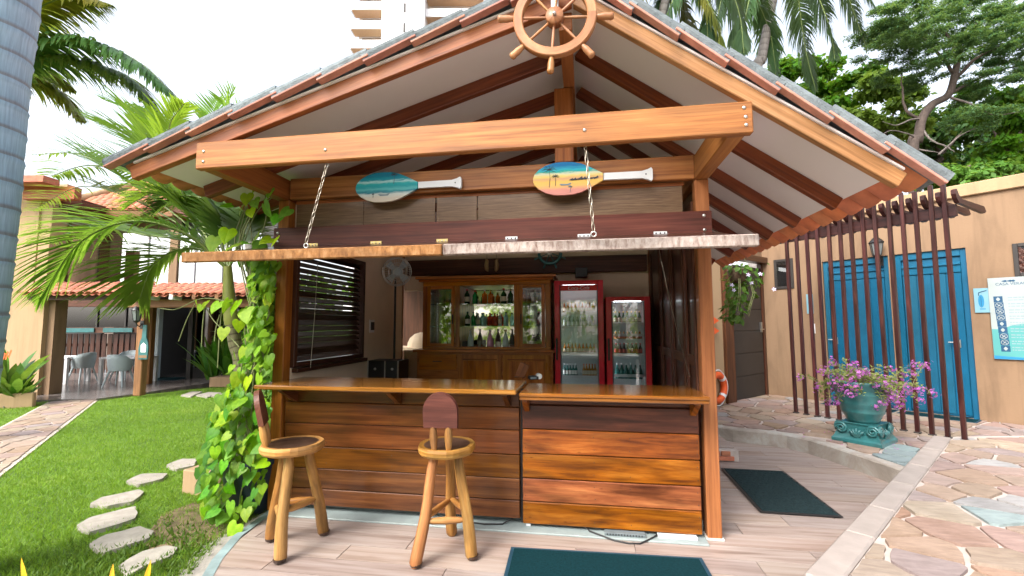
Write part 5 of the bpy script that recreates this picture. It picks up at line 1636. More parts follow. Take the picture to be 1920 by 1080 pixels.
rs_, sw_, sh_ = board('rules_sign', x0, b.z, x0 + bw, a.z, .03, 'tall white and aqua pool rules sign at the right edge, headed CASA VERANO', 'sign', M_['sign_white'])
wave = [(0.002, .003), (sw_ - .002, .003)] + [(sw_ * (1 - k / 14) , bh * (.40 + .035 * math.sin(k * .75 + 1))) for k in range(15)]
flat('aqua_wave', [(max(.002, min(sw_ - .002, x)), z) for x, z in wave], M_['sign_aqua'], rs_, -.0006)
wave = [(0.002, .003), (sw_ - .002, .003)] + [(sw_ * (1 - k / 14), bh * (.045 - .025 * math.sin(PI * k / 14) + .02 * (1 - k / 14))) for k in range(15)]
flat('navy_wave', [(max(.002, min(sw_ - .002, x)), z) for x, z in wave], M_['sign_blue'], rs_, -.0010)
flat('corner_wave', [(sw_ * .62, bh - .003), (sw_ - .003, bh - .003), (sw_ - .003, bh * .95), (sw_ * .80, bh * .975)][::-1], M_['sign_navy'], rs_, -.0010)
SGN = lambda s, size, x, z, m='sign_navy', al='LEFT', sx=1.0: text(rs_, s, size, (x, -.0012, z), (PI / 2, 0, 0), M_[m], align=al, ext=0, sx=sx)
SGN('CASA VERANO', .052, .075, bh * .905)
for k, s_ in enumerate((-.6, .2, .7)):
    flat('palm_mark', [(.20 + s_ * .06 + .03 * math.cos(j * 1.05), bh * .955 + .018 * math.sin(j * 1.05) * (1 if j % 2 else .4)) for j in range(6)], M_['sign_navy'], rs_, -.0012)
SGN('REGLAMENTO', .034, .47, bh * .862); 
flat('pictogram', [(.52, bh * .775), (.60, bh * .775), (.60, bh * .80), (.52, bh * .80)], M_['sign_navy'], rs_, -.0012)
M_['print_grey'] = plain('print_grey', (.22, .30, .33), .5, var=.1, bump=0, tone=0)
def printed(x0, x1, z, h, seed):                        # a line of print too small to read: short dashes
    pr = random.Random(seed); mb = MB(); x = x0
    while x < x1:
        w = pr.uniform(.012, .05); e = min(x + w, x1)
        mb.add([(x, -.0013, z), (e, -.0013, z), (e, -.0013, z + h), (x, -.0013, z + h)], [(0, 1, 2, 3)], [[(0, 0)] * 4]); x = e + .008
    obj('print_line', mb, M_['print_grey'], rs_)
for k in range(9):
    zc_ = bh * (.735 - k * .0755); s_ = .042
    full = k in (0, 4, 5, 8)
    xk = .045 + k * .004
    flat('pictogram', [(xk, zc_ - s_), (xk + .09, zc_ - s_), (xk + .09, zc_ + s_), (xk, zc_ + s_)], M_['sign_navy'], rs_, -.0014)
    if full:
        pts = [(xk + .045 + .022 * math.cos(j * PI / 4) * (1, .6)[j % 2], zc_ + .028 * math.sin(j * PI / 4)) for j in range(8)]
        flat('pictogram_mark', pts, M_['sign_white'], rs_, -.0018)
    else:
        mb = MB(); mb.tube([(xk + .045 + .034 * math.cos(j * PI / 8), -.0016, zc_ + .034 * math.sin(j * PI / 8)) for j in range(16)], .0045, 4, closed=True)
        mb.tube([(xk + .02, -.0016, zc_ + .025), (xk + .07, -.0016, zc_ - .025)], .0045, 4); mb.tube([(xk + .03, -.0016, zc_ - .018), (xk + .06, -.0016, zc_ + .012)], .006, 4)
        obj('pictogram_mark', mb, M_['sign_white'], rs_)
    printed(.185, .185 + (.60, .52, .55, .48, .57, .60, .50, .44, .55)[k], zc_ + .012, .014, k); printed(.185, .185 + (.35, .2, .30, .25, .4, .3, .36, .22, .28)[k], zc_ - .022, .012, k + 20)
a = pW(1824, 541, .035); b = pW(1856, 586, .035)
ss, w_, h_ = board('shower_sign', a.x, b.z, b.x + .03, a.z, .02, 'small pale blue pictogram sign with a shower mark, left of the tall rules sign', 'sign', M_['sign_pale'])
flat('surfboard_mark', [(w_ * .40 + w_ * .17 * math.cos(t_), h_ * .47 + h_ * .26 * math.sin(t_)) for t_ in [2 * PI * k / 18 for k in range(18)]], M_['sign_blue'], ss)
mb = MB(); mb.tube([(w_ * .28, -.002, h_ * .70), (w_ * .30, -.002, h_ * .82), (w_ * .5, -.002, h_ * .86), (w_ * .75, -.002, h_ * .90)], .006, 5); mb.tube([(w_ * .40, -.002, h_ * .27), (w_ * .40, -.002, h_ * .66)], .003, 4); obj('shower_mark', mb, M_['sign_navy'], ss)
flat('print_line', [(w_ * .3, h_ * .13), (w_ * .62, h_ * .13), (w_ * .62, h_ * .17), (w_ * .3, h_ * .17)], M_['sign_blue'], ss)
a = pW(1511, 552, .02); b = pW(1523, 588, .02)
ms, w_, h_ = board('restroom_sign', a.x, b.z, b.x + .02, a.z, .02, 'small pale blue restroom sign with a standing figure, left of the left blue door', 'sign', M_['sign_pale'])
cx_ = w_ / 2
flat('figure_mark', [(cx_ + w_ * .13 * math.cos(t_), h_ * .83 + w_ * .13 * math.sin(t_)) for t_ in [2 * PI * k / 12 for k in range(12)]], M_['sign_blue'], ms)
flat('figure_mark', [(cx_ - w_ * .10, h_ * .28), (cx_ - w_ * .02, h_ * .28), (cx_, h_ * .5), (cx_ + w_ * .06, h_ * .28), (cx_ + w_ * .14, h_ * .28), (cx_ + w_ * .10, h_ * .55), (cx_ + w_ * .24, h_ * .66), (cx_ + w_ * .15, h_ * .76), (cx_ - w_ * .15, h_ * .76), (cx_ - w_ * .24, h_ * .52), (cx_ - w_ * .12, h_ * .55)], M_['sign_blue'], ms)
flat('print_line', [(w_ * .3, h_ * .11), (w_ * .7, h_ * .11), (w_ * .7, h_ * .15), (w_ * .3, h_ * .15)], M_['sign_blue'], ms)

# ---------------------------------------------------------------- slatted screen with a small pergola top
SA, SB = Vector((3.302, 4.202, 0)), Vector((4.495, 2.678, 0))
sd_ = (SB - SA).normalized()
SC = thing('slat_screen', 'tall dark red slatted screen with a pergola top in front of the blue doors', 'screen')
bot = [1494, 1513, 1534, 1553, 1575, 1597, 1619, 1642, 1669, 1694, 1720, 1747, 1776, 1807]
def on_line(px_):
    # point of the screen's line under image column px_
    n_ = Vector((-sd_.y, sd_.x, 0)); d = ray(px_, 800); t = (SA - CAM).dot(n_) / d.dot(n_); return CAM + d * t
rs = random.Random(6)
ztop = 3.36
SROT = math.atan2(sd_.y, sd_.x)
for k, px_ in enumerate(bot):
    p = on_line(px_); zt_ = ztop - .012 * (13 - k) + rs.uniform(-.03, .03)
    L = zt_ - WZ
    s_ = obj('slat', MB().box((0, 0, L / 2), (.046, .046, L), .005), W['slat'], SC, loc=(p.x, p.y, WZ + .004), rot=(rs.uniform(-.006, .006), rs.uniform(-.006, .006), SROT + rs.uniform(-.08, .08)))
    obj('shoe', MB().box((0, 0, .012), (.07, .07, .024), .006), M_['charcoal'], s_)
p0 = SA - sd_ * .25; p1 = SB + sd_ * .10
q = Vector((-sd_.y, sd_.x, 0)); q = q if q.dot(wn_) > 0 else -q
for off_, z in ((.048, 2.99),):
    a, b = p0 + q * off_, p1 + q * off_
    obj('beam', MB().beam((a.x, a.y, z), (b.x, b.y, z), .045, .15), W['slat'], SC)
for k in range(15):
    p = lerp(SA, SB, (k - .35) / 13.0)
    Lw = .95
    fr = Matrix(((q.x, 0, sd_.x, p.x - q.x * .10), (q.y, 0, sd_.y, p.y - q.y * .10), (0, 1, 0, 3.066), (0, 0, 0, 1)))
    pts = [(0, .10), (.0, .15), (.05, .17), (.11, .10), (.20, .06), (Lw, .06), (Lw + .06, .0), (Lw, -.03), (.2, -.0), (.10, .0), (.03, .05)]
    pts = pts[::-1]
    obj('rafter', MB().prism(pts, .045, fr), W['slat'], SC)

# ---------------------------------------------------------------- teal planter on an Ionic base, with its plant
pc = Vector((3.32, 2.50, WZ + .012))
U = thing('urn_planter', 'large teal glazed urn on a scrolled square base standing on the walkway', 'planter', pc, R(43))
bs = MB()
def sqring(h, c_, z, n=8):
    out = []
    for k in range(4):
        a0 = (-h, -h), (h, -h), (h, h), (-h, h)
        A, Bq = a0[k], a0[(k + 1) % 4]
        for j in range(n):
            t_ = j / n; w_ = 1 - c_ * math.sin(PI * t_)
            x, y = A[0] + (Bq[0] - A[0]) * t_, A[1] + (Bq[1] - A[1]) * t_
            nx, ny = (0, 1) if k in (0, 2) else (1, 0)
            out.append((x * (w_ if nx else 1), y * (w_ if ny else 1), z))
    return out
rings = [sqring(.250, .0, 0), sqring(.252, .03, .036), sqring(.235, .08, .055), sqring(.215, .12, .095), sqring(.20, .14, .15), sqring(.195, .12, .20), sqring(.205, .10, .22), sqring(.20, .1, .228)]
n = len(rings[0]); vs_ = [p for r_ in rings for p in r_]; fs = [tuple(range(n))[::-1]]
for i in range(len(rings) - 1):
    fs += [(i * n + k, i * n + (k + 1) % n, (i + 1) * n + (k + 1) % n, (i + 1) * n + k) for k in range(n)]
fs.append(tuple(range((len(rings) - 1) * n, len(rings) * n)))
bs.add(vs_, fs, [[(0, 0)] * len(f) for f in fs])
base = obj('base', bs, M_['teal'], U)
for k in range(4):
    for s_ in (-1, 1):
        an = k * PI / 2
        mb = MB()
        cx, cz = s_ * .155, .158
        sp = [((cx + s_ * 0 + (.062 - .053 * j / 26) * math.cos(j * .5) * s_), -.214 - .012 * j / 26, cz + (.062 - .053 * j / 26) * math.sin(j * .5)) for j in range(27)]
        mb.tube(sp, [.017 - .004 * j / 26 for j in range(27)], 6)
        mb.M = None
        Q = Matrix.Rotation(an, 4, 'Z'); mb.v = [tuple(Q @ Vector(p)) for p in mb.v]
        obj('volute', mb, M_['teal'], base)
    mb = MB()
    for j in range(-2, 3):
        mb.tube([(j * .010, -.205, .07), (j * .022, -.232, .12), (j * .032, -.225, .16 - abs(j) * .012), (j * .036, -.21, .175 - abs(j) * .015)], [.016, .014, .011, .005], 6)
    mb.v = [tuple(Matrix.Rotation(k * PI / 2, 4, 'Z') @ Vector(p)) for p in mb.v]
    obj('acanthus', mb, M_['teal'], base)
urn = MB().lathe([(0.000, 0.228), (0.145, 0.228), (0.160, 0.240), (0.167, 0.258), (0.194, 0.317), (0.215, 0.347), (0.219, 0.358), (0.215, 0.370), (0.229, 0.412), (0.239, 0.447), (0.242, 0.459), (0.240, 0.471), (0.250, 0.518), (0.258, 0.554), (0.262, 0.566), (0.258, 0.578), (0.278, 0.625), (0.300, 0.667), (0.315, 0.690), (0.318, 0.708), (0.310, 0.720), (0.290, 0.720), (0.280, 0.673), (0.250, 0.625), (0.000, 0.625)], 40)
obj('urn', urn, M_['teal'], U)
obj('soil', MB().lathe([(0, .672), (.278, .668)], 24), M_['soil'], U)
FP = thing('flowering_plant', 'sprawling pink-flowered plant with pale leaves growing in the teal urn', 'plant', pc + Vector((0, 0, .66)))
rf = random.Random(21)
M_['stem'] = plain('pale_stem', (.22, .24, .10), .6, var=.2, bump=0)
leaf_f = leafmat('flower_leaf', (.13, .18, .035), (.24, .28, .07), .3, .5, .25)
pet = leafmat('petal_pink', (.42, .09, .42), (.56, .20, .56), .35, .5, .2, tcol=(.8, .2, .6))
st_mb, lf_mb = MB(), MB()
fl_me = []
for v in range(3):
    mb = MB()
    for k in range(16):
        c_ = Vector((rf.gauss(0, .026), rf.gauss(0, .026), rf.gauss(0, .022)))
        for j in range(4):
            a_ = j * PI / 2 + rf.random(); nrm = c_.normalized() if c_.length > .005 else Vector((0, 0, 1))
            u_ = nrm.orthogonal().normalized(); w_ = nrm.cross(u_); e = u_ * math.cos(a_) + w_ * math.sin(a_); f = nrm.cross(e)
            mb.add([c_, c_ + e * .010 + f * .007 + nrm * .003, c_ + e * .019 + nrm * .002, c_ + e * .010 - f * .007 + nrm * .003], [(0, 1, 2, 3)], [[(0, 0)] * 4])
    me = mb.mesh('flower_cluster'); me.materials.append(pet); fl_me.append(me)
for k in range(165):
    az = rf.uniform(0, 2 * PI); el = rf.uniform(-.15, 1.3); L = rf.uniform(.16, .42) * (1.08 if math.cos(az - .35) > .3 else 1.0)
    p = Vector((rf.gauss(0, .13), rf.gauss(0, .13), 0)); d = Vector((math.cos(az) * math.cos(el), math.sin(az) * math.cos(el), math.sin(el)))
    pts = [p.copy()]
    n_ = 7
    for i in range(n_):
        d = (d + Vector((0, 0, -.14 - .10 * rf.random())) + Vector((rf.gauss(0, .07), rf.gauss(0, .07), 0))).normalized(); p = p + d * L / n_; pts.append(p.copy())
        for q_ in range(5):
            u_ = Vector((rf.gauss(0, 1), rf.gauss(0, 1), rf.gauss(.5, .7))).normalized(); v_ = u_.orthogonal().normalized(); s_ = rf.uniform(.013, .026); c_ = p + u_ * .012
            lf_mb.add([c_, c_ + u_ * s_ + v_ * s_ * .5, c_ + u_ * s_ * 2.0, c_ + u_ * s_ - v_ * s_ * .5], [(0, 1, 2, 3)], [[(0, 0)] * 4])
    st_mb.tube(pts, [.0035 - .0003 * i for i in range(len(pts))], 4, cap=False)
    if rf.random() < .62 or (az % 6.28) > 5.2:
        obj('flower_cluster', rf.choice(fl_me), None, FP, kind='stuff', loc=p, rot=(rf.uniform(0, 6), rf.uniform(0, 6), 0))
obj('stems', st_mb, M_['stem'], FP, kind='stuff'); obj('leaves', lf_mb, leaf_f, FP, kind='stuff')

pt_ = MB()
for k in range(46):
    a = rf.uniform(0, 6.283); r_ = rf.uniform(.28, .85) * rf.uniform(.6, 1); c_ = Vector((pc.x + r_ * math.cos(a), pc.y + r_ * math.sin(a) * .9, WZ + .018)); s_ = rf.uniform(.008, .016); an = rf.uniform(0, 6.28)
    e_ = Vector((math.cos(an), math.sin(an), 0)); f_ = Vector((-math.sin(an), math.cos(an), 0))
    pt_.add([c_, c_ + e_ * s_ + f_ * s_ * .5 + Vector((0, 0, .004)), c_ + e_ * s_ * 2, c_ + e_ * s_ - f_ * s_ * .5], [(0, 1, 2, 3)], [[(0, 0)] * 4])
obj('fallen_petals', pt_, pet, kind='stuff')
# hanging plant under the eave
hp_c = pY(1388, 545, 3.4)
HP = thing('hanging_plant', 'leafy hanging plant with small pale flowers under the eave beside the right post', 'plant', hp_c)
lm = leafmat('hang_leaf', (.03, .085, .012), (.075, .17, .025), .3, .4, .3)
lfm = []
for v in range(2):
    mb = MB(); mb.add([(0, 0, 0), (.028, .012, .006), (.03, .05, -.002), (0, .085, -.02), (-.03, .05, -.002), (-.028, .012, .006), (0, .04, -.010)], [(0, 1, 6), (1, 2, 6), (2, 3, 6), (3, 4, 6), (4, 5, 6), (5, 0, 6)], [[(0, 0)] * 3] * 6)
    me = mb.mesh('leaf'); me.materials.append(lm); lfm.append(me)
for k in range(210):
    a = rf.uniform(0, 2 * PI); t_ = rf.random(); r_ = .30 * (1 - .55 * t_) * math.sqrt(rf.random())
    o = obj('leaf', rf.choice(lfm), None, HP, loc=(r_ * math.cos(a) * 1.05 + (.10 - .22 * t_), r_ * math.sin(a), .40 - .85 * t_), rot=(rf.uniform(-1.4, .1), rf.uniform(-.5, .5), a - PI / 2 + rf.uniform(-.5, .5)))
    s_ = rf.uniform(.7, 1.35); o.scale = (s_, s_, s_)
obj('basket', MB().lathe([(0, .10), (.13, .14), (.17, .30), (.165, .31), (.12, .17), (0, .14)], 16), M_['soil'], HP)
st_ = MB()
for k in range(14):
    a = rf.uniform(0, 6.28); st_.tube([(0, 0, .3), (.12 * math.cos(a), .12 * math.sin(a), .22), (.2 * math.cos(a), .2 * math.sin(a), -.05), (.16 * math.cos(a) - .05, .16 * math.sin(a), rf.uniform(-.4, -.2))], .004, 4)
for k in range(3):
    a = k * 2.09; st_.tube([(.16 * math.cos(a), .16 * math.sin(a), .31), (0, 0, .62)], .003, 4)
obj('stems', st_, M_['stem'], HP, kind='stuff')
wf = plain('pale_flower', (.52, .46, .62), .6, var=.1, bump=0)
for k in range(7):
    mb = MB()
    for j in range(5):
        a = j * 1.257; mb.add([(0, 0, 0), (.022 * math.cos(a - .4), .022 * math.sin(a - .4), .004), (.034 * math.cos(a), .034 * math.sin(a), 0), (.022 * math.cos(a + .4), .022 * math.sin(a + .4), .004)], [(0, 1, 2, 3)], [[(0, 0)] * 4])
    obj('flower', mb, wf, HP, loc=(rf.uniform(-.25, .35), -.25 + rf.uniform(-.05, .1), rf.uniform(-.15, .4)), rot=(1.2, rf.uniform(-.5, .5), 0))
# ================================================================== RESTAURANT ACROSS THE LAWN (frame square to the view)
RZ = -YAW
RO = Vector((CAM.x, CAM.y, 0))
RB = thing('restaurant', 'ochre two-storey restaurant with red tiled eaves and an open dining terrace across the lawn', 'building', RO, RZ)
def part_l(name, lo, hi, mat, parent=RB, bev=.0): return obj(name, BB(lo, hi, bev), mat, parent)
def PX(x, D): return pL(x, 610, D).x
def PZ(y, D, x=200): return pL(x, y, D).z
DFc = 10.45                                            # front of the terrace
DBk = 15.0                                             # back wall
# terrace floor
fl_pts = [LOC(pZ(x, y, 0)) for x, y in ((8, 762), (40, 751), (180, 748), (262, 738), (330, 727), (400, 717), (440, 715))]
tp = [(p.x, p.y) for p in fl_pts] + [(-5.0, 16.5), (-18.0, 16.5), (-18.0, 9.2)]
t = NT('terrace_tile')
mp = t.coord('Object', (1.4, 5.5, 1), False); n1 = t.noise(mp, 1.2, 5, .6)
r = t.ramp([(.3, (.10, .085, .08)), (.55, (.17, .145, .135)), (.75, (.22, .19, .175))]); t.ln(n1, 0, r, 0); t.col(r.outputs[0]); t.set(Roughness=.22)
mb = MB().prism(tp if area(tp) > 0 else tp[::-1], .14, Matrix.Translation((0, 0, -.135)))
o = struct('terrace', mb, t.m); o.location = RO; o.rotation_euler = (0, 0, RZ)
# pillars and posts
zE = PZ(545, DFc)
xA, xB = PX(38, DFc), PX(93, DFc)
part_l('pillar', (xA, DFc, 0), (PX(80, DFc), DFc + .35, PZ(548, DFc)), M_['ochre_lt'])
part_l('pillar', (PX(80, DFc) + .001, DFc + .10, 0), (xB, DFc + .40, PZ(555, DFc)), M_['ochre'])
part_l('pillar', (PX(-60, DFc), DFc + .8, 0), (PX(14, DFc), DFc + 1.2, PZ(330, DFc)), M_['ochre_lt'])
part_l('wall', (PX(16, DFc), DFc + .5, 0), (PX(38, DFc) - .002, DFc + .7, PZ(430, DFc)), M_['ochre_lt'])
x0, x1 = PX(259, 10.4), PX(273, 10.4)
wp = part_l('wood_post', (x0, 10.36, 0), (x1, 10.36 + (x1 - x0), PZ(567, 10.4)), W['resto'], bev=.012)
x0, x1 = PX(274, 12.4), PX(285, 12.4)
part_l('wood_post', (x0, 12.4, 0), (x1, 12.55, PZ(575, 12.4)), W['resto'], bev=.01)
# beams under the eaves
part_l('eave_beam', (PX(42, 10.3), 10.35, PZ(562, 10.3)), (PX(246, 10.3), 10.50, PZ(551, 10.3)), W['header'])
part_l('eave_beam', (PX(236, 10.2), 10.15, PZ(577, 10.2)), (PX(470, 10.2), 10.33, PZ(561, 10.2)), W['resto'], bev=.01)
for k in range(5):
    x = PX(245 + k * 42, 10.1); part_l('rafter_end', (x, 9.85, PZ(563, 10.0)), (x + .09, 10.14, PZ(552, 10.0)), M_['white'] if k in (1, 2) else W['resto'], bev=.01)
part_l('ceiling', (PX(30, 10.3), 10.52, PZ(549, 10.3)), (PX(470, 10.3), DBk + .5, PZ(548, 10.3) + .05), W['header'])
# lower eave: barrel tiles, three courses
t_me = barrel(.40, .083, .076, True, n=6).mesh('tile'); t_me.materials.append(M_['terra'])
c_me = barrel(.40, .074, .08, False, n=5).mesh('tile'); c_me.materials.append(M_['terra'])
rt2 = random.Random(9)
def tile_row(xa, xb, D0_, z0, courses, slope=.30, pitch=.172, exp_=.32):
    roof = bpy.data.objects.new('tiled_eave', None); C.objects.link(roof); roof.parent = RB
    d = Vector((0, -1, -slope)).normalized(); yv = Vector((1, 0, 0)); n_ = yv.cross(d) * -1
    if n_.z < 0: n_ = -n_
    for c_ in range(courses):
        x = xa
        while x < xb:
            p = Vector((x, D0_, z0)) - d * exp_ * c_ + n_ * .02
            for me, dx, dn_ in ((t_me, 0, .02), (c_me, pitch / 2, .012)):
                fr = Matrix(((d.x, yv.x, n_.x, p.x + dx), (d.y, yv.y, n_.y, p.y + n_.y * dn_), (d.z, yv.z, n_.z, p.z + n_.z * dn_), (0, 0, 0, 1)))
                o = obj('tile', me, None, roof); o.matrix_local = fr @ Matrix.Rotation(.05 + rt2.uniform(-.015, .015), 4, 'Y') @ Matrix.Rotation(rt2.uniform(-.02, .02), 4, 'Z')
            x += pitch
    mbk = MB(); a = Vector((xa - .1, D0_, z0 - .01)); L_ = exp_ * courses
    e = -d * (L_ + .1)
    mbk.add([a + d * -.03, a + Vector((xb - xa + .2, 0, 0)) + d * -.03, a + Vector((xb - xa + .2, 0, 0)) + e, a + e], [(0, 1, 2, 3)], [[(0, 0)] * 4])
    obj('roof_board', mbk, W['header'], roof)
tile_row(PX(40, 10.2), PX(238, 10.2), 10.12, PZ(553, 10.12), 3)
tile_row(PX(238, 9.85), PX(455, 9.85), 9.85, PZ(556, 9.85), 3)
# back wall of the dining terrace: pier, dark glazing, slats
part_l('wall', (PX(68, DBk), DBk, 0), (PX(104, DBk), DBk + .2, PZ(560, DBk)), M_['ochre'])
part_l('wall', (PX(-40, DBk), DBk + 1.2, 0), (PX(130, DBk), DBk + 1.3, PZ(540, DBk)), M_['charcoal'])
part_l('ceiling_band', (PX(40, DBk), DBk - .1, PZ(575, DBk)), (PX(460, DBk), DBk - .02, PZ(548, DBk)), W['header'])
rg_ = glass('resto_glass', (.55, .6, .62), .10, .02, .5)
wf_ = part_l('window', (PX(104, DBk) + .001, DBk + .05, PZ(624, DBk)), (PX(262, DBk), DBk + .12, PZ(614, DBk)), W['header'])
obj('pane', BB((PX(106, DBk), DBk + .06, PZ(613.5, DBk)), (PX(262, DBk), DBk + .07, PZ(565, DBk)), 0), rg_, wf_)
for x in (104, 178, 232): obj('mullion', BB((PX(x, DBk), DBk + .02, PZ(613, DBk)), (PX(x + 2.5, DBk), DBk + .055, PZ(565, DBk)), 0), M_['charcoal'], wf_)
part_l('wall', (PX(104, DBk), DBk + 2.2, 0), (PX(300, DBk), DBk + 2.3, PZ(555, DBk)), M_['charcoal'])  # this wall and the slats coloured dark to stand in for shade
for a, b in ((118, 176), (193, 248)):
    part_l('teal_panel', (PX(a, DBk), DBk + .01, PZ(623, DBk)), (PX(b, DBk), DBk + .045, PZ(615, DBk)), M_['teal'])
k = 106
while k < 262:
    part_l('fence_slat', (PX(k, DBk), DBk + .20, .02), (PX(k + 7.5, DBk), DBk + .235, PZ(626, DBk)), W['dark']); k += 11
part_l('fence_rail', (PX(104, DBk), DBk + .236, .9), (PX(262, DBk), DBk + .28, 1.0), W['louvre'])
# entrance
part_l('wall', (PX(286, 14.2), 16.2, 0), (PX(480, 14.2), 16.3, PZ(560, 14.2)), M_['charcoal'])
part_l('wall', (PX(326, 14.2), 15.4, PZ(640, 15.4)), (PX(356, 14.2), 15.5, PZ(575, 15.4)), W['louvre'])
dfm = part_l('door_frame', (PX(285, 13.6), 13.6, 0), (PX(298, 13.6), 13.75, PZ(574, 13.6)), M_['grey_chair'])
part_l('door_frame', (PX(353, 13.6), 13.6, 0), (PX(361, 13.6), 13.72, PZ(574, 13.6)), M_['charcoal'])
part_l('wall', (PX(286, 14), 13.78, 0), (PX(300, 14), 16, PZ(570, 14)), M_['charcoal'])
ps = part_l('poster', (PX(325, 15.3), 15.36, PZ(605, 15.3)), (PX(338, 15.3), 15.38, PZ(586, 15.3)), M_['paper'])
part_l('shop_window', (PX(362, 13.9), 13.85, .3), (PX(470, 13.9), 13.9, PZ(575, 13.9)), glass('shop_glass', (.4, .45, .45), .16, .03, .5))
part_l('window_sill', (PX(362, 13.9), 13.84, .0), (PX(470, 13.9), 13.95, .295), M_['charcoal'])
mm = LOC(pZ(315, 711, 0)); mw = RO + Matrix.Rotation(RZ, 3, 'Z') @ Vector((mm.x, mm.y, 0))
doormat('doormat', mw.x, mw.y, 1.0, .7, RZ, M_['mat'], M_['mat_edge'], 'teal doormat in front of the restaurant door', .008)
# upper storey
DU = 12.2
z0 = PZ(538, DU)
part_l('wall', (PX(60, DU), DU, z0 - .3), (PX(106, DU), DU + .3, PZ(345, DU)), M_['ochre_lt'])
part_l('wall', (PX(-30, DU), DU + .1, z0 - .3), (PX(60, DU) - .001, DU + .4, PZ(330, DU)), M_['ochre_lt'])
part_l('wall', (PX(30, 11.2), 11.2, PZ(545, 11.2)), (PX(56, 11.2), 11.5, PZ(345, 11.2)), M_['ochre_lt'])
part_l('beam', (PX(30, 11.1), 11.0, PZ(375, 11.1)), (PX(128, 11.1), 11.19, PZ(352, 11.1)), W['beam'])
part_l('beam', (PX(56, 11.6), 11.4, PZ(392, 11.6)), (PX(150, 11.6), 12.1, PZ(378, 11.6)), W['header'])
part_l('wall', (PX(106, DU + 1), DU + 1.0, z0 - .3), (PX(480, DU + 1), DU + 1.2, PZ(515, DU)), M_['beige'])
part_l('wall', (PX(150, DU), DU + .05, z0 - .3), (PX(168, DU), DU + .35, PZ(400, DU)), M_['ochre'])
part_l('wall', (PX(86, DU), DU + .12, z0 - .3), (PX(150, DU) - .001, DU + .25, PZ(400, DU)), M_['ochre'])
part_l('wall', (PX(307, DU), DU + .05, z0 - .3), (PX(322, DU), DU + .35, PZ(430, DU)), M_['ochre'])
part_l('wall', (PX(168, DU), DU + .9, z0 - .3), (PX(480, DU), DU + .99, PZ(400, DU)), M_['charcoal'])
ug = glass('upper_glass', (.7, .78, .8), .38, .015, .5)
bal = part_l('glass_wall', (PX(168, DU) + .001, DU + .10, z0 - .25), (PX(306, DU), DU + .115, PZ(436, DU)), ug)
part_l('glass_wall', (PX(323, DU), DU + .10, z0 - .25), (PX(480, DU), DU + .115, PZ(436, DU)), ug)
for x in (262, 348, 352, 405): obj('mullion', BB((PX(x, DU), DU + .06, z0 - .25), (PX(x + 3.2, DU), DU + .098, PZ(436, DU)), 0), M_['white'], bal)
# upper hipped roof: tiles one by one
DR_ = 12.6
zb_ = PZ(402, DR_)
hip = bpy.data.objects.new('hip_roof', None); C.objects.link(hip); hip.parent = RB
d = Vector((0, -1, -.75)).normalized(); yv = Vector((1, 0, 0)); n_ = -yv.cross(d)
if n_.z < 0: n_ = -n_
xa, xb = PX(116, DR_), PX(330, DR_)
u_me = barrel(.46, .105, .095, True, n=6).mesh('tile'); u_me.materials.append(M_['terra'])
for c_ in range(6):
    x = xa + c_ * .30
    while x < xb - c_ * .36:
        p = Vector((x, DR_ - .5, zb_)) - d * .40 * c_
        fr = Matrix(((d.x, yv.x, n_.x, p.x), (d.y, yv.y, n_.y, p.y), (d.z, yv.z, n_.z, p.z), (0, 0, 0, 1)))
        o = obj('tile', u_me, None, hip); o.matrix_local = fr @ Matrix.Rotation(.05, 4, 'Y') @ Matrix.Rotation(rt2.uniform(-.03, .03), 4, 'Z')
        x += .215
mbk = MB(); e = -d * 2.45; a = Vector((xa - .1, DR_ - .52, zb_ - .005)); b = Vector((xb + .1, DR_ - .52, zb_ - .005))
mbk.add([a, b, b + e - Vector((1.75, 0, 0)), a + e + Vector((1.45, 0, 0)), a + Vector((1.4, 4, 0)), b + Vector((-1.4, 4, 0))], [(0, 1, 2, 3), (1, 5, 2), (0, 3, 4), (3, 2, 5, 4)], [[(0, 0)] * 4, [(0, 0)] * 3, [(0, 0)] * 3, [(0, 0)] * 4])
obj('roof_bed', mbk, M_['terra'], hip)
part_l('eave_board', (xa - .1, DR_ - .50, zb_ - .18), (xb + .1, DR_ - .44, zb_ - .02), W['resto'])
for s_, A_, B_ in ((-1, a, a + e + Vector((1.45, 0, 0))), (1, b, b + e - Vector((1.75, 0, 0)))):
    obj('hip_cap', MB().tube([A_ + Vector((0, 0, .08)), B_ + Vector((0, 0, .08))], .11, 10), M_['ochre_lt'], hip)
obj('ridge_cap', MB().tube([a + e + Vector((1.45, 0, .08)), b + e + Vector((-1.75, 0, .08))], .11, 10), M_['ochre_lt'], hip)
part_l('wall', (xa + .5, DR_ + .2, PZ(440, DR_)), (xb - .3, DR_ + .4, zb_ - .03), M_['ochre'])
# neighbouring roof peeping at the far left
part_l('side_roof', (PX(-60, 10.8), 10.6, PZ(345, 10.8)), (PX(75, 10.8), 11.0, PZ(333, 10.8)), M_['terra'])

def to_w(p): return RO + Matrix.Rotation(RZ, 3, 'Z') @ Vector(p)
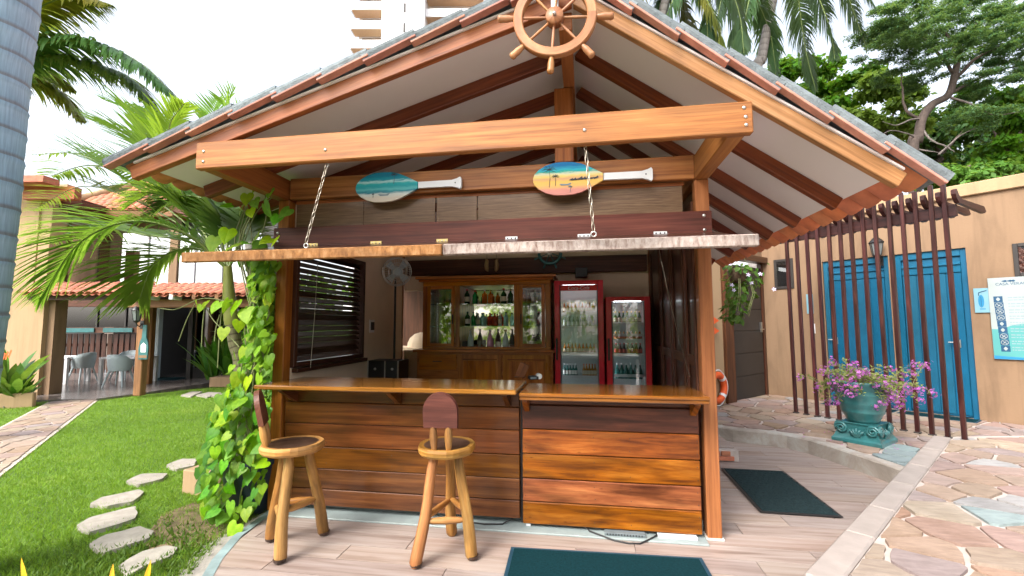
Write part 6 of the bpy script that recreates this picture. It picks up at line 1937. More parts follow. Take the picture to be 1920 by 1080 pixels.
# tables and chairs on the terrace
def table(px0, px1, ybase, D, label, depth=.75):
    h = .735
    x0_, x1_ = PX(px0, D), PX(px1, D); w = x1_ - x0_
    t = thing('dining_table', label, 'table', to_w(((x0_ + x1_) / 2, D + depth / 2, 0)), RZ, 'white terrace tables')
    obj('table_top', BB((-w / 2, -depth / 2, h - .05), (w / 2, depth / 2, h), .006), M_['white'], t)
    for sx in (-1, 1):
        for sy in (-1, 1):
            x = sx * (w / 2 - .045); y = sy * (depth / 2 - .045)
            obj('leg', BB((x - .04, y - .04, 0), (x + .04, y + .04, h - .051), .006), M_['white'], t)
    return t
table(72, 131, 716, 12.45, 'white terrace table at the left, with a grey chair at each end')
table(189, 262, 718, 12.35, 'white terrace table beside the wooden post, with a grey chair in front')
def chair(loc, rz, label):
    t = thing('terrace_chair', label, 'chair', loc, rz, 'grey moulded chairs on the terrace')
    mb = MB(); n = 14
    rows = []
    for z, a0, r_ in ((.42, 1.0, .235), (.50, 1.0, .25), (.60, .95, .262), (.70, .72, .272), (.80, .48, .275)):
        rows.append([(r_ * math.sin(a0 * R(125) * s_), -r_ * math.cos(a0 * R(125) * s_) * 1.0, z + .05 * math.cos(s_ * 1.5) * (z > .75)) for s_ in [-1 + 2 * k / n for k in range(n + 1)]])
    vs_ = [p for r_ in rows for p in r_]; m_ = n + 1
    inner_ = [(p[0] * .94, p[1] * .94, p[2]) for p in vs_]
    fs = [];N = len(vs_)
    for i in range(len(rows) - 1):
        for k in range(n):
            f = (i * m_ + k, i * m_ + k + 1, (i + 1) * m_ + k + 1, (i + 1) * m_ + k); fs += [f, tuple(N + q for q in f[::-1])]
    top = (len(rows) - 1) * m_
    for k in range(n): fs.append((top + k, top + k + 1, N + top + k + 1, N + top + k))
    for i in range(len(rows) - 1):
        for k in (0, n): fs.append((i * m_ + k, (i + 1) * m_ + k, N + (i + 1) * m_ + k, N + i * m_ + k))
    mb.add(vs_ + inner_, fs, [[(0, 0)] * 4] * len(fs), True); obj('shell', mb, M_['grey_chair'], t)
    obj('seat', MB().lathe([(0, .405), (.22, .41), (.24, .43), (.22, .45), (0, .44)], 20), M_['grey_chair'], t)
    for sx, sy in ((-1, -1), (1, -1), (1, 1), (-1, 1)):
        obj('leg', MB().tube([(sx * .15, sy * .14, .42), (sx * .24, sy * .23, 0)], [.026, .016], 8), M_['grey_chair'], t)
    return t
c0 = chair(to_w((PX(155, 12.75), 12.85, 0)), RZ + R(80), 'grey moulded chair at the right end of the left terrace table')
dup(c0, to_w((PX(55, 12.2), 12.5, 0)), RZ - R(95), 'grey moulded chair half hidden by the ochre pillar at the left table')
dup(c0, to_w((PX(224, 11.9), 12.0, 0)), RZ + R(6), 'grey moulded chair with its back to the lawn at the right terrace table')
dup(c0, to_w((PX(234, 13.4), 13.5, 0)), RZ + R(178), 'grey moulded chair behind the right terrace table')
# on the wooden post: lantern and a painted bottle-shaped plaque
lq = pD(266, 601, 10.34)
lantern(to_w((LOC(lq).x, 10.355, LOC(lq).z)), RZ, 'black lantern on the wooden post of the restaurant terrace', 1.15)
p0 = pD(266, 674, 10.30); Lp = LOC(p0)
pl = thing('painted_plaque', 'bottle-shaped plaque painted in teal and white hung on the terrace post', 'plaque', to_w((Lp.x, 10.35, Lp.z)), RZ)
Hh = LOC(pD(266, 608, 10.3)).z - Lp.z
fr = Matrix(((1, 0, 0, 0), (0, 0, -1, 0), (0, 1, 0, 0), (0, 0, 0, 1)))
obj('board', MB().prism([(q * 1.0, z * Hh) for q, z in ((-.10, 0), (.10, 0), (.11, .3), (.09, .5), (.05, .62), (.04, .98), (-.04, .98), (-.05, .62), (-.09, .5), (-.11, .3))], .03, fr), M_['teal'], pl)
obj('picture', MB().prism([(q * 1.0, z * Hh) for q, z in ((-.05, .2), (.06, .2), (.065, .4), (.0, .48), (-.06, .4))], .004, Matrix.Translation((0, -.031, 0)) @ fr), M_['paper'], pl)
obj('picture', MB().prism([(q * 1.0, z * Hh) for q, z in ((-.09, .04), (.09, .04), (.09, .12), (-.09, .12))], .004, Matrix.Translation((0, -.031, 0)) @ fr), M_['ochre'], pl)
spk = PX(238, 10.15)
tag(obj('eave_lamp', MB().lathe([(0, 0), (.05, .0), (.06, .06), (.04, .12), (0, .13)], 14), M_['white'], loc=to_w((spk, 10.25, PZ(566, 10.15) - .10))), 'small white lamp under the corner of the restaurant eave', 'lamp')

# planting at the restaurant
def strap_plant(name, loc, n_, hgt, wid, label, mat, seed, spread=.9, cat='plant', droop=.9):
    t = thing(name, label, cat, loc)
    rr_ = random.Random(seed)
    for k in range(n_):
        a = rr_.uniform(0, 2 * PI); L = hgt * rr_.uniform(.55, 1.1); w = wid * rr_.uniform(.7, 1.2); el = rr_.uniform(.75, 1.45)
        mb = MB(); p = Vector((rr_.gauss(0, .05), rr_.gauss(0, .05), 0)); d = Vector((math.cos(a) * math.cos(el) * spread, math.sin(a) * math.cos(el) * spread, math.sin(el))).normalized()
        pts = []
        side = Vector((-math.sin(a), math.cos(a), 0))
        N_ = 7
        for i in range(N_ + 1):
            f = i / N_; ww = w * (.25 + 1.2 * math.sin(PI * min(1, f * .92 + .04)) ** .8) * .6 if i < N_ else 0.002
            pts.append((p - side * ww, p + Vector((0, 0, -ww * .25)), p + side * ww)); d = (d + Vector((0, 0, -droop * f / N_ * 1.6))).normalized(); p = p + d * L / N_
        vs_ = [q for tr in pts for q in tr]; fs = []
        for i in range(N_):
            for j in range(2): fs.append((i * 3 + j, i * 3 + j + 1, i * 3 + j + 4, i * 3 + j + 3))
        mb.add(vs_, fs, [[(0, 0)] * 4] * len(fs), True); obj('leaf', mb, mat, t)
    return t
pm1 = leafmat('strap_leaf', (.03, .10, .012), (.10, .22, .03), .3, .4, .3)
b0 = pZ(14, 768, LZ)
pl_ = B((0, 0, .14), (1.6, .12, .30), .012); tag(obj('planter_wall', pl_, M_['ochre_lt'], loc=(b0.x - .55, b0.y - .05, LZ + .0), rot=(0, 0, .5)), 'low rendered planter wall at the left edge of the lawn', 'planter wall')
strap_plant('bird_of_paradise', pZ(6, 752, 0.05), 26, 1.35, .13, 'tall strap-leaved plant with an orange bloom behind the low wall at the left edge', pm1, 3)
strap_plant('low_strap_plant', pZ(30, 757, 0.02), 22, .8, .09, 'lower leafy plant at the corner of the left planter wall by the pillar', pm1, 4)
b1 = pZ(2, 690, .9)
fq = MB(); 
for k in range(3):
    q = pD(3 + k * 6, 676 - k * 3, 9.0); fq.add([q, q + Vector((.05, 0, .16)), q + Vector((.09, 0, .13)), q + Vector((.03, 0, -.02))], [(0, 1, 2, 3)], [[(0, 0)] * 4])
for o in list(bpy.data.objects):
    if o.name == 'bird_of_paradise':
        inv = Matrix.Translation(-Vector(o.location)); fq.v = [tuple(inv @ Vector(p)) for p in fq.v]; obj('flower', fq, M_['orange'], o)
strap_plant('potted_palm', pZ(398, 712, .10), 26, 1.25, .075, 'feathery young palm by the restaurant window, left of the palm trunk', leafmat('young_palm', (.03, .11, .012), (.085, .20, .03), .3, .4, .3), 7, droop=.7)
strap_plant('leafy_shrub', pZ(425, 705, .20), 30, 1.35, .10, 'dense green shrub behind the palm trunk', leafmat('shrub_leaf', (.035, .13, .012), (.09, .25, .03), .35, .4, .3), 8, droop=.4)
b2 = pZ(408, 727, LZ)
tag(obj('planter_box', B((0, 0, .12), (.75, .45, .26), .012), M_['ochre'], loc=(b2.x + .1, b2.y + .25, LZ + .02), rot=(0, 0, RZ)), 'small terracotta-coloured planter at the foot of the palm by the restaurant', 'planter')
# ================================================================== PLANTS AND TREES
def spline(P, n):
    """Catmull-Rom through control points"""
    P = [Vector(p) for p in P]; out = []
    Q = [P[0] * 2 - P[1]] + P + [P[-1] * 2 - P[-2]]
    m = len(P) - 1
    for k in range(n + 1):
        t_ = k / n * m; i = min(int(t_), m - 1); u = t_ - i
        a, b, c_, d = Q[i:i + 4]
        out.append(.5 * ((2 * b) + (c_ - a) * u + (2 * a - 5 * b + 4 * c_ - d) * u * u + (3 * b - a - 3 * c_ + d) * u ** 3))
    return out
def frond(ctrl, nl, leaf_len, width, droop, mat, parent, rnd, stem=.012, bare=.18, vee=.5, stem_mat=None, fold=.3, name='frond', sweep=.55):
    pts = spline(ctrl, 26)
    st = MB().tube(pts, [max(.0025, stem * (1 - .85 * k / 26)) for k in range(27)], 6, cap=False)
    V, F = [], []
    L = [0]
    for a, b in zip(pts[:-1], pts[1:]): L.append(L[-1] + (b - a).length)
    for k in range(nl):
        f = bare + (1 - bare) * (k + .5) / nl
        s = f * L[-1]; i = next((j for j in range(26) if L[j + 1] >= s), 25); u = (s - L[i]) / max(1e-6, L[i + 1] - L[i])
        p = lerp(pts[i], pts[i + 1], u); T = (pts[i + 1] - pts[i]).normalized()
        sd = T.cross(Vector((0, 0, 1)))
        if sd.length < .05: sd = Vector((1, 0, 0))
        sd.normalize(); up = sd.cross(T)
        g = (f - bare) / (1 - bare)
        ll = leaf_len * (math.sin(PI * (g * .86 + .12)) ** .7) * rnd.uniform(.8, 1.1)
        for s_ in (-1, 1):
            if rnd.random() < .04: continue
            d = (sd * s_ + T * (sweep + g * .7) + up * (vee + rnd.gauss(0, .12))).normalized()
            q = p.copy(); w = width * rnd.uniform(.8, 1.15); N = 4
            base = len(V)
            wv = d.cross(up * 1.0 + sd * s_ * .2)
            if wv.length < .01: wv = T
            wv.normalize()
            dr = droop * rnd.uniform(.6, 1.4)
            for j in range(N + 1):
                h = j / N; ww = w * (.55, 1, .9, .6, .04)[j] * .5
                V.append(q - wv * ww); V.append(q + wv * ww)
                d = (d + Vector((0, 0, -dr / N * (.5 + h)))).normalized(); q = q + d * ll / N
            for j in range(N): F.append((base + 2 * j, base + 2 * j + 1, base + 2 * j + 3, base + 2 * j + 2))
    mb = MB(); mb.add(V, F, [[(0, 0)] * 4] * len(F))
    o = obj(name, mb, mat, parent)
    obj('rachis', st, stem_mat or mat, o)
    return o
PALM = leafmat('palm_leaflet', (.075, .18, .012), (.16, .31, .026), .45, .35, .22, nsc=2)
PALM_D = leafmat('palm_leaflet_dark', (.04, .11, .025), (.085, .18, .045), .36, .35, .2, nsc=2)
PALM_Y = leafmat('palm_leaflet_yellow', (.10, .14, .02), (.26, .22, .04), .40, .4, .25, nsc=2)
COCO = leafmat('coconut_leaflet', (.04, .085, .04), (.085, .15, .07), .35, .4, .25, nsc=1)
RACH = plain('rachis_green', (.16, .22, .05), .45, var=.15, bump=0)
rp = random.Random(31)

# --- slim palm beside the kiosk
def D3(pts): return [pD(x, y, D) for x, y, D in pts]
PK = thing('slim_palm', 'slim young palm with a ringed green trunk beside the left post of the kiosk', 'palm tree', (0, 0, 0))
tr = D3([(462, 790, 4.30), (452, 700, 4.3), (440, 640, 4.3), (430, 560, 4.3), (427, 500, 4.3)])
tr[0].z = LZ
sp_ = spline(tr, 60)
def trunkmat(name, c1, c2, ring, freq, rw=.12, vary=.25):
    t = NT(name)
    uv = t.new('TexCoord'); sep = t.new('SeparateXYZ'); t.ln(uv, 'UV', sep, 0)
    mp = t.coord('Object', (3, 3, 3), False); n = t.noise(mp, 3, 5, .6)
    ma = t.new('Math', operation='MULTIPLY_ADD'); ma.inputs[1].default_value = freq; t.ln(sep, 'X', ma, 0)
    nm = t.new('Math', operation='MULTIPLY'); nm.inputs[1].default_value = vary; t.ln(n, 0, nm, 0); t.ln(nm, 0, ma, 2)
    fr = t.new('Math', operation='FRACT'); t.ln(ma, 0, fr, 0)
    r = t.ramp([(0, ring), (rw * .6, ring), (rw * 1.3, c1), (.75, c2), (1, c1)]); t.ln(fr, 0, r, 0)
    mp2 = t.coord('UV', (3, 60, 1), False); n2 = t.noise(mp2, 1.5, 4, .6)
    r2 = t.ramp([(.3, (.72,) * 3), (.7, (1.12,) * 3)]); t.ln(n2, 0, r2, 0)
    t.col(t.mix(r.outputs[0], r2.outputs[0], 1.0, 'MULTIPLY')); t.set(Roughness=.7)
    t.bump(r.outputs[0], .35, .012)
    return t.m
obj('trunk', MB().tube(sp_[:38], [.062 - .006 * k / 37 for k in range(38)], 16), trunkmat('slim_trunk', (.21, .20, .10), (.25, .22, .12), (.10, .07, .04), 16, .2), PK)
M_['crownshaft'] = plain('crownshaft', (.27, .29, .07), .4, var=.12, nscale=3, bump=.05, tone=0)
obj('crown_shaft', MB().tube(sp_[36:], [.062, .066, .066, .064] + [.062 - .026 * k / 20 for k in range(21)], 16), M_['crownshaft'], PK)
cr_ = (428, 505)
F = [
    [(428, 505, 4.3), (350, 440, 4.15), (250, 415, 4.0), (150, 455, 3.9), (75, 560, 3.8)],
    [(428, 505, 4.3), (370, 410, 4.5), (270, 335, 4.7), (170, 310, 4.9), (95, 330, 5.1)],
    [(428, 505, 4.3), (400, 420, 4.7), (330, 330, 5.2), (250, 260, 5.6), (170, 225, 5.9)],
    [(428, 505, 4.3), (360, 455, 4.5), (270, 440, 4.8), (170, 425, 5.2), (80, 455, 5.6)],
    [(428, 505, 4.3), (420, 420, 4.5), (385, 375, 4.5), (330, 370, 4.5), (275, 405, 4.4)],
    [(428, 505, 4.3), (455, 440, 4.5), (475, 400, 4.8), (500, 385, 5.2)],
    [(428, 505, 4.3), (385, 470, 4.3), (330, 470, 4.3), (285, 500, 4.3), (262, 560, 4.3)],
    [(428, 505, 4.3), (435, 430, 4.8), (425, 385, 5.2), (395, 350, 5.6)],
]
for k, c_ in enumerate(F):
    frond(D3(c_), 76, .76 if k not in (4, 5) else .5, .034, .75 if k in (0, 3) else .55, PALM if k in (0, 1, 3, 6) else PALM_D if k in (4, 5, 7) else PALM, PK, rp, .018, .20, .45, RACH)

# --- more fronds of the slim palm, rising outside the left eave
for c_, m in (([(428, 505, 4.3), (360, 400, 4.6), (318, 300, 4.7), (318, 235, 4.7), (345, 195, 4.6)], PALM), ([(428, 505, 4.3), (350, 400, 4.8), (290, 290, 5.0), (250, 215, 5.1), (190, 185, 5.2)], PALM),
           ([(428, 505, 4.3), (350, 420, 4.8), (240, 340, 5.1), (150, 290, 5.2), (60, 290, 5.2)], PALM), ([(428, 505, 4.3), (360, 400, 4.7), (300, 300, 4.9), (285, 240, 5.0), (270, 205, 5.2)], PALM),
           ([(428, 505, 4.3), (350, 430, 4.9), (240, 370, 5.2), (150, 350, 5.4), (60, 395, 5.6)], PALM_Y), ([(428, 505, 4.3), (370, 420, 4.5), (320, 370, 4.5), (290, 360, 4.4), (240, 385, 4.3)], PALM)):
    frond(D3(c_), 50, .50, .028, .35, m, PK, rp, .014, .42, .5, RACH)
# --- a palm whose tip shows above the left slope
PB3 = thing('rear_palm', 'palm behind the kiosk with one frond tip above the left roof slope', 'palm tree', (0, 0, 0))
b_ = D3([(455, 330, 9.0)])[0]
obj('trunk', MB().tube([(b_.x + .6, b_.y, LZ), (b_.x + .3, b_.y, b_.z * .6), (b_.x, b_.y, b_.z)], [.10, .09, .08], 10), M_['gutter'], PB3)
for c_ in ([(455, 330, 9), (435, 250, 9), (425, 200, 9), (440, 165, 9)], [(455, 330, 9), (395, 250, 9.2), (400, 210, 9.4), (410, 185, 9.6)], [(455, 330, 9), (440, 260, 9), (460, 220, 9), (470, 205, 9)], [(455, 330, 9), (350, 290, 9), (320, 290, 9), (290, 320, 9)]):
    frond(D3(c_), 26, .6, .045, .15, PALM, PB3, rp, .014, .3, .7, RACH)

# --- royal palm: pale ringed trunk at the left edge and, behind it, a palm whose fronds reach into the sky
RP = thing('royal_palm', 'thick pale blue-grey ringed palm trunk at the left edge of the frame', 'palm tree', (0, 0, 0))
ed = [(62, -160), (52, 0), (34, 130), (25, 230), (13, 370), (1, 480), (-9, 570), (-20, 650), (-40, 800), (-60, 960)]
Dp = 2.95
rad_p = .205
cl = []
for x, y in ed:
    p = pD(x, y, Dp); cl.append(p - _rt * rad_p)
cl2 = spline(cl, 150)
if cl2[0].z > cl2[-1].z: cl2 = cl2[::-1]
b0_ = cl2[0].copy(); cl2 = [Vector((b0_.x - .02, b0_.y, LZ - .05))] + cl2 if b0_.z > LZ + .2 else cl2
ext = [cl2[-1] + (cl2[-1] - cl2[-8]).normalized() * .35 * k for k in range(1, 14)]
allp = cl2 + ext
Lc = 0; rr_ = []
for i, p in enumerate(allp):
    if i: Lc += (p - allp[i - 1]).length
    ph = (Lc / .178) % 1
    rr_.append(rad_p + (.006 if ph > .86 else 0) - (.004 if ph < .08 else 0))
tb_ = MB(); tb_.tube(allp, rr_, 40)
ox = allp[0]; 
# ring bands follow the real length along the trunk
fi = 0; lens = [0]
for a, b in zip(allp[:-1], allp[1:]): lens.append(lens[-1] + (b - a).length)
off0 = tb_.uv[0][0][0] - lens[0]
tb_.uv = [[(u - off0, v) for u, v in f] for f in tb_.uv]
obj('trunk', tb_, trunkmat('royal_trunk', (.235, .355, .46), (.30, .425, .53), (.17, .195, .22), 1 / .178, .15, .10), RP)
crown_r = allp[-1]
for k in range(9):
    a = k * .7; d = Vector((math.cos(a), math.sin(a), 0))
    frond([crown_r, crown_r + d * .7 + Vector((0, 0, .8)), crown_r + d * 1.9 + Vector((0, 0, .9)), crown_r + d * 2.9 + Vector((0, 0, .1))], 36, .6, .05, .8, PALM, RP, rp, .03, .2, .3, RACH)
PT = thing('tall_palm', 'palm behind the royal palm trunk, its long fronds arching right across the white sky', 'palm tree', (0, 0, 0))
c0_ = pD(-30, 165, 6.3)
obj('trunk', MB().tube([(c0_.x - .2, c0_.y, LZ), (c0_.x, c0_.y, c0_.z)], [.16, .12], 14), M_['gutter'], PT)
for c_, m in (([(-30, 165, 6.3), (70, 85, 6.2), (180, 82, 6.1), (265, 120, 6.0), (332, 185, 5.9)], PALM_D), ([(-30, 165, 6.3), (60, 118, 6.5), (160, 117, 6.6), (250, 150, 6.6), (300, 212, 6.6)], PALM_D),
              ([(-30, 165, 6.3), (20, 60, 6.1), (80, 10, 5.9), (150, -8, 5.8), (210, 10, 5.7)], PALM_Y), ([(-30, 165, 6.3), (40, 150, 6.8), (110, 170, 7.0), (160, 225, 7.1)], PALM_Y),
              ([(-30, 165, 6.3), (-120, 80, 6.1), (-220, 80, 5.9)], PALM), ([(-30, 165, 6.3), (10, 130, 7.2), (80, 130, 7.9), (140, 170, 8.4)], PALM_Y), ([(-30, 165, 6.3), (30, 20, 6.8), (70, -50, 7.2), (120, -90, 7.6)], PALM)):
    frond(D3(c_), 150, .62, .050, 1.6, m, PT, rp, .02, .10, .15, RACH)

# --- coconut palms behind the roof on the right
def coco(label, trunk, fronds, name='coconut_palm', tr_r=.13, mats=(COCO,), ll=1.0, dr=1.9):
    t = thing(name, label, 'palm tree', (0, 0, 0), 0, 'tall palms behind the kiosk roof')
    tp_ = D3(trunk); b = tp_[0].copy(); tp_ = [Vector((b.x - .5, b.y, -.1))] + tp_
    sp_ = spline(tp_, 40)
    obj('trunk', MB().tube(sp_, [tr_r * 1.25 - tr_r * .4 * k / 40 for k in range(41)], 14), trunkmat('coco_trunk_' + label[:4], (.22, .20, .185), (.27, .245, .23), (.17, .15, .135), 5, .15), t)
    for i, (c_, m) in enumerate(fronds):
        frond(D3(c_), 150, ll, .048, dr, mats[m], t, rp, .035, .12, .1, RACH, sweep=.35)
    return t
c_ = (1478, -110, 13.5)
coco('coconut palm with a leaning grey trunk showing above the right roof slope', [(1418, 170, 13.5), (1428, 110, 13.5), (1445, 20, 13.5), (1462, -50, 13.5), (1478, -110, 13.5)],
     [([c_, (1420, -150, 13.2), (1370, -60, 13.0), (1340, 60, 12.9), (1332, 150, 12.9)], 0), ([c_, (1440, -100, 13.0), (1405, 0, 12.8), (1390, 90, 12.8), (1388, 160, 12.8)], 0),
      ([c_, (1530, -140, 13.2), (1570, -60, 13.0), (1600, 20, 12.9), (1625, 90, 12.8)], 0), ([c_, (1510, -60, 13.0), (1545, 20, 12.9), (1560, 70, 12.8), (1565, 110, 12.8)], 0),
      ([c_, (1490, -60, 14.2), (1500, 20, 14.4), (1512, 100, 14.4), (1530, 170, 14.4)], 0), ([c_, (1450, -80, 14.5), (1440, 30, 14.8), (1450, 120, 14.8), (1470, 190, 14.8)], 0),
      ([c_, (1580, -160, 13.6), (1680, -120, 13.6), (1740, -40, 13.6)], 0), ([c_, (1400, -180, 13.8), (1290, -140, 14), (1220, -60, 14)], 0), ([c_, (1520, -120, 12.8), (1590, -60, 12.2), (1640, 10, 11.8)], 0)], mats=(COCO,))
c_ = (1262, -60, 12.5)
coco('palm with yellowing fronds hanging behind the top of the right roof slope', [(1235, 90, 12.5), (1240, 40, 12.5), (1250, -10, 12.5), (1262, -60, 12.5)],
     [([c_, (1300, -100, 12.2), (1350, -60, 12.0), (1385, 20, 11.9), (1395, 100, 11.9)], 1), ([c_, (1290, -60, 12.1), (1320, -10, 11.8), (1345, 50, 11.6), (1352, 110, 11.6)], 0),
      ([c_, (1240, -90, 12.2), (1200, -60, 12.0), (1175, 0, 11.9), (1170, 50, 11.9)], 0), ([c_, (1270, -30, 12.6), (1285, 30, 12.6), (1300, 80, 12.6), (1320, 130, 12.6)], 0),
      ([c_, (1250, -20, 13), (1225, 20, 13.1), (1210, 50, 13.2)], 1), ([c_, (1330, -80, 13), (1400, -30, 13.2), (1440, 50, 13.4), (1455, 130, 13.5)], 1), ([c_, (1300, -50, 12.2), (1318, 0, 12.0), (1325, 40, 12), (1328, 90, 12)], 1), ([c_, (1320, -70, 12.8), (1365, -20, 13), (1380, 40, 13), (1384, 110, 13)], 1), ([c_, (1280, -40, 12.3), (1262, 0, 12.2), (1250, 40, 12.2), (1262, 85, 12.2)], 1), ([c_, (1220, -80, 12.5), (1190, -30, 12.5), (1200, 20, 12.5)], 0)], mats=(PALM_Y, COCO), ll=1.0, dr=2.2)

# --- broad-leaved trees and a fine-leaved acacia beyond the changing rooms
def leaf_cloud(name, clumps, n, size, mat, parent, seed, flat=.35, aspect=.55, up=.6):
    rg = np.random.default_rng(seed)
    w = np.array([c_[1].x * c_[1].y * c_[1].z for c_ in clumps]) ** .75; w /= w.sum()
    idx = rg.choice(len(clumps), n, p=w)
    cen = np.array([tuple(c_[0]) for c_ in clumps])[idx]; rad = np.array([tuple(c_[1]) for c_ in clumps])[idx]
    d = rg.normal(size=(n, 3)); d /= np.linalg.norm(d, axis=1)[:, None]
    r = rg.uniform(0, 1, n) ** .5
    P = cen + d * rad * r[:, None] * rg.uniform(.75, 1.15, n)[:, None]
    nrm = d * .5 + rg.normal(0, .55, (n, 3)) + np.array([0, 0, up]); nrm /= np.linalg.norm(nrm, axis=1)[:, None]
    u = np.cross(nrm, rg.normal(size=(n, 3))); u /= np.linalg.norm(u, axis=1)[:, None]
    u[:, 2] -= flat; u /= np.linalg.norm(u, axis=1)[:, None]
    v = np.cross(nrm, u)
    s = size * rg.uniform(.6, 1.3, n)[:, None]
    V = np.zeros((n, 4, 3))
    V[:, 0] = P; V[:, 1] = P + u * s * .5 + v * s * aspect * .5; V[:, 2] = P + u * s - nrm * s * .12; V[:, 3] = P + u * s * .5 - v * s * aspect * .5
    me = bpy.data.meshes.new(name)
    me.vertices.add(4 * n); me.vertices.foreach_set('co', V.ravel())
    me.loops.add(4 * n); me.loops.foreach_set('vertex_index', np.arange(4 * n, dtype=np.int32))
    me.polygons.add(n); me.polygons.foreach_set('loop_start', np.arange(0, 4 * n, 4, dtype=np.int32))
    me.update(); me.materials.append(mat)
    o = bpy.data.objects.new(name, me); C.objects.link(o); o.parent = parent
    return o
def limb(parent, pts, r0, r1, mat, name='limb'):
    sp_ = spline(pts, 14); rq = random.Random(len(pts) * 7 + int(pts[0][0] * 10))
    sp_ = [p + Vector((rq.gauss(0, r0 * .18), rq.gauss(0, r0 * .18), 0)) for p in sp_]
    return obj(name, MB().tube(sp_, [lerp(r0, r1, k / 14) for k in range(15)], 8), mat, parent)
M_['bark'] = plain('bark_brown', (.075, .056, .046), .9, var=.35, nscale=8, bump=.8, bdist=.02)
M_['bark_grey'] = plain('bark_grey', (.13, .11, .10), .9, var=.3, nscale=8, bump=.7, bdist=.02)
BL = leafmat('broad_leaf', (.03, .10, .010), (.08, .20, .018), .34, .4, 0, nsc=.7)
BL2 = leafmat('broad_leaf_light', (.06, .15, .012), (.15, .28, .025), .4, .4, 0, nsc=.7)
BLD = leafmat('broad_leaf_dark', (.010, .040, .008), (.03, .085, .014), .22, .4, 0, nsc=.7)
ACA = leafmat('acacia_leaf', (.04, .11, .055), (.10, .20, .095), .42, .4, 0, nsc=.5)
def clumps_px(items, rs_):
    """(x, y, D, rx, ry): ellipse of the photograph filled with several smaller clumps"""
    out = []
    for x, y, D, rx, ry in items:
        c_ = pD(x, y, D); mx = rx * D / FPX; mz = ry * D / FPX
        k = max(3, int(mx * mz * 2.2))
        for i in range(k):
            a = rs_.uniform(0, 6.283); q = math.sqrt(rs_.random()) * .8
            o_ = _rt * (mx * q * math.cos(a)) + Vector((0, 0, mz * q * math.sin(a))) + FH * rs_.uniform(-.6, .6) * min(mx, 1.2)
            s_ = rs_.uniform(.28, .55)
            out.append((c_ + o_, Vector((mx * s_ + .12, (mx + mz) * .5 * s_ + .12, mz * s_ * .7 + .08))))
    return out
def tree(label, trunk, limbs, items, n, size, mat, seed, bark='bark', r0=.16, name='leafy_tree', **kw):
    t = thing(name, label, 'tree', (0, 0, 0))
    rs_ = random.Random(seed)
    tp_ = D3(trunk); b = tp_[0]; tp_ = [Vector((b.x, b.y, -.12))] + tp_ if b.z > .3 else tp_
    limb(t, tp_, r0, r0 * .55, M_[bark], 'trunk')
    for l in limbs: limb(t, D3(l), r0 * .45, r0 * .12, M_[bark])
    leaf_cloud('crown', clumps_px(items, rs_), n, size, mat, t, seed, **kw)
    return t
tree('dark dense tree filling the gap behind the right roof slope', [(1560, 330, 17), (1560, 250, 17)], [[(1560, 260, 17), (1520, 200, 17)], [(1560, 260, 17), (1610, 180, 17)]],
     [(1510, 175, 17, 50, 45), (1560, 200, 17, 70, 60), (1600, 170, 17, 60, 40), (1530, 240, 17, 60, 50), (1610, 240, 17, 60, 50), (1490, 140, 17.5, 40, 40), (1640, 270, 17, 40, 40), (1470, 190, 17.5, 50, 50), (1540, 120, 17.5, 40, 30), (1430, 150, 18, 40, 40)], 14000, .26, BL, 1)
tree('bright leafy tree left of the crooked acacia', [(1660, 340, 15.5), (1655, 250, 15.5)], [[(1655, 260, 15.5), (1620, 200, 15.5)], [(1655, 260, 15.5), (1690, 180, 15.5)]],
     [(1620, 200, 15.5, 55, 40), (1680, 170, 15.5, 55, 35), (1640, 240, 15.5, 60, 40), (1700, 215, 15.5, 45, 40), (1665, 150, 15.5, 40, 22), (1585, 220, 15.6, 30, 30)], 8000, .22, BL2, 2)
tree('dark tree behind the crooked acacia trunk', [(1760, 345, 17.5), (1765, 290, 17.5)], [[(1765, 290, 17.5), (1730, 240, 17.5)], [(1765, 290, 17.5), (1810, 240, 17.5)]],
     [(1720, 260, 18, 60, 60), (1780, 270, 18, 70, 60), (1840, 270, 18, 60, 60), (1690, 300, 18, 50, 40), (1760, 215, 18, 60, 40), (1830, 215, 18, 60, 40), (1740, 320, 18, 80, 30)], 10000, .25, BLD, 3)
tree('leafy tree at the right edge above the ochre coping', [(1890, 345, 14), (1892, 290, 14)], [[(1892, 290, 14), (1860, 240, 14)], [(1892, 290, 14), (1930, 220, 14)]],
     [(1880, 280, 14, 60, 45), (1930, 250, 14, 50, 60), (1850, 310, 14, 50, 25), (1900, 210, 14.5, 60, 40), (1950, 180, 15, 50, 60), (1840, 190, 15.5, 60, 28)], 8000, .22, BL, 4)
tree('light green bush of a tree just above the coping of the changing rooms', [(1810, 350, 12.5), (1812, 325, 12.5)], [], [(1800, 322, 12.5, 55, 26), (1850, 318, 12.5, 40, 22), (1770, 330, 12.6, 40, 18), (1730, 335, 12.8, 50, 20)], 5000, .17, BL2, 5, name='bushy_tree')
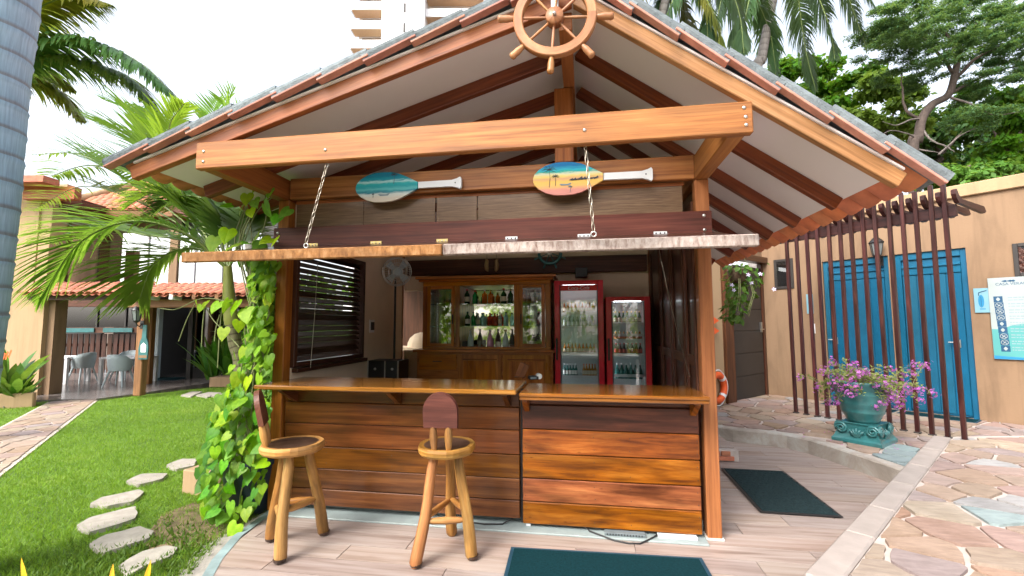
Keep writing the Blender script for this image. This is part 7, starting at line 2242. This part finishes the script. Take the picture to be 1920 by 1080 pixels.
# the crooked acacia
AC = thing('acacia_tree', 'crooked acacia with a forked grey-brown trunk and fine feathery foliage above the changing rooms', 'tree', (0, 0, 0))
at = D3([(1712, 300, 13), (1722, 262, 13), (1728, 225, 13), (1748, 196, 13), (1778, 178, 13), (1790, 140, 13), (1797, 105, 13)])
at = [Vector((at[0].x - .1, at[0].y, -.1))] + at
obj('trunk', MB().tube(spline(at, 44), [.15 - .07 * k / 44 for k in range(45)], 10), M_['bark'], AC)
for l, r0 in (([(1728, 225, 13), (1700, 208, 13), (1692, 170, 13), (1690, 140, 12.9)], .05), ([(1728, 222, 13), (1706, 225, 12.8), (1680, 235, 12.6), (1655, 228, 12.4)], .03), ([(1790, 140, 13), (1755, 95, 12.8), (1715, 60, 12.6), (1690, 45, 12.5)], .05),
              ([(1797, 105, 13), (1775, 65, 13), (1745, 25, 13), (1725, -20, 13)], .045), ([(1797, 105, 13), (1822, 60, 13.2), (1850, 10, 13.4)], .05), ([(1790, 150, 13), (1830, 110, 12.8), (1880, 85, 12.6), (1940, 70, 12.4)], .055),
              ([(1780, 176, 13), (1830, 150, 13.2), (1880, 130, 13.3), (1940, 120, 13.4)], .05), ([(1775, 180, 13), (1820, 195, 12.8), (1860, 215, 12.6), (1910, 210, 12.4)], .035), ([(1728, 240, 13), (1745, 262, 12.7), (1775, 275, 12.5), (1790, 285, 12.4)], .035),
              ([(1722, 262, 13), (1700, 250, 12.8), (1670, 245, 12.7), (1650, 255, 12.6)], .025), ([(1720, 280, 13), (1740, 283, 12.8), (1760, 286, 12.7)], .03), ([(1760, 290, 13), (1800, 255, 12.9), (1830, 240, 12.9)], .03)):
    limb(AC, D3(l), r0, r0 * .25, M_['bark_grey'] if r0 < .045 else M_['bark'])
rs_ = random.Random(12)
ac_cl = []
for x, y, D, rx, ry in ((1700, 40, 12.6, 70, 26), (1760, 20, 12.8, 80, 40), (1680, 75, 12.5, 50, 14), (1840, 20, 13.2, 90, 45), (1900, 60, 12.6, 80, 40), (1830, 95, 12.8, 70, 30), (1740, 95, 12.7, 50, 14), (1900, 130, 13.2, 80, 26), (1860, 160, 13, 60, 22), (1720, 135, 12.9, 45, 16), (1930, 10, 12.8, 60, 60), (1780, 60, 12.9, 60, 22), (1650, 50, 12.5, 30, 10), (1860, 215, 12.6, 55, 14)):
    c_ = pD(x, y, D); mx, mz = rx * D / FPX, ry * D / FPX
    for i in range(int(24 + mx * mz * 40)):
        o_ = _rt * (mx * rs_.uniform(-1, 1)) + Vector((0, 0, mz * rs_.uniform(-1, 1))) + FH * rs_.uniform(-.9, .9)
        ac_cl.append((c_ + o_, Vector((rs_.uniform(.16, .32), rs_.uniform(.16, .32), rs_.uniform(.03, .07)))))
leaf_cloud('crown', ac_cl, 100000, .085, ACA, AC, 21, flat=.1, aspect=.34, up=1.2)
# far woodland filling what the trees leave open low down
fw = []
for x in range(1380, 2200, 46):
    y_ = 300 if x > 1600 else 250
    fw.append((x, y_ + rs_.uniform(-20, 14), 24, 46, 50))
o = leaf_cloud('far_woodland', clumps_px(fw, rs_), 14000, .40, BLD, None, 33); o['kind'] = 'stuff'
# greenery behind and beside the kiosk, seen through louvres and openings
SHR = leafmat('shrub_behind', (.03, .10, .012), (.09, .22, .025), .35, .4, 0, nsc=1)
for k, (x, y, z, s_, lab) in enumerate(((-5.2, 3.6, .8, 1.0, 'leafy shrub on the lawn left of the kiosk, seen through the louvres'), (-4.6, 6.4, 1.2, 1.3, 'tall shrub behind the kiosk, seen through the back opening'), (-2.6, 7.2, 1.3, 1.3, 'shrub behind the back room of the kiosk'))):
    t = thing('garden_shrub', lab, 'shrub', (x, y, LZ))
    obj('trunk', MB().tube([(0, 0, 0), (.03, 0, z * .7)], [.04, .02], 8), M_['bark'], t)
    cl_ = [(Vector((rs_.gauss(0, .35) * s_, rs_.gauss(0, .35) * s_, z + rs_.gauss(0, .4) * s_)), Vector((.3, .3, .25)) * s_) for i in range(14)]
    leaf_cloud('crown', cl_, 2600, .13, SHR, t, 40 + k)

# ---------------------------------------------------------------- vine on the left post: big heart-shaped leaves, one by one
VN = thing('climbing_vine', 'vine with big heart-shaped bright green leaves climbing the left post of the kiosk', 'vine', (0, 0, 0))
def heart(cup, fold):
    out = [(0, 0), (.20, -.14), (.40, -.10), (.52, .12), (.48, .38), (.32, .66), (.12, .92), (0, 1.08)]
    mid = [(0, .02), (0, .22), (0, .45), (0, .68), (0, .88), (0, 1.08)]
    V = []; F_ = []
    def zz(x, y): return -cup * (x * x * 1.2 + (y - .4) ** 2 * .5) + fold * abs(x)
    for s_ in (-1, 1):
        b = len(V); m_ = [(0, .02), (0, .16), (0, .32), (0, .5), (0, .68), (0, .86), (0, 1.0)]
        for j in range(7):
            x, y = out[j + 1] if j < 6 else out[7]
            V.append((m_[j][0], m_[j][1], zz(0, m_[j][1]))); V.append((s_ * x * .55, (m_[j][1] + y) / 2, zz(x * .55, (m_[j][1] + y) / 2) + .02)); V.append((s_ * x, y, zz(x, y)))
        for j in range(6):
            for q in range(2):
                f = (b + j * 3 + q, b + j * 3 + q + 1, b + j * 3 + q + 4, b + j * 3 + q + 3)
                F_.append(f if s_ < 0 else f[::-1])
    mb = MB(); mb.add(V, F_, [[(V[i][0], V[i][1]) for i in f] for f in F_], True); return mb
def vleaf(name, c1, c2, vein):
    t = NT(name)
    tc = t.new('TexCoord'); sep = t.new('SeparateXYZ'); t.ln(tc, 'UV', sep, 0)
    ab = t.new('Math', operation='ABSOLUTE'); t.ln(sep, 'X', ab, 0)
    my = t.new('Math', operation='MULTIPLY_ADD'); my.inputs[1].default_value = 1.0; t.ln(sep, 'Y', my, 0)
    m2 = t.new('Math', operation='MULTIPLY'); m2.inputs[1].default_value = -1.1; t.ln(ab, 0, m2, 0); t.ln(m2, 0, my, 2)
    m3 = t.new('Math', operation='MULTIPLY'); m3.inputs[1].default_value = 6.0; t.ln(my, 0, m3, 0)
    fr = t.new('Math', operation='FRACT'); t.ln(m3, 0, fr, 0)
    rv = t.ramp([(0, (1, 1, 1)), (.07, (.0, .0, .0)), (.93, (0, 0, 0)), (1, (1, 1, 1))]); t.ln(fr, 0, rv, 0)
    rm = t.ramp([(0, (1, 1, 1)), (.025, (0, 0, 0))]); t.ln(ab, 0, rm, 0)
    mxv = t.mix(rv.outputs[0], rm.outputs[0], .5, 'ADD')
    mp = t.coord('Object', (1, 1, 1)); n = t.noise(mp, 4, 3)
    r = t.ramp([(.3, c1), (.7, c2)]); t.ln(n, 0, r, 0)
    base = t.tone(r.outputs[0], .025, .28, .08)
    sc = t.new('Math', operation='MULTIPLY'); sc.inputs[1].default_value = .20
    bw_ = t.new('RGBToBW'); t.t.links.new(mxv, bw_.inputs[0]); t.ln(bw_, 0, sc, 0)
    c_ = t.mix(base, vein, sc.outputs[0])
    t.col(c_); t.set(Roughness=.48, Specular_IOR_Level=.25)
    t.bump(bw_.outputs[0], -.25, .004)
    tr = t.new('BsdfTranslucent'); t.t.links.new(t.mix(c_, (.5, .72, .06), .4), tr.inputs[0])
    mx = t.new('MixShader'); mx.inputs[0].default_value = .36
    t.ln(t.b, 0, mx, 1); t.ln(tr, 0, mx, 2); t.ln(mx, 0, t.out, 0)
    return t.m
VL = vleaf('vine_leaf', (.085, .25, .010), (.19, .42, .022), (.22, .40, .07))
VY = vleaf('vine_leaf_young_bright', (.20, .38, .012), (.34, .50, .025), (.40, .52, .08))
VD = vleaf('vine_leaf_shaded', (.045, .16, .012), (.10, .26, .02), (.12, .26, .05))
hm = []
for m in (VL, VY, VD):
    for cup, fold in ((.25, .10), (.45, .22), (.15, .05)):
        me = heart(cup, fold).mesh('leaf'); me.materials.append(m); hm.append(me)
rv_ = random.Random(17)
BAND = [(342, 470, 530), (385, 430, 545), (400, 470, 530), (432, 385, 520), (470, 392, 520), (500, 462, 522), (560, 462, 515), (600, 462, 512), (660, 458, 510), (700, 442, 505), (740, 415, 503), (780, 390, 502), (830, 378, 502), (880, 362, 500), (920, 366, 498), (960, 378, 485), (1000, 388, 440)]
def band(y):
    for (y0, a0, b0), (y1, a1, b1) in zip(BAND[:-1], BAND[1:]):
        if y0 <= y <= y1:
            t_ = (y - y0) / (y1 - y0); return a0 + (a1 - a0) * t_, b0 + (b1 - b0) * t_
    return 400, 480
def vine_leaf(px_, py_, Y, size, young, dark=0.0, tip=None):
    p = pY(px_, py_, Y)
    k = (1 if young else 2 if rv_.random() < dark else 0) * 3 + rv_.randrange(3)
    o = obj('leaf', hm[k], None, VN)
    # the blade hangs tip-down and faces outwards to the light
    f = Vector((rv_.gauss(-.25, .45), -1 + rv_.gauss(0, .3), .45 + rv_.gauss(0, .35))).normalized()
    dn = Vector((rv_.gauss(-.05, .45), -.25, -1)); dn = (dn - f * dn.dot(f)).normalized()
    x = dn.cross(f)
    m_ = Matrix(((x.x, dn.x, f.x), (x.y, dn.y, f.y), (x.z, dn.z, f.z))).to_4x4()
    m_.translation = p - dn * size * .4
    o.matrix_local = m_ @ Matrix.Scale(size, 4)
    return p
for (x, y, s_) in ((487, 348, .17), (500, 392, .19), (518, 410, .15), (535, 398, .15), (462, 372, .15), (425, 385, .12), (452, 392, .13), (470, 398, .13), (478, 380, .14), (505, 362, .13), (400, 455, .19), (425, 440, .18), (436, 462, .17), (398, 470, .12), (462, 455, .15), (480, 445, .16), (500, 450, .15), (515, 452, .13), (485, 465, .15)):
    vine_leaf(x, y, -.22 if x > 450 else -.28, s_ * .78, (y > 430 and x < 440) or rv_.random() < .65)  # mostly the brighter young leaf: its colour offsets the shade under the roof
for (x, y, s_) in ((368, 568, .06), (384, 570, .09), (376, 577, .08), (405, 574, .14), (424, 572, .15), (440, 575, .16), (462, 590, .17), (418, 625, .13), (448, 610, .12), (455, 660, .12), (440, 668, .09), (433, 690, .08), (470, 655, .11)):
    vine_leaf(x, y, -.20, s_ * .85, True)
n_l = 0
while n_l < 262:
    y = rv_.uniform(490, 1000); a, b = band(y)
    if rv_.random() > (b - a) / 130: continue
    x = rv_.uniform(a + 6, b - 4)
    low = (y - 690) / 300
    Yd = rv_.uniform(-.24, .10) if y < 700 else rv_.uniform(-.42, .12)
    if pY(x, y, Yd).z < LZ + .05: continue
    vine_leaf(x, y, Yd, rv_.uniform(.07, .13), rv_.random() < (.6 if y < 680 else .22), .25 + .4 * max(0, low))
    n_l += 1
# the inner leaves, too buried to be told apart
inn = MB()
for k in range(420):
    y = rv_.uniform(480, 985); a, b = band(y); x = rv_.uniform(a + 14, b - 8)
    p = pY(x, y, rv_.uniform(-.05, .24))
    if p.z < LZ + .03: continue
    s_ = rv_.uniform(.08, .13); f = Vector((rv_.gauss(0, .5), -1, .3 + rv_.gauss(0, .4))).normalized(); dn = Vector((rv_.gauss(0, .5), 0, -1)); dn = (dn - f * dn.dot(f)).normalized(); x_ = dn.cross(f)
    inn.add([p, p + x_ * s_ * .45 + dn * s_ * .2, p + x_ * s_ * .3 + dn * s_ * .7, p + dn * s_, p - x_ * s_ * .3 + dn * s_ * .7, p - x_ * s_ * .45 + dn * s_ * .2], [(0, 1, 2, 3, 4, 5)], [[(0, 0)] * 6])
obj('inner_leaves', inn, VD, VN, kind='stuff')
for nm, cnt, mat_ in (('crowded_leaves', 300, VL), ('crowded_leaves', 130, VY)):
    ex = MB(); hb = heart(.3, .12)
    for k in range(cnt):
        y = rv_.uniform(490, 1000); a, b = band(y); x = rv_.uniform(a + 4, b - 3); p = pY(x, y, rv_.uniform(-.30, .14))
        if p.z < LZ + .04: continue
        s_ = rv_.uniform(.05, .105)
        f = Vector((rv_.gauss(-.2, .55), -1 + rv_.gauss(0, .3), .4 + rv_.gauss(0, .4))).normalized(); dn = Vector((rv_.gauss(0, .6), -.25, -1)); dn = (dn - f * dn.dot(f)).normalized(); x_ = dn.cross(f)
        m_ = Matrix(((x_.x, dn.x, f.x), (x_.y, dn.y, f.y), (x_.z, dn.z, f.z))).to_4x4(); m_.translation = p - dn * s_ * .4
        ex.M = m_ @ Matrix.Scale(s_, 4); ex.add([Vector(q) for q in hb.v], hb.f, hb.uv, True)
    obj(nm, ex, mat_, VN, kind='stuff')
sv = MB()
for k in range(16):
    x0, y0 = rv_.uniform(440, 490), 985; pts = []
    for j in range(9):
        y = lerp(985, rv_.uniform(520, 620) if k % 2 else 380, j / 8); a, b = band(y); pts.append(pY(lerp(x0, (a + b) / 2, .5) + rv_.uniform(-18, 18), y, rv_.uniform(-.16, .02)))
    sv.tube(spline(pts, 24), .006, 5)
for pts in ([(440, 570), (400, 560), (370, 562), (330, 580), (300, 578)], [(418, 560), (412, 620), (408, 690)], [(368, 565), (350, 600), (335, 640)], [(384, 572), (400, 600), (425, 625), (448, 650)], [(384, 572), (380, 610), (378, 650)], [(455, 460), (480, 400), (510, 370)], [(480, 470), (500, 400), (490, 330)], [(412, 590), (405, 615), (402, 640)]):
    sv.tube(spline([pY(x, y, -.16) for x, y in pts], 14), .0045, 5)
obj('stems', sv, M_['stem'], VN, kind='stuff')
pot = thing('dark_pot', 'dark blue-grey pot half buried in the vine at the foot of the left post', 'pot', (-2.93, .05, LZ + .01))
obj('body', MB().lathe([(0, 0), (.15, 0), (.17, .05), (.22, .30), (.24, .42), (.255, .43), (.255, .47), (.235, .47), (.225, .40), (0, .38)], 28), plain('pot_glaze', (.015, .03, .05), .35, var=.2, bump=.05, tone=0), pot)

# yellow leaf tips of a plant just below the frame
YT = plain('yellow_tip', (.75, .42, .01), .5, var=.1, bump=0, tone=.05)
YG = plain('yellow_leaf', (.45, .38, .03), .5, var=.15, bump=0, tone=.05)
yp = pD(170, 1150, 1.75); YPl = thing('yellow_plant', 'plant with yellow spear-shaped leaf tips poking up at the bottom left edge', 'plant', (yp.x, yp.y, LZ))
for x, y, dx in ((40, 1046, 0), (212, 1057, 5), (283, 1050, 14), (120, 1092, 0), (330, 1095, 10)):
    q = pD(x, y, 1.75) - Vector((yp.x, yp.y, LZ)); b = Vector((q.x * .25 - dx * .002, q.y + .02, 0))
    mb = MB(); w = .017
    pts = [lerp(b, q, f) + Vector((0, 0, 0)) for f in (0, .4, .75, .9, .96, 1)]
    ws = [w * .7, w, w * .9, w * .75, w * .45, .0005]
    V = []
    for p, ww in zip(pts, ws): V += [p - _rt * ww, p + FH * ww * .3, p + _rt * ww]
    mb.add(V, [(i * 3 + j, i * 3 + j + 1, i * 3 + j + 4, i * 3 + j + 3) for i in range(5) for j in range(2)], [[(0, 0)] * 4] * 10)
    obj('leaf', mb, YT, YPl)
obj('stem', MB().tube([(0, 0, 0), (0, 0, .25)], [.02, .012], 8), M_['stem'], YPl)

# ---------------------------------------------------------------- apartment tower far behind
TD = 62.0
TW_ = thing('apartment_tower', 'white apartment tower with stepped balconies far behind the kiosk roof', 'building', RO, RZ)
def TP(name, x0, x1, y0, y1, z0, z1, mat, parent=TW_): return obj(name, BB((x0, y0, z0), (x1, y1, z1), 0), mat, parent)
M_['tower'] = plain('tower_white', (.80, .80, .80), .7, var=.03, bump=0, tone=0)
M_['tower_tan'] = plain('tower_tan', (.60, .43, .28), .7, var=.05, bump=0, tone=.03)
def TX(x): return pL(x, 60, TD).x
def TZ_(y, x=760): return pL(x, y, TD).z
TP('wall', TX(715), TX(795), TD, TD + 14, -.1, 62, M_['tower'])
TP('wall', TX(655), TX(714.8), TD + 4, TD + 14, -.1, 62, M_['tower'])
TP('wall', TX(795.2), TX(905), TD + 3, TD + 14, -.1, 62, M_['tower'])
tg = glass('tower_glass', (.7, .8, .85), .5, .05, .5)
fl_h = 3.05
zb_t = TZ_(108)
for k in range(-12, 8):
    z = zb_t + k * fl_h
    if z < 1: continue
    # left stack: angled balconies with tan soffits
    b = TP('balcony', TX(648), TX(712), TD + 2.2, TD + 3.99, z - .25, z, M_['tower_tan'])
    TP('parapet', TX(648), TX(712), TD + 2.0, TD + 2.19, z - .25, z + 1.0, M_['tower'], b); TP('parapet', TX(646), TX(648) - .01, TD + 2.2, TD + 3.9, z - .25, z + 1.0, M_['tower'], b)
    w = TP('window', TX(662), TX(705), TD + 3.9, TD + 3.97, z + .25, z + 2.5, M_['charcoal']); TP('pane', TX(664), TX(703), TD + 3.86, TD + 3.89, z + .3, z + 2.45, tg, w)
    b = TP('balcony', TX(795) + .02, TX(905), TD + 1.2, TD + 2.99, z + .9, z + 1.15, M_['tower_tan'])
    TP('parapet', TX(795) + .02, TX(905), TD + 1.0, TD + 1.19, z + .9, z + 2.1, M_['tower'], b)
    w = TP('window', TX(808), TX(858), TD + 2.9, TD + 2.97, z + 1.4, z + 3.5, M_['charcoal']); TP('pane', TX(810), TX(856), TD + 2.86, TD + 2.89, z + 1.45, z + 3.45, tg, w)
    w = TP('window', TX(756), TX(760), TD - .06, TD - .01, z + .8, z + 2.2, M_['charcoal'])
# ================================================================== greenery behind the camera, mirrored in the cabinet and fridge glass
GT = leafmat('sunny_leaf', (.09, .17, .012), (.26, .30, .02), .42, .4, 0, nsc=.6)
rs2 = random.Random(60)
for k, (x, y, h_, s_, lab) in enumerate(((-9.5, -10.5, 4.2, 1.5, 'yellow-green tree behind the viewer, farthest left of the mirrored row'), (-5.6, -12, 4.6, 1.5, 'yellow-green tree mirrored at the left of the cabinet glass'), (-2.0, -11.0, 4.0, 1.3, 'yellow-green tree mirrored in the middle of the cabinet'),
        (1.6, -12.2, 4.8, 1.5, 'yellow-green tree mirrored in the tall red fridge door'), (5.2, -11.0, 4.2, 1.4, 'yellow-green tree mirrored in the short red fridge door'), (9.0, -11.5, 4.8, 1.6, 'yellow-green tree behind the viewer, farthest right of the mirrored row'))):
    t = thing('mirrored_tree', lab, 'tree', (x, y, -.15), 0, 'trees mirrored in the bar glass')
    limb(t, [(0, 0, 0), (.05, 0, 1.2), (-.05, .1, 2.4), (.05, 0, h_)], .17, .09, M_['bark'], 'trunk')
    limb(t, [(0, 0, 2.0), (.6, .2, 2.9), (1.3, .3, 3.8)], .07, .03, M_['bark']); limb(t, [(0, 0, 2.2), (-.6, .2, 3.1), (-1.2, .1, 4.1)], .07, .03, M_['bark'])
    cl_ = [(Vector((rs2.gauss(0, 1.15) * s_, rs2.gauss(0, .7), h_ + rs2.gauss(0, 1.1))), Vector((.55, .55, .4)) * s_) for i in range(20)] + [(Vector((rs2.uniform(-2.0, 2.0), rs2.uniform(-.4, .4), rs2.uniform(.3, 1.2))), Vector((.55, .4, .4))) for i in range(10)]
    leaf_cloud('crown', cl_, 5500, .20, GT, t, 70 + k)
# hedge along the lawn beyond the kiosk, glimpsed between the louvres
t = thing('garden_hedge', 'leafy hedge beyond the kiosk glimpsed between the louvre slats', 'hedge', (-8.2, 9.0, LZ))
cl_ = [(Vector((rs2.uniform(-2.3, 2.6), rs2.gauss(0, .3), rs2.uniform(.2, 3.4))), Vector((.5, .4, .45))) for i in range(60)]
leaf_cloud('foliage', cl_, 9000, .18, SHR, t, 90)

fw = [(Vector((x + rs2.uniform(-.5, .5), -14.5 + rs2.uniform(-.6, .6), z)), Vector((1.0, .6, .8))) for x in range(-15, 16, 2) for z in (.6, 1.8, 3.0, 4.2, 5.2)]
o = leaf_cloud('rear_woodland', fw, 16000, .30, GT, None, 95); o['kind'] = 'stuff'
